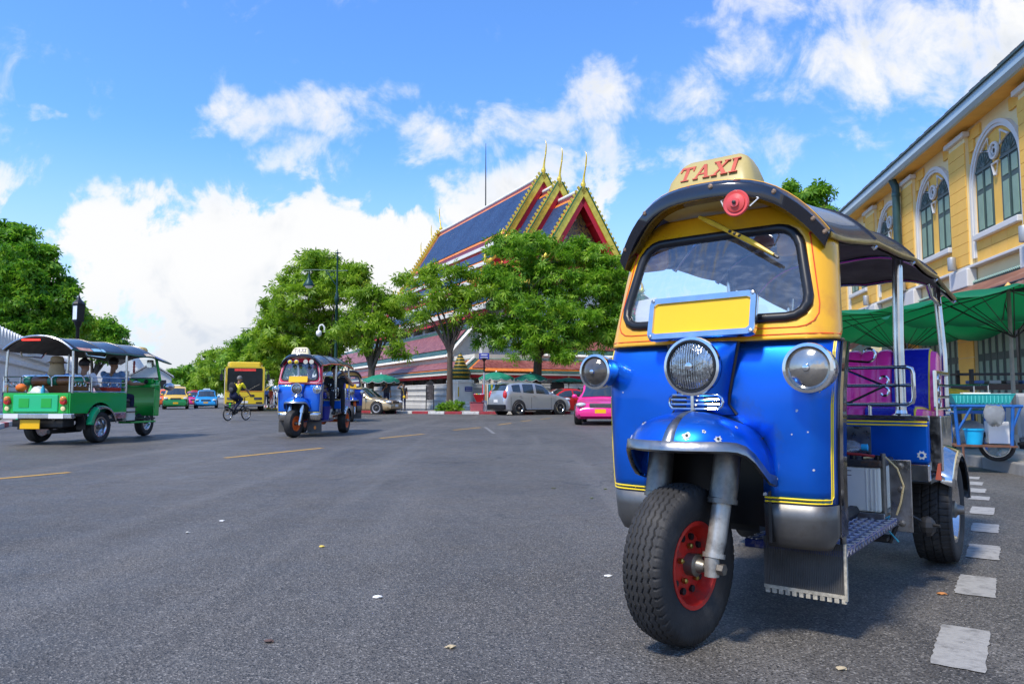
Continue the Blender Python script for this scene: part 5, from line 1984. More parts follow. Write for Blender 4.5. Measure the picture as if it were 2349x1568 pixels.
    for y in frames[1:]:
        mb = MB()
        mb.tube([Vector(roof_pt(x, y)) + Vector((0, 0, 0.006)) for x in xs], 0.010, 6)
        mb.build('roof_seam', o.get('roof', VINYL), rf, smooth=60)
        mb = MB()
        mb.tube([Vector(roof_pt(x, y)) + Vector((0, 0, -0.03)) for x in xs], 0.014, 6)
        mb.build('roof_hoop', STEEL, rf, smooth=60)
    if det:
        for x in (-0.93, -0.62, 0.1, 0.62, 0.9, 0.98):
            p = Vector(roof_pt(x, Y0)) + Vector((0, -0.034, -0.014))
            MB().lathe(p, [(0.011, 0.006), (0.011, -0.002), (0.006, -0.006), (0.002, -0.006)], 'Y', 12).build('brim_screw', mat('rusty screw', (0.30, 0.20, 0.13), 0.5, 0.7, 0.3, 30), rf)
    # ---- roof sign
    S = empty('roof_sign', (-0.01, 0.36, 1.830))
    S.parent = R
    S.rotation_euler = (math.radians(-4), 0, 0)
    mb = MB()
    rings = []
    for k, (hh, w2, d2, yo) in enumerate(((-0.05, 0.225, 0.12, 0), (0.0, 0.205, 0.11, 0), (0.03, 0.185, 0.10, 0.005), (0.08, 0.165, 0.075, 0.015), (0.115, 0.145, 0.055, 0.02), (0.132, 0.12, 0.038, 0.022), (0.136, 0.09, 0.02, 0.024))):
        rings.append([(a, b + yo, hh - (0.05 * (abs(a) / 0.2) ** 2 if hh < 0.02 else 0)) for a, b in rrect(w2 * 2, d2 * 2, d2 * 0.45, 4)])
    mb.loft(rings)
    sg_ = mb.build('sign_box', o.get('sign', CREAM), S, smooth=45)
    def sfn(a, b, d):
        # front face leans back
        t = b + 0.02
        y = -0.1115 + t * 0.62
        return (a, y - d, t)
    letters('TAXI', 0.078, 0.002, sfn, o.get('sign_ink', mat('faded red ink', (0.50, 0.085, 0.045), 0.5, 0, 0.2, 12)), sg_, 0.05)
    # ---- horn / lamps under the brim
    if o.get('horns') == 'disc':
        H = MB()
        H.lathe((0.15, 0.17, 1.70), [(0.013, 0.05), (0.038, 0.025), (0.050, 0.010), (0.054, 0.0), (0.050, -0.006), (0.039, -0.004), (0.037, -0.009), (0.02, -0.014), (0.018, -0.02), (0.002, -0.021)], 'Y', 36)
        h = H.build('horn', mat('red horn', (0.72, 0.08, 0.07), 0.35, 0, 0.12, 10, coat=0.3), R, smooth=35)
        MB().lathe((0.15, 0.147, 1.70), [(0.008, 0.004), (0.008, -0.003), (0.003, -0.005)], 'Y', 8).build('horn_bolt', DARKM, h)
        mb = MB()
        mb.tube([(0.20, 0.23, 1.735), (0.23, 0.20, 1.715), (0.205, 0.17, 1.68)], 0.003, 4)
        mb.build('horn_wire', WHITE, h)
        mb = MB()
        mb.tube([(0.10, 0.23, 1.745), (0.08, 0.19, 1.725), (0.095, 0.19, 1.69)], 0.003, 4)
        mb.build('horn_wire', WHITE, h)
    elif o.get('horns'):
        for x in (-0.19, -0.05):
            lamp(R, (x, 0.17, 1.635), 0.05, 0.05, mat('yellow lens', (0.9, 0.62, 0.0), 0.15, 0, 0.1, 9, coat=0.6), 'fog_lamp')
        for x in (0.16, 0.29):
            mb = MB()
            mb.lathe((x, 0.15, 1.635), [(0.05, -0.02), (0.045, 0.0), (0.025, 0.03), (0.018, 0.09)], 'Y', 16)
            mb.build('horn_trumpet', CHROME, R, smooth=50)
    # sun visors behind the glass
    for x in ((-0.33, 0.31) if det else (-0.3, 0.3)):
        MB().prism(rrect(0.15, 0.12, 0.03, 4, x, 1.565), 0.385, 0.40).build('sun_visor', o.get('visor', AMBER), R, bevel=0.004)
    # ---- steering, wheel, forks
    Wr = 0.30
    wx = o.get('wheel_x', -0.04)
    st = math.radians(o.get('steer', -5))
    wheel(R, (wx, 0, Wr), Wr, 0.150, 0.155, o.get('rim', REDRIM), det, 'zig', st, 1, name='front_wheel')
    F = empty('front_fork', (wx, 0, 0), st)
    F.parent = R
    for sx in (-1, 1):
        mb = MB()
        mb.tube([(sx * 0.148, 0.115, 0.775), (sx * 0.145, 0.085, 0.62), (sx * 0.142, 0.065, 0.545)], [0.05, 0.052, 0.052], 16)
        mb.tube([(sx * 0.142, 0.066, 0.548), (sx * 0.142, 0.063, 0.530)], 0.056, 16)
        mb.build('fork_tube', o.get('fork', GREASE), F, smooth=50)
        mb = MB()
        mb.tube([(sx * 0.142, 0.066, 0.55), (sx * 0.135, 0.03, 0.40), (sx * 0.13, 0.012, 0.345)], [0.036, 0.036, 0.034], 14)
        mb.tube([(sx * 0.13, 0.016, 0.352), (sx * 0.13, 0.012, 0.335)], 0.042, 14)
        mb.tube([(sx * 0.13, 0.0, 0.34), (sx * 0.13, -0.004, 0.27)], 0.028, 8)
        mb.build('fork_slider', o.get('slider', mat('scuffed slider', (0.42, 0.40, 0.36), 0.4, 0.6, 0.25, 20, dirt=(0.12, 0.10, 0.08), dirt_amt=0.5, dirt_scale=14)), F, smooth=50)
    mb = MB()
    mb.tube([(-0.17, 0, Wr), (0.165, 0, Wr)], 0.014, 10)
    mb.tube([(0.155, 0, Wr), (0.18, 0, Wr)], 0.021, 6)
    mb.build('axle', GREASE, F, smooth=30)
    # ---- inside of the cowl, floor and driver's gear
    mb = MB()
    mb.box2((-0.46, 0.40, 0.40), (0.46, 0.425, 1.12))
    mb.box2((-0.235, 0.17, 0.765), (0.235, 0.42, 0.775))
    for sg in (-1, 1):
        mb.box2((sg * 0.244, 0.185, 0.38), (sg * 0.256, 0.42, 0.76))
    mb.build('wheel_well', BLACK, R)
    MB().box2((-0.46, 0.43, 0.37), (0.12, 1.35, 0.40)).build('driver_floor', DARKM, R)
    mb = MB()
    mb.box2((-0.46, 0.30, 1.10), (0.46, 0.52, 1.145))
    mb.build('dashboard', o.get('dash', body), R, bevel=0.01)
    mb = MB()
    mb.tube([(-0.3, 0.66, 1.06), (-0.2, 0.58, 1.08), (0, 0.50, 1.06), (0.2, 0.58, 1.08), (0.3, 0.66, 1.06)], 0.013, 8)
    mb.tube([(0, 0.5, 1.06), (0, 0.43, 0.7)], 0.02, 8)
    mb.build('handlebar', CHROME, R, smooth=50)
    mb = MB()
    mb.box2((-0.30, 0.98, 0.42), (0.20, 1.42, 0.70))
    mb.build('engine_box', o.get('seatbox', body), R, bevel=0.015)
    MB().box2((-0.29, 0.98, 0.704), (0.24, 1.40, 0.79)).build('driver_seat', BLACK, R, bevel=0.03)
    # ---- step of tread plate
    sx0, sx1 = 0.08, 0.475
    mb = MB()
    mb.box2((sx0, 0.36, 0.318), (sx1, 1.30, 0.352))
    stp = mb.build('step', o.get('step', mat('blue tread plate', (0.035, 0.06, 0.26), 0.33, 0.6, 0.4, 9, dirt=(0.40, 0.38, 0.36), dirt_amt=0.4, dirt_scale=14)), R, bevel=0.006)
    if det:
        mb = MB()
        for i in range(26):
            for j in range(11):
                x, y = sx0 + 0.02 + j * 0.036, 0.375 + i * 0.036
                if x > sx1 - 0.01:
                    continue
                a = PI / 4 if (i + j) % 2 else -PI / 4
                mb.box((x, y, 0.3535), (0.030, 0.007, 0.005), a)
        for i in range(38):
            a = PI / 4 if i % 2 else -PI / 4
            mb.box((sx1 + 0.001, 0.375 + i * 0.0245, 0.335), (0.004, 0.006, 0.024), Matrix.Rotation(a, 3, 'X'))
        tp = mb.build('tread_lugs', mat('worn lugs', (0.5, 0.5, 0.52), 0.3, 0.8, 0.3, 20), stp)
        tp['kind'] = 'stuff'
        mb = MB()
        mb.tube([(0.455, 0.40, 0.36), (0.455, 0.40, 0.50)], 0.012, 8)
        mb.build('step_bracket', GREASE, R)
    # ---- mud flaps
    flap_m = mat('ribbed rubber flap', (0.075, 0.073, 0.07), 0.6, 0, 0.3, 9, bump=0.3, bscale=30)
    for sg in ((1,) if det else (-1, 1)):
        mb = MB()
        x0, x1 = (0.16, 0.475) if sg > 0 else (-0.475, -0.16)
        mb.box2((x0, 0.36, 0.165 if det else 0.10), (x1, 0.366, 0.37))
        fl = mb.build('mud_flap', flap_m, R)
        if det:
            mb = MB()
            for k in range(44):
                x = x0 + 0.012 + (x1 - x0 - 0.024) * k / 43
                mb.box((x, 0.358, 0.268), (0.003, 0.004, 0.20))
            rb = mb.build('flap_ribs', flap_m, fl)
            rb['kind'] = 'stuff'
            mb = MB()
            mb.box2((x1 - 0.009, 0.352, 0.162), (x1 + 0.001, 0.369, 0.372))
            for k in range(12):
                xx = x0 + (x1 - x0) * (k + 0.5) / 12
                mb.box((xx, 0.362, 0.162), ((x1 - x0) / 12 * 0.62, 0.012, 0.022))
            mb.box2((x0, 0.355, 0.169), (x1 - 0.010, 0.367, 0.182))
            mb.build('flap_edge', mat('frayed edge', (0.42, 0.38, 0.30), 0.8, 0, 0.4, 60), fl)
        elif sg > 0 and o.get('flap_mark'):
            MB().prism([(0.33 + 0.028 * math.cos(a), 0.2 + 0.04 * math.sin(a)) for a in [2 * PI * k / 12 for k in range(12)]], 0.3615, 0.357).build('flap_reflector', ORANGEL, fl)
    # ---- battery on its tray beside the driver
    B = empty('battery_tray', (0.295, 1.30, 0.33))
    B.parent = R
    MB().box2((-0.20, -0.10, -0.005), (0.145, 0.24, 0.05)).build('tray', WORN, B, bevel=0.004)
    bw = mat('battery case', (0.74, 0.70, 0.58), 0.5, 0, 0.08, 4, dirt=(0.50, 0.44, 0.30), dirt_amt=0.3, dirt_scale=5)
    MB().box2((-0.19, -0.085, 0.052), (0.125, 0.20, 0.262)).build('battery_case', bw, B, bevel=0.008)
    if det:
        for k in range(3):
            MB().box2((0.062 + k * 0.019, -0.088, 0.055), (0.070 + k * 0.019, -0.084, 0.258)).build('case_rib', bw, B, bevel=0.002)
        for k in range(2):
            MB().box2((-0.18, -0.0870, 0.242 - k * 0.022), (0.0, -0.0845, 0.245 - k * 0.022)).build('case_line', DARKM, B)
    MB().box2((-0.195, -0.092, 0.264), (0.132, 0.205, 0.298)).build('battery_lid', mat('rusty lid', (0.045, 0.042, 0.04), 0.5, 0.3, 0.3, 9, dirt=(0.30, 0.11, 0.02), dirt_amt=0.42, dirt_scale=8), B, bevel=0.006)
    if det:
        for k in range(6):
            MB().lathe((-0.165 + k * 0.055, -0.04, 0.298), [(0.018, 0), (0.018, 0.018), (0.012, 0.022), (0.002, 0.022)], 'Z', 10).build('cell_cap', BLACK, B, smooth=40)
        MB().tube([(-0.2, -0.07, 0.318), (-0.1, -0.06, 0.325), (0.02, -0.055, 0.322), (0.10, -0.05, 0.315)], 0.007, 6).build('red_cable', mat('red cable', (0.4, 0.03, 0.03), 0.5), B, smooth=50)
        MB().tube([(0.05, -0.06, 0.305), (0.14, -0.03, 0.315), (0.19, -0.02, 0.26), (0.215, -0.02, 0.18), (0.20, -0.02, 0.10), (0.18, -0.02, 0.04)], 0.005, 6).build('cream_cable', mat('cream cable', (0.66, 0.50, 0.24), 0.5), B, smooth=50)
        MB().tube([(0.135, -0.05, -0.01), (0.135, -0.05, 0.33)], 0.012, 8).build('clamp_rod', GREASE, B, smooth=50)
        MB().box2((0.15, 0.0, -0.04), (0.245, 0.012, 0.30)).build('bracket_plate', WORN, B, bevel=0.003)
        for z in (0.27, 0.16, 0.0):
            MB().lathe((0.20, 0.0, z), [(0.016, 0.0), (0.016, -0.010), (0.006, -0.014), (0.002, -0.014)], 'Y', 8).build('bracket_bolt', GREASE, B)
        # cables tied below and a hook under the step end
        MB().tube([(0.10, -0.08, 0.05), (0.13, -0.09, 0.02), (0.16, -0.07, 0.04), (0.14, -0.08, -0.01), (0.19, -0.05, -0.08)], 0.004, 5).build('blue_string', mat('blue string', (0.05, 0.35, 0.45), 0.7), B)
    # ---- passenger body
    yb = 1.60
    mb = MB()
    mb.box2((-0.575, yb, 0.592), (0.575, yb + 0.03, 0.81))
    bk = mb.build('bulkhead', body, R, bevel=0.012)
    MB().box2((-0.57, yb + 0.001, 0.50), (0.573, yb + 0.034, 0.590)).build('bulkhead_skirt', CHROME if det else STEEL, R, bevel=0.008)
    MB().box2((-0.58, yb - 0.006, 0.812), (0.58, yb + 0.04, 0.835)).build('bulkhead_cap', STEEL, R, bevel=0.005)
    for dz in (0.0, 0.017):
        MB().box2((-0.57, yb - 0.003, 0.782 + dz), (0.57, yb + 0.002, 0.790 + dz)).build('pinstripe', pin, bk)
    if det:
        MB().box2((-0.3, yb - 0.004, 0.60), (0.305, yb + 0.001, 0.775)).build('bare_panel', WORN, bk)
        # small star-shaped sticker
        pts = []
        for k in range(16):
            a = 2 * PI * k / 16
            q = 0.024 if k % 2 else 0.017
            pts.append((0.54 + q * math.cos(a), 0.635 + q * math.sin(a)))
        MB().prism(pts, yb - 0.0035, yb + 0.001).build('star_sticker', mat('silver sticker', (0.7, 0.75, 0.72), 0.3, 0.5, 0.1, 9), bk)
        MB().lathe((0.54, yb - 0.0036, 0.635), [(0.010, 0.0), (0.010, -0.001)], 'Y', 12).build('sticker_centre', BLUE, bk)
    sidem = o.get('sidepanel', STEEL)
    for sg in (-1, 1):
        mb = MB()
        mb.loft([[(sg * 0.575, yb + 0.035, 0.56), (sg * 0.575, yb + 0.035, 0.815), (sg * 0.55, yb + 0.035, 0.815), (sg * 0.55, yb + 0.035, 0.56)], [(sg * 0.505, 2.90, 0.56), (sg * 0.505, 2.90, 0.815), (sg * 0.48, 2.90, 0.815), (sg * 0.48, 2.90, 0.56)]])
        mb.build('side_panel', sidem, R, bevel=0.008)
        # wheel-arch fender: half ring over the rear wheel
        rings = []
        for k in range(15):
            a = math.radians(28 + 147 * k / 14)
            cy, cz = 2.20 - 0.345 * math.cos(a), 0.31 + 0.335 * math.sin(a)
            rings.append([(sg * 0.44, cy, cz), (sg * 0.57, cy, cz + 0.01), (sg * 0.625, cy, cz - 0.012), (sg * 0.64, 2.20 - 0.30 * math.cos(a), 0.31 + 0.29 * math.sin(a))])
        mb = MB()
        mb.loft(rings, closed=False)
        mb.build('rear_fender', o.get('rfender', CHROME), R, smooth=40, solid=0.006)
        wheel(R, (sg * 0.515, 2.20, 0.30), 0.30, 0.19, 0.175, o.get('rrim', STEEL), det and sg > 0, 'rad', 0, sg, name='rear_wheel')
        if det and sg > 0:
            MB().box2((0.578, yb - 0.012, 0.56), (0.635, yb + 0.012, 0.835)).build('corner_plate', CHROME, R, bevel=0.006)
            MB().tube([(0.62, yb - 0.03, 0.60), (0.615, yb - 0.03, 0.52)], [0.006, 0.016], 6).build('hanging_strap', mat('red rag', (0.35, 0.07, 0.04), 0.7), R)
    MB().box2((-0.57, yb + 0.03, 0.49), (0.57, 2.9, 0.515)).build('cabin_floor', DARKM, R)
    MB().box2((-0.50, 2.9, 0.5), (0.50, 2.93, 0.82)).build('tail_panel', body, R, bevel=0.01)
    # chassis
    mb = MB()
    for x in (-0.3, 0.3):
        mb.tube([(x, 0.42, 0.36), (x, 2.9, 0.42)], 0.03, 6)
    mb.tube([(-0.5, 2.2, 0.30), (0.5, 2.2, 0.30)], 0.035, 8)
    mb.lathe((0, 2.2, 0.30), [(0.02, -0.1), (0.1, -0.05), (0.1, 0.05), (0.02, 0.1)], 'X', 14)
    mb.build('chassis', o.get('chassis', DARKM), R)
    if det:
        mb = MB()
        mb.box2((0.30, 1.22, 0.25), (0.44, 1.34, 0.265))
        mb.tube([(0.30, 1.30, 0.32), (0.31, 1.30, 0.24), (0.44, 1.30, 0.24), (0.47, 1.30, 0.32)], 0.012, 6)
        mb.ell((0.56, 1.55, 0.29), (0.04, 0.05, 0.05), 8, 6)
        mb.tube([(0.5, 1.5, 0.34), (0.56, 1.54, 0.30), (0.62, 1.52, 0.30)], 0.008, 5)
        mb.build('brake_linkage', DARKM, R)
    # seat: backrest in three fields, cushion in three fields
    sa, sb = o.get('seat_a', PINKV), o.get('seat_b', BLUEV)
    def padfield(nm, x0, x1, m, back=True, flutes=0):
        mb = MB()
        if back:
            prof = [(2.40, 0.80), (2.385, 0.9), (2.41, 1.05), (2.45, 1.17), (2.475, 1.20), (2.515, 1.215), (2.56, 1.20), (2.58, 1.15), (2.56, 0.8)]
        else:
            prof = [(1.98, 0.70), (1.955, 0.80), (1.965, 0.845), (2.0, 0.865), (2.2, 0.862), (2.42, 0.85), (2.42, 0.70)]
        cols = []
        n = max(2, flutes * 6)
        for k in range(n + 1):
            x = x0 + (x1 - x0) * k / n
            t = (k / n * max(1, flutes)) % 1.0
            if k == n:
                t = 0.0
            pf = (abs(math.sin(PI * t)) ** 0.5 if flutes else 1.0) * 0.016
            e = 0.0 if flutes else (-0.02 if k in (0, n) else 0)
            cols.append([(x, y - pf if (back and y < 2.5) else (y - (pf if y < 2.0 else 0)), z + (pf if z > 1.18 or (not back and z > 0.84) else 0) + e * 0) for y, z in prof])
        mb.loft(cols)
        return mb.build(nm, m, R, smooth=50)
    padfield('seat_back', -0.30, 0.26, sa, True, 6)
    padfield('seat_back', 0.262, 0.46, sb, True)
    padfield('seat_back', -0.46, -0.302, sb, True)
    padfield('seat_cushion', -0.30, 0.20, sa, False, 5)
    padfield('seat_cushion', 0.202, 0.45, sb, False)
    padfield('seat_cushion', -0.45, -0.302, sb, False)
    if det:
        # piping and the pink edge at the open side
        prof = [(2.40, 0.80), (2.385, 0.9), (2.41, 1.05), (2.45, 1.17), (2.475, 1.20), (2.515, 1.215), (2.56, 1.20)]
        MB().tube([(0.461, y - 0.006, z + 0.004) for y, z in prof], 0.008, 6).build('seat_piping', STRIPE, R, smooth=50)
        mb = MB()
        mb.loft([[(0.463, y, z) for y, z in prof + [(2.6, 0.8)]], [(0.495, y + 0.01, z - 0.008) for y, z in prof + [(2.6, 0.8)]], [(0.502, y + 0.03, z - 0.03) for y, z in prof + [(2.59, 0.8)]]])
        mb.build('seat_edge', PINKV, R, smooth=50)
        pc = [(1.98, 0.72), (1.955, 0.80), (1.965, 0.845), (2.0, 0.865), (2.2, 0.862), (2.40, 0.85)]
        MB().tube([(0.452, y, z + 0.002) for y, z in pc], 0.008, 6).build('cushion_piping', STRIPE, R, smooth=50)
        mb = MB()
        mb.loft([[(0.454, y, z) for y, z in pc + [(2.4, 0.72)]], [(0.49, y + 0.01, z - 0.01) for y, z in pc + [(2.4, 0.72)]]])
        mb.build('cushion_edge', PINKV, R, smooth=50)
    # posts
    for sg in (-1, 1):
        for (y, r_) in ((1.64, 0.026), (2.80, 0.022)):
            top = roof_pt(sg * 0.9, y)[2] - 0.02
            mb = MB()
            px_ = 0.445 if y < 2 else 0.49
            mb.tube([(sg * px_, y, 0.82), (sg * px_, y, 1.2), (sg * (0.455 if y < 2 else 0.465), y, top)], r_, 14)
            mb.lathe((sg * px_, y, 0.833), [(0.045, 0), (0.045, 0.006), (0.03, 0.012), (0.026, 0.03)], 'Z', 14)
            mb.build('post', STEEL, R, smooth=50)
    # rail behind the driver, with scrolls
    mb = MB()
    yr = yb + 0.02
    for z in (0.89, 0.99, 1.085):
        mb.tube([(-0.45, yr, z), (0.45, yr, z)], 0.009, 8)
    for sg in (-1, 1):
        mb.tube([(sg * 0.30, yr, 0.83), (sg * 0.30, yr, 0.89)], 0.009, 8)
        mb.tube([(sg * 0.30, yr, 0.89), (sg * 0.48, yr, 0.89), (sg * 0.505, yr, 0.905), (sg * 0.51, yr, 0.93), (sg * 0.51, yr, 1.05), (sg * 0.505, yr, 1.075), (sg * 0.48, yr, 1.085), (sg * 0.44, yr, 1.085)], 0.011, 8)
        mb.tube([(sg * 0.42, yr, 0.99), (sg * 0.51, yr, 0.99)], 0.009, 8)
    def scroll(cx, cz, r0, a0, turn, tail):
        pts = []
        for k in range(22):
            t = k / 21
            a = a0 + turn * t
            q = r0 * (1 - 0.55 * t)
            pts.append((cx + q * math.cos(a), yr, cz + q * math.sin(a)))
        pts = [tail] + pts
        return pts
    for (cx, cz, r0, a0, tn, tl) in ((0.30, 1.16, 0.045, -PI / 2, 4.2, (0.15, yr, 1.13)), (0.37, 1.02, 0.03, -PI / 2, 4.4, (0.2, yr, 1.07)), (0.37, 0.955, 0.03, PI / 2, -4.4, (0.2, yr, 0.90)),
                                     (0.12, 1.04, 0.035, PI / 2, 4.4, (0.2, yr, 1.07)), (0.12, 0.93, 0.035, -PI / 2, -4.4, (0.2, yr, 0.90)),
                                     (-0.30, 1.16, 0.045, -PI / 2, -4.2, (-0.15, yr, 1.13)), (-0.37, 1.02, 0.03, -PI / 2, -4.4, (-0.2, yr, 1.07))):
        mb.tube(scroll(cx, cz, r0, a0, tn, tl), 0.007, 6)
    mb.tube([(0.15, yr, 1.13), (0.0, yr, 1.20), (-0.15, yr, 1.13)], 0.007, 6)
    mb.build('rail', CHROME, R, smooth=50)
    # side rail of scrolls at the open rear corner
    for sg in (-1, 1):
        mb = MB()
        x = sg * 0.51
        for z in (0.86, 0.93, 1.0, 1.07):
            mb.tube([(x, 2.30, z), (x, 2.78, z)], 0.009, 6)
        mb.tube([(x, 2.30, 0.82), (x, 2.30, 1.08), (x, 2.78, 1.08)], 0.011, 6)
        for cz in (0.895, 0.965, 1.035):
            mb.ring((x, 2.42, cz), 0.032, 0.007, 'X', 14, 5)
        mb.build('side_rail', CHROME, R, smooth=50)
    mb = MB()
    mb.tube([(0.49, 2.30, 1.60), (0.50, 2.34, 1.53), (0.50, 2.66, 1.51), (0.49, 2.70, 1.59)], 0.012, 8)
    mb.build('grab_handle', CHROME, R, smooth=50)
    return R


# the big one
PHI = 38.0
ph = math.radians(PHI)
vv = Vector((math.cos(ph), -math.sin(ph), 0))
org = G(1574, 1476) + vv * 0.015
main_tuk = tuk('tuk_tuk', 'large blue and yellow tuk-tuk parked close up with pink seats', 'tuk-tuk', org, PHI, 1.0,
               dict(body=BLUE, upper=YELLOW, detail=True, horns='disc', plate_tilt=math.radians(-0.5), wheel_x=-0.03, steer=-6, sign=mat('aged mustard plastic', (0.46, 0.36, 0.13), 0.42, 0, 0.1, 3, dirt=(0.32, 0.23, 0.08), dirt_amt=0.3), plate_x=0.0, group='tuk-tuks'))
# water bottle lying on the battery
bt = empty('water_bottle', main_tuk.matrix_world.to_translation(), 0, 'clear plastic water bottle with a light blue cap lying on the battery', 'bottle')
bt.location = main_tuk.location
bt.rotation_euler = main_tuk.rotation_euler
mb = MB()
mb.lathe((0.12, 1.27, 0.685), [(0.004, 0.0), (0.03, 0.002), (0.034, 0.02), (0.034, 0.14), (0.030, 0.18), (0.018, 0.205), (0.014, 0.215)], 'X', 18)
mb.build('bottle_body', mat('clear plastic', (0.85, 0.9, 0.95), 0.08, 0, 0.1, 20, bump=0.4, bscale=60, trans=0.85), bt, smooth=50)
mb = MB()
mb.lathe((0.12, 1.27, 0.685), [(0.0355, 0.03), (0.0355, 0.10)], 'X', 18, cap=(False, False))
mb.build('bottle_label', mat('blue label', (0.02, 0.16, 0.55), 0.3, 0, 0.5, 30), bt, smooth=50, solid=0.001)
mb = MB()
mb.lathe((0.12, 1.27, 0.685), [(0.016, 0.213), (0.0165, 0.240), (0.003, 0.241)], 'X', 14)
mb.build('bottle_cap', mat('light blue cap', (0.03, 0.42, 0.72), 0.35), bt, smooth=40)
# ---------------------------------------------------------------- the second and third tuk-tuk
CREAM2 = mat('cream sign', (0.80, 0.70, 0.42), 0.4, 0, 0.05, 3)
NAVYINK = mat('navy ink', (0.01, 0.02, 0.14), 0.5)
REDUP = paint('red enamel', (0.62, 0.02, 0.06), 0.1, 0.3, 0.6)
ORNG = mat('orange paint', (0.75, 0.13, 0.02), 0.4, 0, 0.15, 6)
BLUE2 = paint('bright blue enamel', (0.003, 0.13, 0.66), 0.4, 0.3, 0.7)
p = G(676, 1003)
tuk2 = tuk('tuk_tuk', 'blue tuk-tuk with red windscreen frame driving in the middle of the road', 'tuk-tuk', p, 1.0, 1.07,
           dict(body=BLUE2, upper=REDUP, horns='lamps', pin_upper=WHITE, sign=CREAM2, sign_ink=NAVYINK, rim=ORNG, rrim=ORNG, chassis=ORNG, wheel_x=-0.03, steer=-14, flap_mark=True, eave=ORNG, pipe=STEEL,
                valance=STEEL, side=mat('grey side', (0.30, 0.28, 0.30), 0.4, 0.5), visor=mat('red visor', (0.5, 0.03, 0.05), 0.4), fork=STEEL, slider=CHROME, sidepanel=BLUE2, seat_a=BLUEV, group='tuk-tuks', plate_x=0.0))
bk2 = empty('bucket', p, -math.radians(1.0), 'dark blue plastic bucket beside the driver of the middle tuk-tuk', 'bucket', s=1.07)
mb = MB()
mb.lathe((0.40, 0.86, 0.36), [(0.10, 0.0), (0.135, 0.28), (0.145, 0.285), (0.145, 0.30), (0.125, 0.30), (0.095, 0.02)], 'Z', 18)
mb.build('pail', mat('dark blue plastic', (0.02, 0.03, 0.25), 0.3), bk2, smooth=40)
MB().tube(arc((0.40, 0.86, 0.655), 0.14, PI, 2 * PI, 12), 0.006, 5).build('bail', mat('purple wire', (0.25, 0.05, 0.3), 0.4), bk2)
p = G(806, 967)
tuk3 = tuk('tuk_tuk', 'blue tuk-tuk with orange forks half hidden behind the middle one', 'tuk-tuk', p, -30.0, 1.07,
           dict(body=paint('deep blue enamel', (0.004, 0.05, 0.42), 0.4, 0.3, 0.7), upper=mat('pale yellow paint', (0.75, 0.52, 0.20), 0.4), sign=CREAM2, sign_ink=NAVYINK, rim=STRIPE, rrim=STRIPE, fork=ORNG, slider=CHROME, wheel_x=-0.03, steer=-8, group='tuk-tuks', plate_x=0.0, pipe=BLACK))

# ---------------------------------------------------------------- the green one, seen from behind
GREEN = paint('green enamel', (0.004, 0.40, 0.045), 0.1, 0.3, 0.6)
MINT = paint('mint green enamel', (0.012, 0.50, 0.20), 0.1, 0.32, 0.5)
GS, GPHI = 1.17, 186.0
gp_ = Vector((-8.86, 17.95, 0))
GT = empty('tuk_tuk', gp_, -math.radians(GPHI), 'green tuk-tuk carrying passengers, seen from behind beside the palace wall', 'tuk-tuk', 'tuk-tuks', GS)


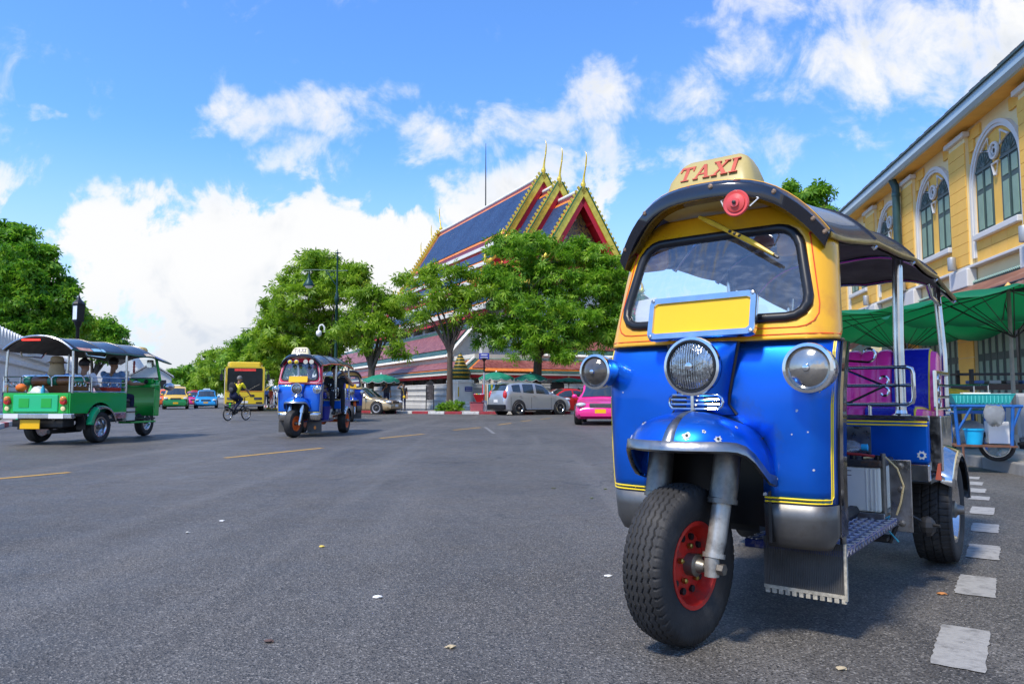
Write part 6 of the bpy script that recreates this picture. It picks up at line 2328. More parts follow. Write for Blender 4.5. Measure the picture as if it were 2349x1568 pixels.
def green_tuk(R):
    wheel(R, (0, 0.0, 0.28), 0.28, 0.13, 0.15, STEEL, False, steer=math.radians(4), dish=-1, name='front_wheel')
    # cowl, open to the back
    mb = MB()
    mb.loft([[cowl_pt(s, z) for s in (-0.66, -0.60, -0.546, -0.5, -0.45, -0.42, -0.25, 0, 0.25, 0.42, 0.45, 0.5, 0.546, 0.60, 0.66)] for z in (0.42, 0.7, 1.0, 1.14)], closed=False)
    mb.build('cowl_panel', GREEN, R, smooth=50, solid=0.02)
    mb = MB()
    mb.box2((-0.50, 0.30, 0.98), (0.50, 0.60, 1.05))
    mb.box2((-0.46, 0.42, 1.055), (0.46, 0.50, 1.16))
    mb.build('dashboard', GREEN, R, bevel=0.02)
    for x in (-0.33, -0.12, 0.1):
        MB().lathe((x, 0.50, 1.10), [(0.045, -0.01), (0.045, 0.014), (0.03, 0.02), (0.002, 0.02)], 'Y', 12).build('gauge', BLACK, R)
    mb = MB()
    for sg in (-1, 1):
        mb.box2((sg * 0.47, 0.30, 0.42), (sg * 0.50, 0.46, 0.98))
    mb.build('door_pillars', GREEN, R, bevel=0.015)
    for sg in (-1, 1):
        MB().tube([(sg * 0.50, 0.30, 1.12), (sg * 0.47, 0.36, 1.42), (sg * 0.455, 0.40, 1.60)], 0.028, 8).build('windscreen_pillar', GREEN, R, smooth=50)
    mb = MB()
    mb.quad((-0.46, 0.27, 1.16), (0.46, 0.27, 1.16), (0.42, 0.36, 1.55), (-0.42, 0.36, 1.55))
    mb.build('windscreen', GLASS, R)
    MB().tube([(-0.47, 0.30, 1.165), (0.47, 0.30, 1.165)], 0.02, 6).build('windscreen_base', BLACK, R)
    MB().prism(rrect(0.14, 0.12, 0.02, 3, 0.22, 1.26), 0.32, 0.325).build('window_sticker', WHITE, R)
    # mirror and side lamp at the right
    MB().prism(rrect(0.13, 0.15, 0.03, 4, -0.36, 1.46), 0.42, 0.45).build('inner_mirror', CHROME, R)
    mb = MB()
    mb.lathe((-0.60, 0.16, 1.00), [(0.03, -0.12), (0.075, -0.10), (0.085, -0.02), (0.06, 0.09), (0.01, 0.13)], 'Y', 14)
    mb.build('side_lamp', STEEL, R, smooth=50)
    MB().box2((-0.48, 0.40, 0.36), (0.48, 1.60, 0.39)).build('floor', DARKM, R)
    for sg in (-1, 1):
        MB().box2((sg * 0.30, 0.5, 0.30), (sg * 0.56, 1.30, 0.335)).build('running_board', GREEN, R, bevel=0.01)
    # driver's bench and battery
    MB().box2((-0.34, 1.02, 0.40), (0.40, 1.46, 0.68)).build('engine_box', DARKM, R)
    MB().box2((-0.36, 1.02, 0.685), (0.40, 1.44, 0.76)).build('driver_seat', BLACK, R, bevel=0.03)
    MB().box2((-0.56, 1.18, 0.34), (-0.36, 1.44, 0.60)).build('battery', mat('battery case', (0.62, 0.59, 0.50)), R, bevel=0.01)
    mb = MB()
    for z in (0.35, 0.52, 0.605):
        mb.tube([(-0.575, 1.16, z), (-0.575, 1.47, z)], 0.010, 5)
    mb.build('battery_strap', DARKM, R)
    mb = MB()
    mb.tube([(-0.34, 0.72, 1.07), (-0.2, 0.6, 1.10), (0, 0.52, 1.07), (0.2, 0.6, 1.1), (0.34, 0.72, 1.07)], 0.014, 6)
    mb.build('handlebar', CHROME, R)
    # passenger box
    yb, ye = 1.52, 3.02
    for sg in (-1, 1):
        # side panel with a round wheel opening
        pts = [(yb, 0.52), (1.86, 0.52)] + [(2.25 - 0.36 * math.cos(t), 0.40 + 0.30 * math.sin(t)) for t in [math.radians(22 + 136 * k / 12) for k in range(13)]] + [(2.64, 0.52), (ye, 0.52), (ye, 0.87), (yb, 0.87)]
        MB().prism(pts, sg * 0.575, sg * 0.60, 'YZ').build('side_panel', GREEN, R, bevel=0.006)
        MB().box2((sg * 0.57, yb, 0.40), (sg * 0.598, 1.90, 0.518)).build('side_skirt', STEEL, R, bevel=0.005)
        rings = []
        for k in range(15):
            a = math.radians(8 + 164 * k / 14)
            cy, cz = 2.25 - 0.36 * math.cos(a), 0.30 + 0.345 * math.sin(a)
            rings.append([(sg * 0.47, cy, cz), (sg * 0.64, cy, cz + 0.005), (sg * 0.68, 2.25 - 0.345 * math.cos(a), 0.30 + 0.325 * math.sin(a)), (sg * 0.685, 2.25 - 0.31 * math.cos(a), 0.30 + 0.29 * math.sin(a))])
        MB().loft(rings, closed=False).build('fender', [CHROME, MINT][0], R, smooth=40, solid=0.006)
        rings = []
        for k in range(9):
            a = math.radians(120 + 56 * k / 8)
            rings.append([(sg * 0.62, 2.25 - 0.385 * math.cos(a), 0.30 + 0.375 * math.sin(a)), (sg * 0.697, 2.25 - 0.375 * math.cos(a), 0.30 + 0.36 * math.sin(a)), (sg * 0.70, 2.25 - 0.30 * math.cos(a), 0.30 + 0.285 * math.sin(a))])
        MB().loft(rings, closed=False).build('fender_tail', MINT, R, smooth=40, solid=0.008)
        wheel(R, (sg * 0.545, 2.25, 0.275), 0.275, 0.165, 0.165, STEEL, False, dish=sg, name='rear_wheel')
        MB().box2((sg * 0.46, 2.64, 0.24), (sg * 0.62, 2.66, 0.52)).build('mud_flap', BLACK, R)
        # rails: two framed panels with scrolls
        for (a, b) in ((yb, 2.50), (2.54, ye + 0.02)):
            mb = MB()
            x = sg * 0.588
            mb.tube([(x, a, 0.90), (x, a + 0.02, 0.885), (x, b, 0.885), (x, b, 1.13), (x, a + 0.03, 1.145), (x, a, 1.12), (x, a, 0.90)], 0.011, 6)
            mb.tube([(x, a, 0.97), (x, b, 0.97)], 0.008, 5)
            mb.tube([(x, a, 1.05), (x, b, 1.05)], 0.008, 5)
            for k in range(3):
                mb.ring((x, a + (b - a) * (k + 1) / 4, 1.01), 0.035, 0.007, 'X', 12, 5)
            mb.build('rail', CHROME, R, smooth=50)
    MB().box2((-0.575, yb - 0.01, 0.42), (0.575, yb + 0.02, 0.87)).build('bulkhead', GREEN, R, bevel=0.008)
    MB().box2((-0.57, yb, 0.47), (0.57, ye, 0.50)).build('cabin_floor', DARKM, R)
    # tail
    tp = MB().box2((-0.40, ye, 0.55), (0.40, ye + 0.03, 0.83)).build('tailgate', MINT, R, bevel=0.012)
    MB().box2((-0.575, ye - 0.02, 0.52), (0.575, ye + 0.012, 0.86)).build('tail_panel', GREEN, R, bevel=0.01)
    for x in (-0.2, 0.2):
        MB().box2((x - 0.09, ye + 0.028, 0.62), (x + 0.09, ye + 0.036, 0.77)).build('tailgate_panel', GREEN, tp)
    for sg in (-1, 1):
        l = MB().lathe((sg * 0.50, ye + 0.01, 0.72), [(0.055, 0), (0.058, 0.03), (0.045, 0.05), (0.002, 0.055)], 'Y', 16).build('tail_lamp', REDL, R, smooth=50)
        MB().lathe((sg * 0.50, ye + 0.01, 0.76), [(0.045, 0), (0.047, 0.045), (0.03, 0.062), (0.002, 0.064)], 'Y', 14).build('turn_lens', ORANGEL, l, smooth=50)
        MB().lathe((sg * 0.50, ye + 0.01, 0.605), [(0.036, 0), (0.038, 0.03), (0.002, 0.04)], 'Y', 12).build('reversing_lamp', CREAM, R, smooth=50)
    bp = MB().box2((-0.72, ye + 0.04, 0.44), (0.66, ye + 0.12, 0.525)).build('bumper', STEEL, R, bevel=0.012)
    for x in (-0.45, 0.35):
        MB().box2((x - 0.13, ye + 0.122, 0.445), (x + 0.13, ye + 0.126, 0.52)).build('bumper_sticker', WHITE, bp)
    MB().box2((-0.13, ye + 0.06, 0.27), (0.22, ye + 0.075, 0.42)).build('number_plate', PLATEY, R, bevel=0.004)
    mb = MB()
    mb.tube([(-0.5, 2.25, 0.27), (0.5, 2.25, 0.27)], 0.04, 8)
    mb.ell((0.05, 2.25, 0.28), (0.13, 0.13, 0.12), 10, 7)
    mb.box2((-0.45, 2.7, 0.30), (0.45, 2.98, 0.42))
    mb.tube([(-0.3, 0.4, 0.36), (-0.3, 3.0, 0.42)], 0.03, 6)
    mb.tube([(0.3, 0.4, 0.36), (0.3, 3.0, 0.42)], 0.03, 6)
    mb.tube([(-0.2, 2.2, 0.22), (-0.25, 2.6, 0.22), (-0.22, 3.0, 0.22)], 0.035, 8)
    mb.build('underbody', DARKM, R)
    # bench
    MB().box2((-0.55, 2.0, 0.52), (0.55, 2.42, 0.64)).build('bench_cushion', mat('green vinyl', (0.01, 0.16, 0.09), 0.35, 0, 0.2, 5, coat=0.2), R, bevel=0.04)
    GRV, BRV = mat('green vinyl', (0.01, 0.16, 0.09)), mat('brown vinyl', (0.17, 0.07, 0.025), 0.4, 0, 0.2, 5, coat=0.2)
    for (a, b, m_) in ((-0.56, -0.36, GRV), (-0.355, -0.05, BRV), (-0.045, 0.12, GRV), (0.125, 0.42, BRV), (0.425, 0.56, GRV)):
        mb = MB()
        mb.lathe((0, 2.58, 1.07), [(0.07, a), (0.08, a + 0.02), (0.08, b - 0.02), (0.07, b)], 'X', 14)
        mb.build('bench_bolster', m_, R, smooth=50)
    mb = MB()
    mb.loft([[(x, 2.42, 0.72), (x, 2.44, 0.95), (x, 2.52, 1.07), (x, 2.60, 1.07), (x, 2.56, 0.9), (x, 2.54, 0.70)] for x in (-0.56, 0.56)])
    mb.build('bench_back', BRV, R)
    mb = MB()
    for (a, b) in ((-0.58, 0.0), (0.02, 0.58)):
        mb.tube([(a, 2.50, 1.02), (a, 2.66, 1.05), (a + 0.01, 2.68, 1.12), (a + 0.05, 2.68, 1.155), (b - 0.05, 2.68, 1.155), (b, 2.68, 1.12), (b, 2.68, 0.98)], 0.014, 7)
    mb.build('bench_rail', CHROME, R, smooth=50)
    # roof
    HW, E_, C_ = 0.62, 1.58, 1.81
    fr = [0.02, 0.75, 1.55, 2.3, 3.04]
    ys = []
    for a, b in zip(fr[:-1], fr[1:]):
        ys += [a + (b - a) * k / 5 for k in range(5)]
    ys.append(fr[-1])
    xs = [-HW + 2 * HW * k / 24 for k in range(25)]
    def rp(x, y):
        f = 0
        for a, b in zip(fr[:-1], fr[1:]):
            if a <= y <= b:
                f = math.sin(PI * (y - a) / (b - a))
        return (x * (1 - 0.10 * max(0, (0.75 - y) / 0.75)), y, E_ + (C_ - E_) * (1 - (abs(x) / HW) ** 2.3) * (1 - 0.35 * max(0, (0.75 - y) / 0.75)) - 0.014 * f - 0.11 * max(0, (0.9 - y) / 0.9) ** 1.3)
    rf = MB().loft([[rp(x, y) for x in xs] for y in ys], closed=False).build('roof', VINYL, R, smooth=50, solid=0.016)
    MB().loft([[(p_[0] * 0.97, p_[1], p_[2] - 0.02) for p_ in [rp(x, y) for x in xs]] for y in ys], closed=False).build('roof_lining', LINING, rf, smooth=60)
    MB().tube([Vector(rp(x, 3.05)) + Vector((0, 0.0, 0.0)) for x in xs], 0.018, 6).build('rear_hoop', STEEL, rf, smooth=50)
    for sg in (-1, 1):
        MB().tube([Vector(rp(sg * HW, y)) + Vector((0, 0, -0.004)) for y in ys], 0.013, 6).build('eave_piping', mat('dark green piping', (0.02, 0.12, 0.07), 0.4), rf)
    for y in fr[1:-1]:
        MB().tube([Vector(rp(x, y)) + Vector((0, 0, 0.006)) for x in xs], 0.010, 6).build('roof_seam', VINYL, rf)
    for (y, x_) in ((2.98, 0.595), (1.53, 0.585)):
        for sg in (-1, 1):
            MB().tube([(sg * x_, y, 0.86), (sg * (x_ + 0.005), y, 1.2), (sg * (x_ - 0.01), y, rp(sg * (x_ - 0.01), y)[2] - 0.01)], 0.021, 10).build('post', STEEL, R, smooth=50)
    mb = MB()
    for sg in (-1, 1):
        mb.tube([(sg * 0.58, 2.72, 1.585), (sg * 0.60, 2.66, 1.50), (sg * 0.60, 2.2, 1.49), (sg * 0.58, 2.12, 1.585)], 0.016, 7)
    mb.build('grab_handle', CHROME, R, smooth=50)
    MB().box2((-0.02, 3.02, 1.735), (0.30, 3.045, 1.755)).build('brake_light', mat('lit red strip', (0.9, 0.03, 0.02), 0.3, emit=2.0), rf)
    for (a, b, c_) in ((2.55, 2.9, (0.62, 0.30, 0.22)), (2.2, 2.53, (0.30, 0.55, 0.72)), (0.7, 1.0, (0.70, 0.55, 0.38)), (0.35, 0.65, (0.12, 0.14, 0.40))):
        MB().loft([[Vector(rp(-HW * f, y)) + Vector((-0.012, 0, 0.008)) for f in (1.0, 0.965, 0.93, 0.9)] for y in (a, (a + b) / 2, b)], closed=False).build('roof_sticker', mat('faded sticker %d' % int(a * 100), c_, 0.5, 0, 0.4, 9), rf)
    # yellow sign on the front
    mb = MB()
    mb.loft([[(x_ * w_, 0.35 + d_, z_) for x_, d_ in ((-1, -0.07), (1, -0.07), (1, 0.07), (-1, 0.07))] for w_, z_ in ((0.22, 1.72), (0.18, 1.78), (0.13, 1.80))])
    mb.build('roof_sign', mat('mustard plastic', (0.50, 0.33, 0.05), 0.4), R, bevel=0.01)
    mb = MB()
    for x_ in (-0.12, 0.12):
        mb.tube([(x_, 0.35, 1.60), (x_, 0.35, 1.73)], 0.012, 5)
    mb.build('sign_bracket', DARKM, R)
    # garland hanging at the windscreen, orange cushions and luggage seen through the rails
    mb = MB()
    for k in range(7):
        mb.ell((-0.02, 0.44, 1.50 - k * 0.035), (0.022 + 0.008 * (k % 2), 0.022, 0.02), 7, 5)
    mb.build('garland', mat('garland red', (0.55, 0.03, 0.05), 0.7, 0, 0.4, 30), R)


green_tuk(GT)


def green_thing(name, label, cat, group=None):
    return empty(name, gp_, -math.radians(GPHI), label, cat, group, GS)


gb = green_thing('shopping_bag', 'bag of bottles and red packets behind the seat of the green tuk-tuk', 'bag')
MB().ell((0.15, 2.80, 0.78), (0.20, 0.13, 0.20), 12, 8).build('bag_body', mat('pale plastic bag', (0.55, 0.58, 0.55), 0.3, 0, 0.3, 12, bump=0.6, bscale=20), gb, smooth=60)
for (x_, c_) in ((0.02, (0.05, 0.35, 0.5)), (0.24, (0.1, 0.5, 0.12))):
    MB().lathe((x_, 2.86, 0.86), [(0.035, -0.1), (0.035, 0.06), (0.015, 0.1), (0.015, 0.13)], 'Z', 10).build('bottle', mat('bottle %.2f' % x_, c_, 0.2), gb, smooth=50)
gb = green_thing('red_bag', 'flat red bag lying beside the driver of the green tuk-tuk', 'bag')
MB().box2((-0.53, 1.56, 0.88), (-0.30, 1.98, 0.98)).build('bag_body', mat('red cloth', (0.60, 0.05, 0.02), 0.6, 0, 0.2, 6), gb, bevel=0.04)
gb = green_thing('orange_cushion', 'round orange cushion behind the bench of the green tuk-tuk', 'cushion')
MB().ell((0.42, 2.86, 0.95), (0.09, 0.07, 0.07), 12, 8).build('cushion_body', mat('orange cloth', (0.72, 0.16, 0.02), 0.7), gb, smooth=60)

# ---------------------------------------------------------------- cars
def car(label, cat, loc, heading, colour, style='sedan', L=4.5, Wd=1.72, H=1.48, lower=None, roof=None, sign=None, group='cars in the street', far=False, name='car', rim=None, flip=False):
    """local: front at -y; heading = direction of travel, radians clockwise from +Y"""
    R = empty(name, loc, PI - heading, label, cat, group)
    if style == 'sedan':
        top = [(0, .50), (.012, .60), (.04, .68), (.12, .76), (.24, .84), (.285, .90), (.36, 1.16), (.43, 1.38), (.50, 1.46), (.60, 1.48), (.70, 1.43), (.78, 1.27), (.86, 1.07), (.93, 1.04), (.985, 1.0), (1.0, .82)]
        belt = [(0, .50), (.25, .82), (.6, .92), (.86, .99), (1.0, .82)]
        ws, rw, sw = (.292, .445), (.70, .86), (.33, .84)
    elif style == 'suv':
        top = [(0, .62), (.012, .78), (.05, .88), (.16, .98), (.24, 1.05), (.27, 1.10), (.36, 1.40), (.43, 1.60), (.55, 1.68), (.70, 1.68), (.86, 1.63), (.93, 1.54), (.975, 1.22), (.99, 1.05), (1.0, .75)]
        belt = [(0, .62), (.25, 1.02), (.6, 1.07), (.96, 1.18), (1.0, .75)]
        ws, rw, sw = (.275, .42), (.93, .972), (.31, .925)
    else:   # van-like people carrier
        top = [(0, .60), (.012, .78), (.04, .88), (.14, 1.0), (.19, 1.06), (.26, 1.30), (.34, 1.58), (.45, 1.72), (.7, 1.75), (.92, 1.70), (.98, 1.3), (1.0, .8)]
        belt = [(0, .60), (.2, 1.0), (.6, 1.05), (.97, 1.1), (1.0, .8)]
        ws, rw, sw = (.195, .335), (.93, .975), (.25, .92)
    k = H / max(z for _, z in top)
    def ip(tab, t):
        for (a, b), (c, d) in zip(tab[:-1], tab[1:]):
            if a <= t <= c:
                return b + (d - b) * (t - a) / (c - a)
        return tab[-1][1]
    ts = sorted(set([a for a, _ in top] + [i / 26 for i in range(27)] + list(ws) + list(rw) + list(sw)))
    def sec(t, o=0.0):
        zt = ip(top, t) * k
        zb = min(ip(belt, t) * k, zt - 0.01)
        e = min(t, 1 - t)
        w = Wd / 2 * (1 - 0.16 * max(0, 1 - e / 0.10) ** 2)
        cab = min(1, max(0, (zt - zb) / 0.35))
        wt = w * (0.93 - 0.17 * cab)
        z0 = 0.20 + 0.10 * max(0, 1 - e / 0.05)
        half = [(0, z0), (w * 0.88, z0), (w * 0.985, z0 + 0.08), (w, 0.45 * zb + 0.1), (w * 0.995, zb * 0.80), (w * 0.965, zb), (w * 0.965 + (wt - w * 0.965) * 0.5, zb + (zt - zb) * 0.5), (wt, zt - 0.05 - 0.02 * cab), (wt * 0.86, zt - 0.012), (0, zt + 0.012)]
        return half
    def full(t):
        h = sec(t)
        y = (t - 0.5) * L
        return [(x, y, z) for x, z in h] + [(-x, y, z) for x, z in reversed(h[1:-1])]
    mb = MB()
    mb.loft([full(t) for t in ts])
    ms = [colour]
    if lower or roof:
        ms = [colour, lower or colour, roof or colour]
        for i, f in enumerate(mb.f):
            zc = sum(mb.v[j][2] for j in f) / len(f)
            yc = sum(mb.v[j][1] for j in f) / len(f)
            if lower and zc < 0.62 * H / 1.48 * (1.0 if style == 'sedan' else 0.95):
                mb.mi[i] = 1
            elif roof and zc > H * 0.9:
                mb.mi[i] = 2
    mb.build('body', ms, R, smooth=35)
    # glass
    def side_patch(t0, t1, sg):
        q = [t for t in ts if t0 <= t <= t1]
        rows = []
        for t in q:
            h = sec(t)
            b, m, u = h[5], h[6], h[7]
            y = (t - 0.5) * L
            lo = (b[0] + (m[0] - b[0]) * 0.12, b[1] + (m[1] - b[1]) * 0.12)
            hi = (m[0] + (u[0] - m[0]) * 0.82, m[1] + (u[1] - m[1]) * 0.82)
            if hi[1] - lo[1] < 0.03:
                continue
            rows.append([(sg * (p_[0] + 0.008), y, p_[1]) for p_ in (lo, m, hi)])
        if len(rows) > 1:
            MB().loft(rows, closed=False).build('side_window', CARGLASS, R, smooth=60)
    cuts = [sw[0], (sw[0] + sw[1]) / 2 - 0.0, sw[1]] if style == 'sedan' else [sw[0], sw[0] + (sw[1] - sw[0]) * 0.40, sw[0] + (sw[1] - sw[0]) * 0.72, sw[1]]
    for sg in (-1, 1):
        for a, b in zip(cuts[:-1], cuts[1:]):
            side_patch(a + 0.008, b - 0.008, sg)
    for (nm, (t0, t1)) in (('windscreen', ws), ('rear_window', rw)):
        q = [t for t in ts if t0 <= t <= t1]
        rows = []
        for t in q:
            h = sec(t)
            y = (t - 0.5) * L
            rows.append([(-h[7][0] * 0.93, y, h[7][1] + 0.012), (-h[8][0], y, h[8][1] + 0.010), (0, y, h[9][1] + 0.009), (h[8][0], y, h[8][1] + 0.010), (h[7][0] * 0.93, y, h[7][1] + 0.012)])
        sgn = -1 if nm == 'windscreen' else 1
        rows = [[(x, y + sgn * 0.008, z + 0.004) for x, y, z in r_] for r_ in rows]
        MB().loft(rows, closed=False).build(nm, CARGLASS, R, smooth=60)
    # wheels in dark arches
    wr = 0.335 if style != 'suv' else 0.37
    for (t, nm) in ((0.185, 'front_wheel'), (0.795 if style != 'suv' else 0.80, 'rear_wheel')):
        y = (t - 0.5) * L
        for sg in (-1, 1):
            w = Wd / 2
            MB().lathe((0, y, wr + 0.01), [(wr * 1.16, sg * (w - 0.20)), (wr * 1.16, sg * (w - 0.012)), (wr * 1.12, sg * (w + 0.004)), (0.05, sg * (w + 0.004))], 'X', 22).build('wheel_arch', DARKM if not (lower and False) else lower, R)
            wheel(R, (sg * (w - 0.055), y, wr), wr, 0.19, wr * 0.66, rim or CHROME, False, dish=sg, holes=0, name=nm)
    # front end
    hl = mat('headlamp glass', (0.75, 0.77, 0.78), 0.1, 0.3, 0.1, 9, coat=1.0)
    zf = (0.66 if style == 'sedan' else 0.80) * k
    yf = -L / 2
    for sg in (-1, 1):
        MB().ell((sg * Wd * 0.37, yf + 0.17, zf), (0.17, 0.20, 0.085), 12, 8, Matrix.Rotation(sg * 0.35, 3, 'Z')).build('headlamp', hl, R, smooth=60)
        MB().ell((sg * Wd * 0.39, L / 2 - 0.13, (0.88 if style == 'sedan' else 1.0) * k), (0.14, 0.12, 0.10 if style == 'sedan' else 0.26), 10, 7).build('tail_lamp', REDL, R, smooth=60)
        mb = MB()
        ym = (sw[0] + 0.015 - 0.5) * L
        zm = ip(belt, sw[0]) * k + 0.10
        mb.ell((sg * (Wd / 2 + 0.10), ym, zm), (0.10, 0.06, 0.075), 10, 7)
        mb.tube([(sg * (Wd / 2 - 0.06), ym, zm - 0.05), (sg * (Wd / 2 + 0.06), ym, zm - 0.02)], 0.02, 5)
        mb.build('door_mirror', colour, R, smooth=60)
        for f in (0.38, 0.70):
            yh = (sw[0] + (sw[1] - sw[0]) * f - 0.5) * L + 0.15
            MB().box((sg * (Wd / 2 + 0.008), yh, ip(belt, 0.6) * k - 0.10), (0.02, 0.17, 0.03)).build('door_handle', colour if style == 'sedan' else CHROME, R, bevel=0.006)
        # door seams
        for f in (0.02, 0.5, 0.98):
            yh = (sw[0] + (sw[1] - sw[0]) * f - 0.5) * L
            MB().box((sg * (Wd / 2 + 0.0005), yh, 0.60 * k), (0.006, 0.010, 0.62 * k)).build('door_seam', BLACK, R)
    g1 = MB().box((0, yf + 0.045, zf - 0.02), (Wd * 0.42, 0.05, 0.14)).build('grille', BLACK, R, bevel=0.02)
    for j in range(3):
        MB().box((0, yf + 0.017, zf - 0.06 + j * 0.04), (Wd * 0.40, 0.008, 0.010)).build('grille_bar', CHROME, g1)
    MB().box((0, yf + 0.045, 0.33 * k), (Wd * 0.62, 0.06, 0.10)).build('air_intake', BLACK, R, bevel=0.02)
    MB().box((0, yf + 0.008, 0.46 * k), (0.36, 0.02, 0.13)).build('number_plate', PLATEY if cat == 'taxi' else WHITE, R)
    MB().box((0, L / 2 + 0.004, 0.72 * k), (0.36, 0.02, 0.14)).build('number_plate', PLATEY if cat == 'taxi' else WHITE, R)
    if style == 'suv':
        for sg in (-1, 1):
            MB().box((sg * (Wd / 2 - 0.02), 0.05, 0.28), (0.06, L * 0.40, 0.12)).build('sill_cladding', BLACK, R, bevel=0.02)
            MB().tube([(sg * (Wd / 2 + 0.04), -L * 0.18, 0.30), (sg * (Wd / 2 + 0.04), L * 0.2, 0.30)], 0.03, 8).build('side_step', STEEL, R, smooth=50)
        MB().box((0, L / 2 - 0.03, 0.42), (Wd * 0.94, 0.14, 0.26)).build('rear_bumper', BLACK, R, bevel=0.04)
        MB().box((0, L / 2 - 0.30, H * 0.975), (Wd * 0.66, 0.25, 0.04)).build('spoiler', colour, R, bevel=0.015)
    if sign:
        MB().box((0, 0.05, H + 0.07), (0.62, 0.22, 0.11), taper=(0.8, 0.7)).build('roof_sign', sign, R, bevel=0.02)
    return R


SILVER = paint('silver paint', (0.52, 0.53, 0.54), 0.65, 0.28, 0.6)
CHAMP = paint('champagne paint', (0.44, 0.32, 0.17), 0.45, 0.28, 0.6)
HOTPINK = paint('hot pink paint', (0.83, 0.02, 0.24), 0.15, 0.26, 0.7)
SKYB = paint('sky blue paint', (0.02, 0.34, 0.78), 0.15, 0.28, 0.6)
TAXY = paint('taxi yellow paint', (0.82, 0.50, 0.02), 0.1, 0.28, 0.6)
TAXG = paint('taxi green paint', (0.01, 0.24, 0.05), 0.15, 0.28, 0.6)
REDP = paint('red car paint', (0.55, 0.012, 0.015), 0.15, 0.28, 0.6)
def hd(dx, dy):
    return math.atan2(dx, dy)
car('silver sport utility car parked at the red and white kerb', 'car', (0.95, 39.4, 0), hd(0.83, 0.56), SILVER, 'suv', 4.3, 1.72, 1.70, group='parked cars')
car('gold sedan turning out beside the second tuk-tuk', 'car', (-8.35, 41.4, 0), hd(0.95, -0.31), CHAMP, 'sedan', 4.3, 1.68, 1.48, rim=mat('silver wheel cover', (0.6, 0.6, 0.62), 0.35, 0.6))
car('hot pink taxi driving forward, half hidden behind the parked tuk-tuk', 'taxi', (3.25, 26.6, 0), hd(-0.16, -1.0), HOTPINK, 'sedan', 4.5, 1.72, 1.50)
car('red car parked behind the silver one', 'car', (3.3, 41.6, 0.0), hd(0.86, 0.5), REDP, 'sedan', 4.3, 1.68, 1.40, group='parked cars')
p = G(403, 938)
car('yellow and green people-carrier taxi coming down the left street', 'taxi', (p.x - 0.9, p.y + 2, 0), hd(0.40, -0.92), TAXY, 'mpv', 4.6, 1.78, 1.78, lower=TAXG, sign=WHITE)
p = G(475, 936)
car('bright blue taxi coming down the left street beside the bus', 'taxi', (p.x - 0.9, p.y + 2, 0), hd(0.36, -0.93), SKYB, 'sedan', 4.5, 1.75, 1.52, sign=mat('pale sign', (0.6, 0.7, 0.8), 0.4), lower=None)
p = G(443, 932)
car('pink taxi between the yellow-green and the blue taxi', 'taxi', (p.x - 1.2, p.y + 3, 0), hd(0.40, -0.92), HOTPINK, 'sedan', 4.5, 1.75, 1.5, sign=REDP)
p = G(432, 925)
car('red and white taxi far down the left street behind the pink one', 'taxi', (p.x - 1.8, p.y + 4, 0), hd(0.42, -0.9), REDP, 'sedan', 4.5, 1.75, 1.5, sign=REDP, lower=WHITE)
p = G(455, 922)
car('red car queueing far down the left street above the blue taxi', 'car', (p.x - 1.8, p.y + 4, 0), hd(0.42, -0.9), paint('dull red paint', (0.45, 0.03, 0.04), 0.2, 0.3, 0.5), 'sedan', 4.4, 1.72, 1.46)
p = G(383, 934)
o_ = car('orange pick-up partly hidden behind the yellow and green taxi', 'car', (p.x - 2.8, p.y + 6, 0), hd(0.42, -0.9), paint('orange paint', (0.70, 0.25, 0.02), 0.1, 0.3, 0.5), 'mpv', 4.2, 1.6, 1.7)


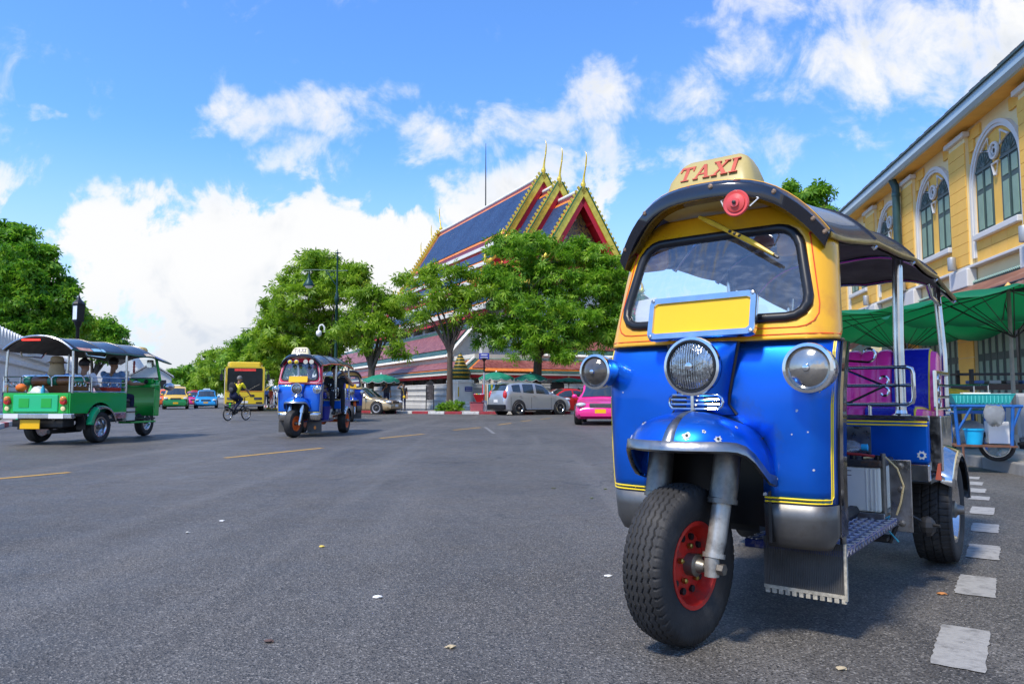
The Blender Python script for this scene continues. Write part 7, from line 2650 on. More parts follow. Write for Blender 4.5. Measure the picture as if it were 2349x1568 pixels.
# ---------------------------------------------------------------- bus
def bus():
    p0 = G(560, 943)
    R = empty('bus', p0, math.radians(20), 'yellow and grey city bus with a wide dark windscreen', 'bus')
    W2, Lb = 1.25, 10.5
    BY = paint('bus yellow', (0.80, 0.55, 0.015), 0.05, 0.35, 0.4)
    BG = mat('bus side advert', (0.55, 0.50, 0.44), 0.4, 0, 0.25, 0.7, dirt=(0.60, 0.36, 0.28), dirt_amt=0.5, dirt_scale=0.6)
    mb = MB()
    mb.loft([[(a, y, b) for a, b in rrect(2 * W2 * f, 2.5, 0.16, 4, 0, 1.60)] for y, f in ((0.0, 0.97), (0.10, 1.0), (Lb, 1.0))])
    mb.m = 0
    mb.build('body', [BG], R, smooth=35)
    MB().prism(rrect(2 * W2 * 0.96, 0.78, 0.08, 3, 0, 0.86), -0.06, 0.05).build('front_panel', BY, R, bevel=0.03)
    MB().prism(rrect(2 * W2 * 0.86, 1.50, 0.10, 4, 0, 2.06), -0.055, 0.05).build('windscreen', mat('dark bus glass', (0.012, 0.014, 0.016), 0.12, 0, 0.6, 1.2, spec=0.25), R, bevel=0.01)
    MB().prism(rrect(2 * W2 * 0.965, 2.2, 0.12, 4, 0, 1.80), -0.035, 0.04).build('front_surround', BY, R)
    MB().box((0, -0.060, 2.68), (1.3, 0.006, 0.15)).build('route_display', mat('red route board', (0.55, 0.04, 0.03), 0.4, 0, 0.5, 12, emit=0.3), R)
    MB().box((0, -0.05, 1.30), (2.3, 0.03, 0.06)).build('front_band', mat('orange band', (0.65, 0.25, 0.02), 0.4), R)
    mb = MB()
    mb.loft([[(x * f, y, z) for x in (-1.15, 1.15) for z in ((2.86, 3.22) if x < 0 else (3.22, 2.86))] for y, f in ((0.25, 0.82), (0.9, 0.95), (4.5, 0.95), (5.2, 0.85))])
    mb.build('air_conditioner', BY, R, bevel=0.08)
    MB().box2((-1.262, 0.1, 0.48), (-1.252, Lb - 0.1, 1.15)).build('side_skirt', BY, R)
    MB().box2((1.252, 0.1, 0.48), (1.262, Lb - 0.1, 1.15)).build('side_skirt', BY, R)
    for sg in (-1, 1):
        for k_ in range(5):
            MB().box2((sg * 1.255, 0.9 + k_ * 1.9, 1.55), (sg * 1.268, 2.6 + k_ * 1.9, 2.45)).build('side_window', CARGLASS if sg > 0 else mat('film covered window', (0.30, 0.28, 0.27), 0.3, 0, 0.4, 1), R)
        MB().prism(rrect(0.5, 0.16, 0.04, 3, sg * 0.82, 0.83), -0.075, -0.05).build('headlamp', mat('bus lamp', (0.10, 0.10, 0.10), 0.1, 0.4, 0.2, 9, coat=1), R)
        MB().prism(rrect(0.4, 0.10, 0.03, 3, sg * 0.9, 0.56), -0.07, -0.05).build('fog_lamp', BLACK, R)
        mb = MB()
        mb.tube([(sg * 1.2, 0.0, 2.7), (sg * 1.42, -0.25, 2.65), (sg * 1.42, -0.25, 2.4)], 0.025, 5)
        mb.box((sg * 1.42, -0.25, 2.2), (0.2, 0.12, 0.42))
        mb.build('mirror', BLACK, R)
        MB().tube([(sg * 0.2, -0.06, 1.35), (sg * 0.9, -0.06, 1.75)], 0.015, 4).build('wiper', BLACK, R)
        for y in (2.2, 7.6):
            wheel(R, (sg * 1.10, y, 0.48), 0.48, 0.28, 0.28, STEEL, False, dish=sg, holes=0)
    MB().box((-0.6, -0.07, 1.0), (0.4, 0.02, 0.10)).build('fleet_badge', DARKM, R)
    MB().box((0.45, -0.07, 1.02), (0.28, 0.02, 0.13)).build('fleet_number', DARKM, R)
    MB().box((0, -0.065, 0.60), (0.42, 0.02, 0.14)).build('number_plate', WHITE, R)
    MB().box2((-1.0, 0.2, 0.3), (1.0, Lb - 0.2, 0.42)).build('underbody', BLACK, R)


bus()
# ---------------------------------------------------------------- people
SKIN = mat('skin', (0.36, 0.19, 0.11), 0.55, 0, 0.12, 9)
SKIN2 = mat('pale skin', (0.52, 0.31, 0.21), 0.55, 0, 0.1, 9)
HAIR = mat('black hair', (0.012, 0.010, 0.009), 0.45, 0, 0.3, 30, bump=0.4, bscale=80)
SHOE = mat('dark shoes', (0.03, 0.028, 0.027), 0.5)
CLOTH = {}


def cloth(n, c):
    return mat('cloth ' + n, c, 0.8, 0, 0.12, 7, bump=0.25, bscale=16)


STAND = dict(pel=(0, 0, .95), chest=(0, .01, 1.27), neck=(0, .01, 1.46), head=(0, -.02, 1.60), shL=(.185, .01, 1.40), elL=(.235, .03, 1.12), wrL=(.25, -.06, .88), shR=(-.185, .01, 1.40), elR=(-.235, .03, 1.12), wrR=(-.25, -.06, .88),
             hpL=(.09, 0, .93), knL=(.10, -.02, .50), anL=(.105, .03, .09), hpR=(-.09, 0, .93), knR=(-.10, -.02, .50), anR=(-.105, .03, .09))
SIT = dict(STAND, pel=(0, 0, .12), chest=(0, .02, .42), neck=(0, .0, .60), head=(0, -.03, .74), shL=(.185, .01, .55), elL=(.24, -.06, .30), wrL=(.20, -.28, .22), shR=(-.185, .01, .55), elR=(-.24, -.06, .30), wrR=(-.20, -.28, .22),
           hpL=(.09, -.02, .10), knL=(.13, -.42, .10), anL=(.13, -.42, -.30), hpR=(-.09, -.02, .10), knR=(-.13, -.42, .10), anR=(-.13, -.42, -.30))


def person(label, loc, rz, pose, shirt, pants, skin=SKIN, s=1.0, hair='short', hair_m=None, shoe=SHOE, sleeve=0.55, shorts=False, group=None, voxel=0.013, look=0.0, lean=None):
    R = empty('person', loc, rz, label, 'person', group, s)
    J = {k: Vector(v) for k, v in pose.items()}
    S = []
    def seg(a, b, ra, rb, t):
        S.append((Vector(a), Vector(b), ra, rb, t))
    pel, ch, nk, hd_ = J['pel'], J['chest'], J['neck'], J['head']
    for sx in (-1, 1):
        off = Vector((sx * 0.065, 0, 0))
        seg(pel + off, ch + off * 1.35, .105, .105, 0)
        seg(ch + off * 1.35, nk + off * 1.5 + Vector((0, .01, -.09)), .105, .07, 0)
        seg(pel + off + Vector((0, 0, -.03)), pel + off + Vector((0, 0, .05)), .115, .112, 1)
    seg(nk + Vector((0, .005, -.06)), nk.lerp(hd_, .6), .052, .05, 2)
    for k in ('L', 'R'):
        sh, el, wr = J['sh' + k], J['el' + k], J['wr' + k]
        mid = sh.lerp(el, sleeve)
        seg(sh, mid, .062, .054, 0)
        seg(mid, el, .046, .041, 2)
        seg(el, wr, .041, .028, 2)
        d = (wr - el).normalized()
        sd = d.cross(Vector((0, 0, 1)))
        sd = sd.normalized() if sd.length > .1 else Vector((1, 0, 0))
        pm = wr + d * .075
        seg(wr, pm, .027, .034, 2)
        for q, ln in ((-1.5, .058), (-.5, .072), (.5, .068), (1.5, .052)):
            b = pm + sd * q * .017
            m_ = b + d * ln * .6
            seg(b, m_, .0125, .0115, 2)
            seg(m_, m_ + d * ln * .4 + Vector((0, 0, -.018)), .0115, .010, 2)
        tb = wr + d * .03 + sd * .024
        seg(tb, tb + d * .05 + sd * .03, .013, .011, 2)
        hp, kn, an = J['hp' + k], J['kn' + k], J['an' + k]
        seg(hp, kn, .088, .062, 1)
        seg(kn, kn.lerp(an, .35), .058, .062 if not shorts else .054, 2 if shorts else 1)
        seg(kn.lerp(an, .35), an, .06 if not shorts else .052, .046 if not shorts else .036, 2 if shorts else 1)
        f = Vector((0, -1, 0))
        seg(an + Vector((0, .03, -.045)), an + f * .17 + Vector((0, 0, -.055)), .042, .034, 3)
    mb = MB()
    for a, b, ra, rb, t in S:
        d = b - a
        n = 10
        e = d.normalized() if d.length > 1e-6 else Vector((0, 0, 1))
        pts = [a - e * ra * .9, a - e * ra * .6, a, b, b + e * rb * .6, b + e * rb * .9]
        mb.tube(pts, [ra * .35, ra * .78, ra, rb, rb * .78, rb * .35], n)
    # head: skull, jaw, nose, ears
    mb.ell(hd_ + Vector((0, .012, .03)), (.078, .098, .095), 14, 9)
    mb.ell(hd_ + Vector((0, -.028, -.045)), (.058, .066, .075), 12, 8)
    mb.ell(hd_ + Vector((0, -.098, -.012)), (.016, .022, .026), 8, 6)
    for sx in (-1, 1):
        mb.ell(hd_ + Vector((sx * .078, .012, -.005)), (.014, .02, .032), 7, 5)
    S.append((hd_, hd_ + Vector((0, 0, .02)), .10, .10, 2))
    o = mb.build('body_raw', skin)
    md = o.modifiers.new('r', 'REMESH')
    md.mode = 'VOXEL'
    md.voxel_size = voxel
    sm = o.modifiers.new('s', 'SMOOTH')
    sm.factor = 0.5
    sm.iterations = 3
    dg = bpy.context.evaluated_depsgraph_get()
    me = bpy.data.meshes.new_from_object(o.evaluated_get(dg))
    bpy.data.objects.remove(o)
    me.materials.clear()
    for m_ in (shirt, pants, skin, shoe):
        me.materials.append(m_)
    n = len(me.polygons)
    C = np.zeros(n * 3)
    me.polygons.foreach_get('center', C)
    C = C.reshape(-1, 3)
    best = np.full(n, 1e9)
    idx = np.zeros(n, dtype=np.int32)
    for a, b, ra, rb, t in S:
        a_, d_ = np.array(a), np.array(b - a)
        l2 = max(float(d_ @ d_), 1e-9)
        u = np.clip(((C - a_) @ d_) / l2, 0, 1)
        ds = np.linalg.norm(C - a_ - u[:, None] * d_, axis=1) - (ra + (rb - ra) * u)
        w = ds < best
        best[w] = ds[w]
        idx[w] = t
    me.polygons.foreach_set('material_index', idx)
    me.polygons.foreach_set('use_smooth', [True] * n)
    me.update()
    me.name = 'body'
    b = bpy.data.objects.new('body', me)
    COL.objects.link(b)
    b.parent = R
    hm = hair_m or HAIR
    r_ = random.Random(len(label))
    if hair != 'none':
        mb = MB()
        rings = []
        for i in range(9):
            th = 0.02 + (PI * 0.62) * i / 8
            ring = []
            for k in range(18):
                a = 2 * PI * k / 18
                fr = math.sin(a) < -0.3
                t2 = th * (0.68 if fr else 1.0)
                j = 1 + r_.uniform(-.03, .05)
                ring.append(hd_ + Vector((.090 * j * math.sin(t2) * math.cos(a), .014 + .108 * j * math.sin(t2) * math.sin(a), .032 + .108 * j * math.cos(t2))))
            rings.append(ring)
        mb.loft(rings)
        if hair == 'long':
            mb.tube([hd_ + Vector((0, .07, .02)), hd_ + Vector((0, .10, -.08)), hd_ + Vector((0, .11, -.2))], [.085, .075, .03], 10)
        mb.build('hair', hm, R, smooth=70)
    mb = MB()
    for sx in (-1, 1):
        e_ = MB()
        e_.ell(hd_ + Vector((sx * .032, -.083, .008)), (.011, .008, .008), 7, 5)
        e_.build('eye', BLACK, R)
    return R


def on_green(x, y, z):
    c, s_ = math.cos(-math.radians(GPHI)), math.sin(-math.radians(GPHI))
    return (gp_.x + GS * (c * x - s_ * y), gp_.y + GS * (s_ * x + c * y), GS * z)


gr_ = -math.radians(GPHI)
BLS = cloth('light blue', (0.16, 0.30, 0.55))
WHS = cloth('white', (0.72, 0.70, 0.72))
NAVY = cloth('navy', (0.012, 0.016, 0.045))
# faces +y in the tuk's own frame would be backwards: local -y is forward, the same as for people
P1 = dict(SIT, elL=(.22, -.22, .36), wrL=(.26, -.46, .36), elR=(-.24, -.22, .36), wrR=(-.28, -.46, .36))
person('driver of the green tuk-tuk in a light blue shirt', on_green(-0.06, 1.16, 0.70), gr_, P1, BLS, NAVY, SKIN, 1.14, voxel=0.012)
person('passenger in a white T-shirt on the bench of the green tuk-tuk', on_green(-0.22, 2.20, 0.63), gr_, SIT, WHS, NAVY, SKIN, 1.14, voxel=0.012)
P2 = dict(SIT, chest=(0, .05, .42), head=(0, .02, .75))
pp_ = person('passenger in a bright blue top and beige sun hat in the green tuk-tuk', on_green(0.27, 2.20, 0.62), gr_, P2, cloth('bright blue', (0.01, 0.22, 0.72)), NAVY, SKIN2, 1.14, voxel=0.012)
hat = cloth('beige', (0.50, 0.39, 0.22))
mb = MB()
mb.lathe((0, .03, .76), [(.175, .035), (.14, .05), (.105, .07), (.102, .12), (.08, .15), (.01, .16)], 'Z', 20)
mb.loft([[(q * math.sin(t) * 1.0, .03 + q * math.cos(t), z) for t in [-1.9 + 3.8 * k / 12 for k in range(13)]] for q, z in ((.105, .81), (.115, .72), (.135, .62), (.16, .54))], closed=False)
mb.build('sun_hat', hat, pp_, smooth=60, solid=0.008)
bk = empty('backpack', on_green(0.50, 2.30, 0.74), gr_, 'black and red backpack beside the hatted passenger in the green tuk-tuk', 'backpack', s=1.14)
MB().ell((0, 0, .22), (.14, .12, .24), 12, 9).build('pack_body', cloth('black', (0.015, 0.015, 0.018)), bk, smooth=60)
MB().ell((0, .10, .24), (.09, .05, .13), 10, 7).build('pack_pocket', cloth('red', (0.45, 0.015, 0.03)), bk, smooth=60)

# passengers of the middle tuk-tuk
def on2(x, y, z):
    a = -math.radians(1.0)
    p0 = tuk2.location
    c, s_ = math.cos(a), math.sin(a)
    return (p0.x + 1.07 * (c * x - s_ * y), p0.y + 1.07 * (s_ * x + c * y), 1.07 * z)


BLKS = cloth('black', (0.015, 0.015, 0.018))
person('driver behind the red windscreen frame of the middle tuk-tuk', on2(-0.04, 1.18, 0.79), 0.0, dict(SIT, elL=(.24, -.2, .34), wrL=(.26, -.44, .30), elR=(-.24, -.2, .34), wrR=(-.26, -.44, .30)), cloth('grey red', (0.16, 0.05, 0.05)), NAVY, SKIN, 1.0)
person('man in a black T-shirt leaning out of the middle tuk-tuk, arm raised', on2(0.33, 1.98, 0.75), math.radians(20), dict(SIT, chest=(.03, -.02, .42), elL=(.42, -.06, .40), wrL=(.22, -.08, .66), knL=(.14, -.40, .26), anL=(.15, -.42, -.18), knR=(-.10, -.42, .20), anR=(-.1, -.46, -.2)), BLKS, BLKS, SKIN, 1.08)
# along the temple wall
HATP = cloth('yellow', (0.70, 0.45, 0.02))
q = AT(925, 900, 43.8)
wp_ = person('woman in black shading her eyes in front of the temple wall', (q.x, q.y, 0.13), math.radians(-5), dict(STAND, elR=(-.36, -.06, 1.42), wrR=(-.16, -.15, 1.62)), BLKS, NAVY, SKIN, 0.93, hair='long', voxel=0.016)
bg = empty('handbag', (q.x, q.y, 0.13), 0, 'small yellow handbag carried by the woman in black', 'handbag', s=0.93)
MB().ell((0.08, -.19, .86), (.09, .05, .10), 10, 7).build('bag_body', HATP, bg, smooth=60)
MB().tube([(.06, -.17, .93), (.02, -.14, 1.2), (-.1, -.05, 1.44)], .008, 5).build('strap', HATP, bg)
q = AT(886, 900, 45.0)
person('man in a dark T-shirt behind the gold sedan', (q.x, q.y, 0.13), math.radians(15), dict(STAND, elR=(-.26, -.10, 1.16), wrR=(-.12, -.22, 1.34)), cloth('charcoal', (0.05, 0.06, 0.08)), NAVY, SKIN, 1.0, voxel=0.016)
q = AT(1327, 900, 44.5)
person('street vendor seated beside the red table, in a green apron', (q.x, q.y, 0.62), math.radians(-30), SIT, cloth('green', (0.05, 0.35, 0.06)), NAVY, SKIN, 0.95, voxel=0.016)
st_ = empty('stool', (q.x, q.y, 0.13), 0, 'small stool under the street vendor', 'stool')
mb = MB()
mb.box((0, 0, .47), (.32, .32, .04))
for a in (-1, 1):
    for b in (-1, 1):
        mb.box((a * .13, b * .13, .23), (.03, .03, .46))
mb.build('stool_frame', mat('red plastic', (0.5, 0.02, 0.02), 0.4), st_)
# left pavement
q = AT(12, 900, 33)
person('girl in a yellow shirt and purple trousers at the edge of the pavement', (q.x, q.y, 0.13), math.radians(-60), STAND, HATP, cloth('purple', (0.07, 0.015, 0.25)), SKIN2, 0.96, hair='long', shoe=WHITE, voxel=0.015)
q = AT(215, 900, 40)
person('pedestrian in a pale pink shirt beyond the green tuk-tuk', (q.x, q.y, 0.13), math.radians(200), STAND, cloth('pale pink', (0.65, 0.45, 0.47)), NAVY, SKIN, 1.0, voxel=0.018)
q = AT(176, 900, 41)
person('pedestrian in grey walking along the palace wall', (q.x, q.y, 0.13), math.radians(160), STAND, cloth('grey', (0.25, 0.25, 0.27)), NAVY, SKIN, 1.0, voxel=0.018)
# people waiting by the bus
for i, (x_, y_, c_, p_, lb) in enumerate(((611, 74, (0.05, 0.12, 0.35), NAVY, 'man in a blue shirt waiting beside the yellow bus'), (622, 76, (0.55, 0.10, 0.06), NAVY, 'woman in an orange-red dress by the green bollards'), (631, 72, (0.62, 0.50, 0.60), BLS, 'person in a lilac shirt by the yellow and green parasol'), (617, 80, (0.45, 0.30, 0.22), NAVY, 'person in tan clothes further back behind the bus queue'))):
    q = AT(x_, 900, y_)
    person(lb, (q.x, q.y, 0.13), i * 0.9, STAND, cloth('crowd %d' % i, c_), p_ if i != 1 else cloth('crowd 1', c_), SKIN, 1.0, voxel=0.022, group='people by the bus')

# ---------------------------------------------------------------- bicycle and rider
def bicycle():
    pr, pf = G(522, 966), G(563, 962)
    c = (pr + pf) / 2
    ang = math.radians(-22)          # local -y is forwards; turn it to the right and away
    R = empty('bicycle', (c.x, c.y, 0), PI + ang, 'small black folding bicycle ridden across the road', 'bicycle')
    wb, r = 0.50, 0.265
    for (nm, y) in (('front_wheel', -wb), ('rear_wheel', wb)):
        e = empty(nm, (0, y, r))
        e.parent = R
        MB().ring((0, 0, 0), r - .022, .022, 'X', 30, 8).build('tyre', RUBBER, e, smooth=60)
        MB().ring((0, 0, 0), r - .05, .012, 'X', 26, 6).build('rim', STEEL, e, smooth=60)
        for k in range(12):
            a = 2 * PI * k / 12
            MB().tube([(.02 * (-1) ** k, 0, 0), (0, (r - .05) * math.cos(a), (r - .05) * math.sin(a))], .002, 3).build('spoke', STEEL, e)
        MB().lathe((0, 0, 0), [(.025, -.05), (.025, .05)], 'X', 10).build('hub', STEEL, e)
    fm = mat('black frame paint', (0.02, 0.02, 0.022), 0.3, 0.2, 0.1, 5)
    mb = MB()
    mb.tube([(0, -wb + .12, .62), (0, .0, .34), (0, .12, .30)], .028, 8)
    mb.tube([(0, .12, .30), (0, .20, .78)], .02, 8)
    mb.tube([(0, -wb + .15, .50), (0, -wb + .10, .82), (0, -wb + .09, .92)], .02, 8)
    for sx in (-1, 1):
        mb.tube([(0, -wb + .14, .55), (sx * .05, -wb + .03, .45), (sx * .055, -wb, r)], .012, 6)
        mb.tube([(sx * .02, .12, .30), (sx * .055, wb, r)], .011, 6)
        mb.tube([(0, .17, .60), (sx * .055, wb, r)], .010, 6)
    mb.build('frame', fm, R, smooth=50)
    MB().tube([(-.27, -wb + .16, .98), (-.1, -wb + .09, .94), (0, -wb + .09, .92), (.1, -wb + .09, .94), (.27, -wb + .16, .98)], .012, 6).build('handlebar', fm, R)
    MB().loft([[(x * w, y, z) for x, z in ((-1, .80), (-.7, .83), (.7, .83), (1, .80))] for y, w in ((.06, .03), (.18, .06), (.32, .09))]).build('saddle', BLACK, R, smooth=50)
    mb = MB()
    mb.lathe((.05, .12, .30), [(.09, -.006), (.09, .006)], 'X', 18)
    mb.tube([(.07, .12, .30), (.08, .12 - .13, .25)], .01, 5)
    mb.tube([(-.07, .12, .30), (-.08, .12 + .13, .35)], .01, 5)
    mb.box((.12, -.01, .25), (.09, .06, .02))
    mb.box((-.12, .25, .35), (.09, .06, .02))
    mb.build('crank', DARKM, R)
    MB().box2((-.04, .38, .52), (.04, .42, .68)).build('green_tag', mat('lime tag', (0.1, 0.75, 0.05), 0.5), R, bevel=.01)
    MB().box2((-.09, .30, .60), (.09, .48, .63)).build('carrier', DARKM, R)
    rid = dict(pel=(0, .20, .93), chest=(0, .06, 1.22), neck=(0, -.04, 1.40), head=(0, -.10, 1.54), shL=(.185, -.03, 1.35), elL=(.26, -.18, 1.14), wrL=(.26, -.33, 1.0), shR=(-.185, -.03, 1.35), elR=(-.26, -.18, 1.14), wrR=(-.26, -.33, 1.0),
               hpL=(.09, .18, .90), knL=(.12, -.16, .70), anL=(.12, .04, .34), hpR=(-.09, .18, .90), knR=(-.12, -.10, .80), anR=(-.12, .27, .45))
    person('cyclist in a yellow T-shirt and dark trousers', (c.x, c.y, 0), PI + ang, rid, cloth('bright yellow', (0.78, 0.66, 0.02)), NAVY, SKIN, 1.06, hair_m=mat('grey hair', (0.16, 0.15, 0.14), 0.6), voxel=0.013)
    b = empty('backpack', (c.x, c.y, 0), PI + ang, 'black backpack on the back of the cyclist', 'backpack', s=1.06)
    MB().ell((0, .25, 1.20), (.165, .12, .235), 14, 10, Matrix.Rotation(math.radians(-18), 3, 'X')).build('pack_body', BLKS, b, smooth=60)
    MB().ell((0, .35, 1.14), (.11, .05, .12), 10, 7).build('pack_pocket', mat('grey black cloth', (0.05, 0.05, 0.055), 0.7), b, smooth=60)
    for sx in (-1, 1):
        MB().tube([(sx * .11, .16, 1.38), (sx * .13, .02, 1.42), (sx * .14, -.10, 1.30), (sx * .14, .0, 1.12), (sx * .12, .14, 1.04)], .018, 6, flat=.5).build('shoulder_strap', BLKS, b, smooth=60)


bicycle()

# ---------------------------------------------------------------- parasols
def parasol(label, px, top_y, Y, rpx, m, rim=None, rise=0.32, lean=(0, 0), ribs=10, scallop=0.14, base_z=0.13, group='market parasols', under=None, wide_pole=0.022, twotone=None):
    tp = AT(px, top_y, Y)
    r = rpx / 1700.0 * Y
    R = empty('parasol', (tp.x, tp.y, base_z), 0, label, 'parasol', group)
    h = tp.z - base_z
    ox, oy = lean
    T = Vector((0, 0, h))
    tilt = Matrix.Rotation(math.radians(ox), 3, 'Y') @ Matrix.Rotation(math.radians(oy), 3, 'X')
    n = ribs * 4
    def P(u, t, sag=True):
        f = abs(math.sin(PI * (u * ribs % 1.0)))
        q = r * t * (1 - 0.035 * f * t)
        z = -r * rise * (t ** 1.7) - 0.05 * r * f * t * t
        return T + tilt @ Vector((q * math.cos(2 * PI * u), q * math.sin(2 * PI * u), z))
    mb = MB()
    rings = [[P(k / n, t) for k in range(n)] for t in (0.03, 0.3, 0.55, 0.8, 1.0)]
    mb.loft(rings, True, (True, False))
    if twotone:
        for i, f in enumerate(mb.f):
            k = (i % n) * ribs // n
            mb.mi[i] = k % 2
    c = mb.build('canopy', [m] + ([twotone] if twotone else []), R, smooth=25, solid=0.006)
    if scallop:
        rr = []
        for t, dz in ((1.0, 0), (1.01, -scallop * 0.6), (1.0, -scallop)):
            row = []
            for k in range(n):
                f = abs(math.sin(PI * (k / n * ribs % 1.0)))
                row.append(P(k / n, t) + Vector((0, 0, dz * (0.55 + 0.45 * f))))
            rr.append(row)
        v = MB().loft(rr, True, (False, False)).build('valance', m, c, smooth=60, solid=0.005)
        if rim:
            MB().tube(rr[-1] + [rr[-1][0]], 0.016, 4, cap=False).build('white_edging', rim, c)
    for k in range(ribs):
        u = k / ribs
        MB().tube([P(u, 0.03) + Vector((0, 0, -.02)), P(u, 0.5) + Vector((0, 0, -.018)), P(u, 0.99) + Vector((0, 0, -.015))], 0.008, 4).build('rib', DARKM, R)
        MB().tube([T + tilt @ Vector((0, 0, -r * 0.42)), P(u, 0.5) + Vector((0, 0, -.02))], 0.007, 4).build('strut', DARKM, R)
    MB().tube([(0, 0, 0), T + Vector((0, 0, 0.02))], wide_pole, 8).build('pole', mat('parasol pole', (0.25, 0.22, 0.18), 0.5, 0.5, 0.3, 4), R)
    MB().lathe(T, [(0.05, 0.0), (0.055, 0.03), (0.03, 0.07), (0.004, 0.10)], 'Z', 10).build('cap', rim or mat('orange cap', (0.8, 0.4, 0.1), 0.5), R)
    MB().lathe((0, 0, 0), [(0.22, 0), (0.22, 0.06), (0.18, 0.10), (0.04, 0.12), (0.04, 0.30)], 'Z', 14).build('foot', mat('concrete foot', (0.3, 0.29, 0.27), 0.8), R, smooth=40)
    return R


PGREEN = mat('green canvas', (0.008, 0.20, 0.12), 0.65, 0, 0.15, 3)
PGREEN2 = mat('bright green canvas', (0.010, 0.26, 0.13), 0.6, 0, 0.15, 2, dirt=(0.03, 0.15, 0.09), dirt_amt=0.4, dirt_scale=2)
_n = PGREEN2.node_tree
_t = _n.nodes.new('ShaderNodeBsdfTranslucent')
_t.inputs[0].default_value = (0.02, 0.46, 0.22, 1)
_m = _n.nodes.new('ShaderNodeMixShader')
_m.inputs[0].default_value = 0.55
_n.links.new(_n.nodes['Principled BSDF'].outputs[0], _m.inputs[1])
_n.links.new(_t.outputs[0], _m.inputs[2])
_n.links.new(_m.outputs[0], _n.nodes['Material Output'].inputs[0])
parasol('green scalloped parasol over the gold sedan by the temple wall', 874, 858, 44.5, 42, PGREEN, WHITE)
parasol('green scalloped parasol behind the rear of the silver car', 1138, 853, 43.2, 40, PGREEN, WHITE)
parasol('green scalloped parasol over the middle of the silver car', 1217, 856, 44.0, 37, PGREEN, WHITE)
parasol('flat dark green parasol over the vendor beside the black notice board', 1304, 866, 45.0, 39, PGREEN, None, 0.20, scallop=0.0)
parasol('yellow and green parasol between the bus and the middle tuk-tuk', 627, 884, 66, 19, HATP, None, 0.45, scallop=0.1, twotone=PGREEN)
parasol('big pale-topped green parasol standing beside the blue cart', 2312, 664, 9.9, 268, PGREEN2, None, 0.13, lean=(-2, -4), ribs=12, scallop=0.0, wide_pole=0.026)
parasol('big green parasol behind the rear post of the parked tuk-tuk', 2064, 718, 14.0, 236, PGREEN2, None, 0.13, lean=(3, -5), ribs=12, scallop=0.0, wide_pole=0.028)

# ---------------------------------------------------------------- street furniture
PG_ = mat('dark green iron', (0.012, 0.05, 0.045), 0.45, 0.3, 0.2, 4)


def lamp_post(label, x, y, H=10.5, cctv=False, s=1.0):
    R = empty('lamp_post', (x, y, 0.13), 0, label, 'street lamp', 'street lamps', s)
    MB().lathe((0, 0, 0), [(.22, 0), (.22, .3), (.16, .4), (.13, 1.2), (.17, 1.3), (.12, 1.4), (.09, 4), (.085, H * .66), (.13, H * .665), (.15, H * .69), (.10, H * .71), (.06, H * .73), (.05, H * .93), (.08, H * .94), (.04, H * .955), (.02, H * .99), (.003, H)], 'Z', 12).build('post', PG_, R, smooth=50)
    mb = MB()
    mb.box((0, 0, H * .972), (.42, .05, .05))
    mb.ell((0, 0, H * .972), (.10, .10, .06), 8, 5)
    mb.build('cross_finial', PG_, R)
    za = H * .86
    mb = MB()
    mb.tube([(.65, 0, za + .02), (0, 0, za), (-1.2, 0, za + .06), (-2.1, 0, za + .05)], .035, 6)
    mb.tube([(-.05, 0, za - .9), (-.35, 0, za - .5), (-.7, 0, za)], .03, 6)
    mb.ring((-.32, 0, za - .22), .17, .022, 'Y', 14, 5)
    mb.ring((-.62, 0, za - .13), .09, .02, 'Y', 12, 5)
    mb.tube([(-1.75, 0, za + .05), (-1.75, 0, za - .22)], .03, 6)
    mb.build('bracket_arm', PG_, R)
    MB().lathe((-1.75, 0, za - .95), [(.33, 0), (.34, .06), (.20, .30), (.11, .42), (.08, .58), (.05, .74)], 'Z', 16).build('lamp_shade', PG_, R, smooth=40)
    MB().lathe((-1.75, 0, za - 1.08), [(.02, -.03), (.14, .0), (.24, .08), (.26, .14)], 'Z', 14).build('lamp_globe', mat('frosted glass', (0.7, 0.72, 0.72), 0.3), R, smooth=60)
    if cctv:
        mb = MB()
        mb.tube([(0, 0, 4.75), (-.75, 0, 4.80)], .035, 6)
        mb.tube([(-.05, 0, 4.1), (-.3, 0, 4.55), (-.7, 0, 4.78)], .025, 6)
        mb.build('camera_arm', PG_, R)
        MB().tube([(-.72, 0, 4.78), (-.74, 0, 5.1), (-.86, 0, 5.25), (-1.0, 0, 5.22), (-1.07, 0, 5.08), (-1.07, 0, 4.85)], .05, 8).build('camera_neck', WHITE, R, smooth=60)
        MB().lathe((-1.07, 0, 4.55), [(.02, -.05), (.14, .02), (.17, .12), (.17, .26), (.10, .34)], 'Z', 14).build('security_camera', WHITE, R, smooth=50)


lamp_post('tall dark green lamp post with a white security camera, behind the middle tuk-tuk', -10.85, 45.6, 10.0, True)
lamp_post('second dark green lamp post of the avenue, its lamp against the trees', -20.4, 68.0, 10.45)
lamp_post('third dark green lamp post of the avenue, above the bus', -31.0, 90.0, 10.6)
q = AT(172, 900, 30)
R = empty('lantern_post', (q.x, q.y, 0.13), math.radians(-25), 'black lantern-shaped sign post above the roof of the green tuk-tuk', 'lamp')
MB().lathe((0, 0, 0), [(.14, 0), (.12, .5), (.075, .7), (.07, 3.6), (.12, 3.7), (.16, 3.85)], 'Z', 10).build('post', BLACK, R, smooth=50)
MB().box((0, 0, 4.2), (.30, .30, .72), taper=(1.15, 1.15)).build('lantern_box', BLACK, R, bevel=.02)
MB().box((.03, -.172, 4.2), (.24, .01, .55)).build('white_panel', mat('white panel', (0.7, 0.75, 0.8), 0.4), R)
MB().lathe((0, 0, 4.56), [(.24, 0), (.2, .08), (.08, .2), (.04, .3), (.004, .42)], 'Z', 8).build('lantern_cap', BLACK, R)
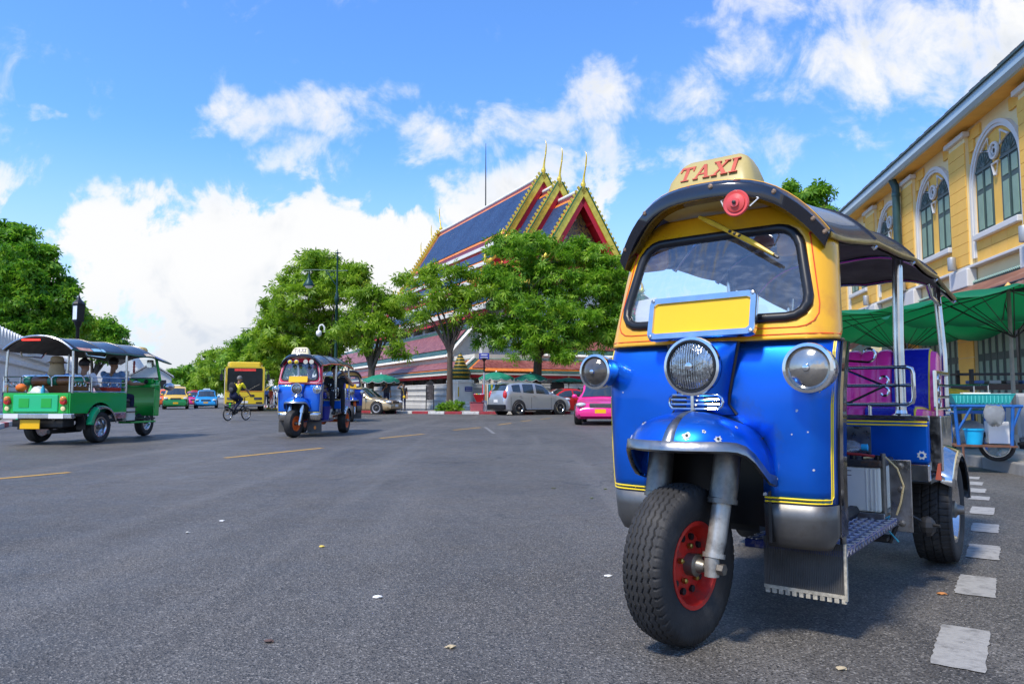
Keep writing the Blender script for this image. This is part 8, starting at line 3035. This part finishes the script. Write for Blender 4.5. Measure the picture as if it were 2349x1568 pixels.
# street sign
q = AT(1110, 900, 41.0)
R = empty('street_sign', (q.x, q.y, 0.13), 0, 'blue street name sign on a grey post beside the silver car', 'street sign')
MB().lathe((0, 0, 0), [(.17, 0), (.17, .55), (.15, .60), (.06, .60)], 'Z', 14).build('concrete_foot', KWHITE, R, smooth=40)
MB().lathe((0, 0, .6), [(.055, 0), (.055, 1.55), (.04, 1.55)], 'Z', 10).build('post', mat('grey post', (0.4, 0.41, 0.43), 0.4, 0.4), R, smooth=40)
MB().lathe((0, 0, 2.15), [(.045, 0), (.04, .6), (.1, .68), (.16, .78)], 'Z', 10).build('black_neck', BLACK, R, smooth=40)
MB().box((0, 0, 3.05), (.56, .05, .34)).build('name_plate', mat('street sign blue', (0.01, 0.025, 0.30), 0.35), R, bevel=.01)
for j in range(7):
    MB().box((-.17 + j * .055, -.03, 3.12), (.040, .012, .075 if j % 3 else .06)).build('sign_lettering', WHITE, R)
for j in range(10):
    MB().box((-.19 + j * .042, -.03, 2.98), (.028, .012, .045)).build('sign_lettering', WHITE, R)
# notice boards
for (px, Y, w, h, roof, lb) in ((986, 45.6, .46, 1.62, True, 'framed notice board with a pointed top in front of the temple wall'), (1278, 46.0, .80, 1.70, False, 'plain black notice board beside the flat green parasol')):
    q = AT(px, 900, Y)
    R = empty('notice_board', (q.x, q.y, 0.13), 0, lb, 'notice board', 'notice boards')
    for sg in (-1, 1):
        MB().box((sg * w / 2, 0, h / 2 - .05), (.05, .06, h - .1)).build('leg', DARKM, R)
        MB().box((sg * w / 2, 0, .03), (.10, .40, .05)).build('foot', DARKM, R)
    MB().box((0, -.01, h * .68), (w - .06, .05, h * .60)).build('panel', mat('dark notice', (0.06, 0.05, 0.05), 0.4, 0, 0.9, 4, dirt=(0.4, 0.38, 0.36), dirt_amt=0.35, dirt_scale=5) if roof else BLACK, R)
    MB().box((0, 0, h * .99), (w + .12, .10, .05)).build('top_rail', DARKM, R)
    if roof:
        MB().prism([(-w / 2 - .06, h + .02), (w / 2 + .06, h + .02), (0, h + .22)], -.05, .05).build('pointed_top', DARKM, R)
# clipped bush
q = AT(1031, 900, 41.2)
R = empty('clipped_bush', (q.x, q.y, 0.13), 0, 'low clipped green bush at the foot of the slender tree', 'bush')
V, Q = leaves_for([(-.38, 0, .26, .42, .36, .28), (.0, 0, .30, .45, .38, .28), (.38, 0, .26, .42, .36, .28), (0, 0, .2, .7, .4, .22)], 5200, .085, .04, 51, 4, .1, .6, .25)
np_mesh('foliage', V, Q, LEAF1, R)
mb = MB()
for k in range(5):
    mb.tube([(0.25 * (k - 2), 0, 0), (.28 * (k - 2), .03, .3)], .015, 5)
mb.build('stems', BARK, R)['kind'] = 'stuff'
# stall: red tray, pink box, clothes rail
q = AT(1093, 900, 40.9)
R = empty('storage_box', (q.x, q.y, 0.13), math.radians(10), 'faded red plastic storage box by the street sign', 'box')
MB().box((0, 0, .24), (.66, .45, .46), taper=(1.08, 1.08)).build('box_body', mat('faded red plastic', (0.42, 0.10, 0.11), 0.5), R, bevel=.03)
MB().box((0, 0, .505), (.74, .52, .05)).build('box_lid', mat('dark red plastic', (0.20, 0.03, 0.04), 0.5), R, bevel=.015)
R = empty('display_tray', (q.x + .12, q.y - .05, 0.66), math.radians(5), 'bright red tray of trinkets on the storage box', 'tray')
MB().loft([[(x_ * a, y_ * a, z_) for x_, y_ in ((-.28, -.2), (.28, -.2), (.28, .2), (-.28, .2))] for a, z_ in ((.45, 0), (1.15, .40), (1.1, .40), (.42, .03))], True).build('tray_body', mat('bright red', (0.62, 0.015, 0.02), 0.4), R)
for k, c_ in enumerate(((.7, .2, .3), (.8, .6, .1), (.2, .5, .3), (.7, .7, .7), (.5, .2, .5))):
    MB().ell((-.22 + .11 * k, .02 * (-1) ** k, .42), (.06, .06, .04), 8, 6).build('trinket', mat('trinket %d' % k, c_, 0.4), R, smooth=60)
q = AT(1128, 900, 41.6)
R = empty('clothes_rail', (q.x, q.y, 0.13), math.radians(8), 'rail of colourful scarves and shirts behind the street sign', 'clothes rail')
mb = MB()
for sg in (-1, 1):
    mb.tube([(sg * .55, 0, 0), (sg * .55, 0, 1.5)], .018, 6)
mb.tube([(-.6, 0, 1.5), (.6, 0, 1.5)], .018, 6)
mb.build('rail_frame', STEEL, R)
for k, c_ in enumerate(((.6, .02, .03), (.75, .45, .15), (.65, .6, .5), (.05, .35, .4), (.75, .65, .05), (.02, .25, .5), (.03, .03, .04), (.03, .03, .05), (.25, .1, .3))):
    x_ = -.5 + k * .125
    w_ = .10
    MB().loft([[(x_ - w_ * .5, -.10 - .02 * (k % 2), z_), (x_, -.13, z_), (x_ + w_ * .5, -.08, z_), (x_ + w_ * .5, .08, z_), (x_, .11, z_), (x_ - w_ * .5, .1, z_)] for z_ in (1.48, 1.3, .9, .5 - .1 * (k % 3))]).build('garment', cloth('garment %d' % k, c_), R, smooth=60)
q = AT(1342, 900, 43.6)
R = empty('vendor_table', (q.x, q.y, 0.13), 0, 'low red vendor table under the flat green parasol', 'table')
MB().box((0, 0, .70), (.62, .45, .16)).build('table_top', mat('red plastic', (0.5, 0.02, 0.02), 0.4), R, bevel=.02)
for a in (-1, 1):
    for b in (-1, 1):
        MB().box((a * .26, b * .18, .31), (.04, .04, .62)).build('leg', DARKM, R)
# bollards by the bus stop
bo = None
for k, (px, Y) in enumerate(((617, 58), (632, 57), (645, 56), (600, 60))):
    q = AT(px, 900, Y)
    lb = ['green and white bollard in front of the blue-shirted man', 'green and white bollard in front of the lilac-shirted person', 'green and white bollard nearest the middle tuk-tuk', 'green and white bollard nearest the bus'][k]
    R = empty('bollard', (q.x, q.y, 0.0), 0, lb, 'bollard', 'bollards by the bus')
    MB().lathe((0, 0, 0), [(.2, 0), (.2, .04), (.13, .10)], 'Z', 12).build('yellow_base', HATP, R)
    for j in range(5):
        MB().lathe((0, 0, .1 + j * .17), [(.065, 0), (.065, .168)], 'Z', 10).build('band', [PG_, WHITE][j % 2], R)
    MB().ell((0, 0, .95), (.06, .06, .05), 8, 5).build('cap', PG_, R)

# ---------------------------------------------------------------- the cart on the right
CB = mat('cart blue paint', (0.012, 0.11, 0.38), 0.4, 0.1, 0.2, 6, dirt=(0.12, 0.07, 0.04), dirt_amt=0.3, dirt_scale=6)
q = G(2252, 1058, 0.13)
R = empty('food_cart', q, math.radians(-20), 'blue tubular vendor cart with spoked wheels on the shop pavement', 'cart', s=0.86)
mb = MB()
for x_ in (-.36, .36):
    for y_ in (-.22, .22):
        mb.tube([(x_ * .9, y_, .22), (x_, y_, .82)], .024, 8)
for z_ in (.80,):
    for y_ in (-.22, .22):
        mb.tube([(-.40, y_, z_), (.48, y_, z_)], .022, 8)
    for x_ in (-.36, .36):
        mb.tube([(x_, -.25, z_), (x_, .25, z_)], .02, 8)
mb.tube([(-.33, -.22, .45), (-.15, -.22, .78)], .018, 6)
mb.tube([(.33, -.22, .45), (.45, -.22, .78)], .018, 6)
mb.build('frame', CB, R, smooth=50)
MB().box((0, 0, .235), (.78, .5, .025)).build('lower_shelf', mat('rusty shelf', (0.16, 0.07, 0.04), 0.7, 0.2, 0.3, 9), R)
MB().tube([(-.28, -.24, .23), (-.28, -.26, 0)], .016, 6).build('prop_leg', mat('rusty shelf', (0.16, 0.07, 0.04)), R)
for (x_, y_, nm) in ((.22, .12, 'wheel'), (-.42, .38, 'wheel')):
    e = empty(nm, (x_, y_, .235), math.radians(70 if x_ > 0 else 35))
    e.parent = R
    MB().ring((0, 0, 0), .205, .03, 'X', 30, 8).build('tyre', RUBBER, e, smooth=60)
    MB().ring((0, 0, 0), .172, .012, 'X', 26, 6).build('rim', STEEL, e, smooth=60)
    for k in range(14):
        a = 2 * PI * k / 14
        MB().tube([(.025 * (-1) ** k, 0, 0), (0, .17 * math.cos(a), .17 * math.sin(a))], .0025, 3).build('spoke', STEEL, e)
    MB().lathe((0, 0, 0), [(.03, -.05), (.03, .05)], 'X', 10).build('hub', GREASE, e)
crt = R


def cart_thing(name, label, cat):
    return empty(name, q, math.radians(-20), label, cat, s=0.86)


R = cart_thing('plastic_tray', 'turquoise plastic basket on top of the blue cart', 'basket')
TQ = mat('turquoise plastic', (0.03, 0.42, 0.38), 0.35, 0, 0.1, 6)
mb = MB()
mb.loft([[(x_ * a, y_ * a, z_) for x_, y_ in ((-.36, -.2), (.36, -.2), (.36, .2), (-.36, .2))] for a, z_ in ((.92, .83), (1.08, .96), (1.11, .965), (1.11, .975), (1.05, .975), (.90, .85))])
mb.build('basket', TQ, R)
for k in range(15):
    MB().box((-.33 + k * .047, -.212, .90), (.010, .012, .10)).build('basket_slat', mat('pale turquoise', (0.10, 0.55, 0.50), 0.4), R)
MB().box((-.05, 0, .985), (.34, .22, .02)).build('paper_lid', WHITE, R)
MB().ell((-.05, 0, .95), (.30, .17, .035), 12, 6).build('produce', mat('mango yellow', (0.8, 0.5, 0.03), 0.5), R, smooth=60)
R = cart_thing('bucket', 'light blue bucket on the lower shelf of the cart', 'bucket')
BKT = mat('light blue plastic', (0.01, 0.42, 0.72), 0.35, 0, 0.08, 6)
MB().lathe((-.10, -.05, .25), [(.10, 0), (.125, .20), (.137, .205), (.137, .225), (.115, .225), (.09, .02)], 'Z', 24).build('pail', BKT, R, smooth=40)
R = cart_thing('plastic_bag', 'translucent white plastic bag hanging from the cart', 'bag')
PBAG = mat('translucent plastic', (0.48, 0.49, 0.49), 0.3, 0, 0.2, 9, bump=0.9, bscale=18, trans=0.6)
MB().loft([[(.12 + a * math.cos(t) * 1.5, -.26 + b * math.sin(t), z_ + .03 * math.sin(t * 3)) for t in [2 * PI * k / 14 for k in range(14)]] for a, b, z_ in ((.07, .03, .79), (.09, .05, .72), (.085, .05, .64), (.06, .04, .57), (.02, .02, .54))]).build('bag_body', PBAG, R, smooth=70)
R = cart_thing('foam_box', 'grey-white foam box stored behind the blue bucket', 'box')
MB().box((.22, .08, .42), (.26, .24, .32)).build('box_body', WHITE, R, bevel=.01)
# glass display cart behind, towards the tuk-tuk's rear post
q2 = G(2168, 1030, 0.13)
R = empty('display_cart', q2 + Vector((0.1, 0.3, 0)), math.radians(-14), 'glass-sided snack cart with yellow and pale goods behind the tuk-tuk', 'cart')
mb = MB()
for x_ in (-.6, .0, .6):
    for y_ in (-.3, .3):
        mb.tube([(x_, y_, .60), (x_, y_, .98)], .012, 5)
for z_ in (.60, .98):
    for y_ in (-.3, .3):
        mb.tube([(-.6, y_, z_), (.6, y_, z_)], .014, 5)
mb.build('case_frame', STEEL, R)
MB().box((0, 0, .57), (1.24, .64, .05)).build('deck', CB, R)
for x_ in (-.55, .55):
    for y_ in (-.27, .27):
        MB().tube([(x_, y_, 0), (x_, y_, .56)], .022, 6).build('leg', CB, R)
MB().ell((.1, 0, .82), (.42, .24, .12), 12, 7).build('yellow_goods', mat('yellow goods', (0.75, 0.42, 0.02), 0.5, 0, 0.3, 12), R, smooth=60)
for k in range(5):
    MB().ell((-.45 + k * .22, -.05, .66), (.13, .2, .08), 10, 6).build('wrapped_goods', PBAG, R, smooth=60)
R = empty('rubbish_bag', q2 + Vector((0.55, 0.25, 0)), 0, 'clear bag of rubbish on the pavement under the snack cart', 'bag')
MB().ell((0, 0, .22), (.25, .22, .22), 12, 8).build('bag_body', PBAG, R, smooth=60)
q3 = G(2342, 1048, 0.13)
R = empty('black_pot', q3, 0, 'black pot at the foot of the pale-topped parasol', 'pot')
MB().lathe((0, 0, 0), [(.10, 0), (.14, .16), (.16, .17), (.16, .2), (.12, .2), (.09, .02)], 'Z', 16).build('pot_body', BLACK, R, smooth=40)
# dark stall counter and grey sacks against the shutters
q4 = AT(2330, 900, 13.5)
R = empty('stall_counter', (q4.x, q4.y, 0.13), math.radians(-10), 'dark wooden stall counter with a shelf of goods in front of the green shutters', 'stall')
MB().box((0, 0, .98), (1.9, .7, .10)).build('counter_top', mat('dark wood', (0.06, 0.035, 0.025), 0.6), R)
MB().box((0, .2, 1.22), (1.9, .35, .04)).build('shelf', DARKM, R)
for x_ in (-.85, .85):
    for y_ in (-.3, .3):
        MB().box((x_, y_, .65), (.06, .06, 1.3)).build('post', DARKM, R)
for k in range(6):
    MB().box((-.7 + k * .28, -.05, 1.07), (.2, .3, .06)).build('goods', mat('stall goods %d' % (k % 3), [(0.08, 0.14, 0.35), (0.35, 0.33, 0.3), (0.1, 0.09, 0.09)][k % 3], 0.5), R, bevel=.01)
for k in range(2):
    q5 = AT(2296 + 40 * k, 900, 12.0)
    R = empty('covered_trolley', (q5.x, q5.y, 0.13), math.radians(-15), ['grey sheeted trolley behind the spoked wheel of the cart', 'grey sheeted trolley beside the parasol pole'][k], 'trolley', 'sheeted trolleys')
    MB().box((0, 0, .50), (.42, .4, .72), taper=(.9, .9)).build('sheet', mat('grey sheet', (0.34, 0.35, 0.37), 0.6, 0, 0.15, 4, bump=0.5, bscale=6), R, bevel=.05)
    for sg in (-1, 1):
        MB().lathe((sg * .15, -.15, .07), [(.07, -.025), (.07, .025)], 'X', 12).build('castor', BLACK, R)
# scraps on the road
rr = random.Random(21)
for k, (px, py, c_, lb) in enumerate(((738, 1254, (.7, .5, .1), 'yellow leaf scrap'), (866, 1370, (.75, .75, .75), 'scrap of white paper'), (617, 1472, (.10, .06, .05), 'dark brown leaf'), (1033, 1485, (.45, .36, .22), 'tan dry leaf'), (1395, 1322, (.7, .7, .68), 'curl of white paper'), (1388, 1122, (.10, .12, .04), 'dark green leaf'), (1357, 1143, (.10, .12, .04), 'small green leaf'), (510, 1195, (.5, .5, .5), 'pale scrap'), (1930, 1535, (.4, .32, .2), 'tan leaf'), (2160, 1363, (.5, .2, .06), 'orange scrap'), (1270, 1120, (.12, .12, .06), 'dark leaf'), (430, 1222, (.45, .45, .42), 'grey paper scrap'))):
    p_ = G(px, py)
    s_ = 0.011 + 0.006 * rr.random()
    mb = MB()
    a0 = rr.uniform(0, 6)
    n = 7
    mb.loft([[(p_.x + s_ * f * rr.uniform(.5, 1.3) * math.cos(a0 + 2 * PI * i / n) * 1.5, p_.y + s_ * f * rr.uniform(.5, 1.3) * math.sin(a0 + 2 * PI * i / n), z_) for i in range(n)] for f, z_ in ((.9, .003), (1.0, .008), (.4, .012))])
    o = mb.build('litter_scrap', mat('scrap %d' % k, c_, 0.7))
    tag(o, ['on the road left of the front wheel', 'on the open road in mid-frame', 'near the lower edge of the road', 'low on the road between the dark leaf and the front wheel', 'close to the left of the front wheel', 'left of the blue cowl', 'left of the dark green leaf', 'on the far left road', 'under the mud flap', 'between the white squares and the rear wheel', 'in the road before the temple', 'on the left road below the yellow dash'][k] and lb + ' lying ' + ['on the road, in the middle distance', 'on the open road, alone', 'near the lower edge of the road', 'low on the road near the front wheel', 'close beside the big front wheel', 'beside the blue cowl', 'beside the cowl, farther out', 'on the far road', 'below the mud flap', 'between rear wheel and white squares', 'on the road toward the temple', 'on the road below the yellow dash'][k], 'litter', 'litter on the road')
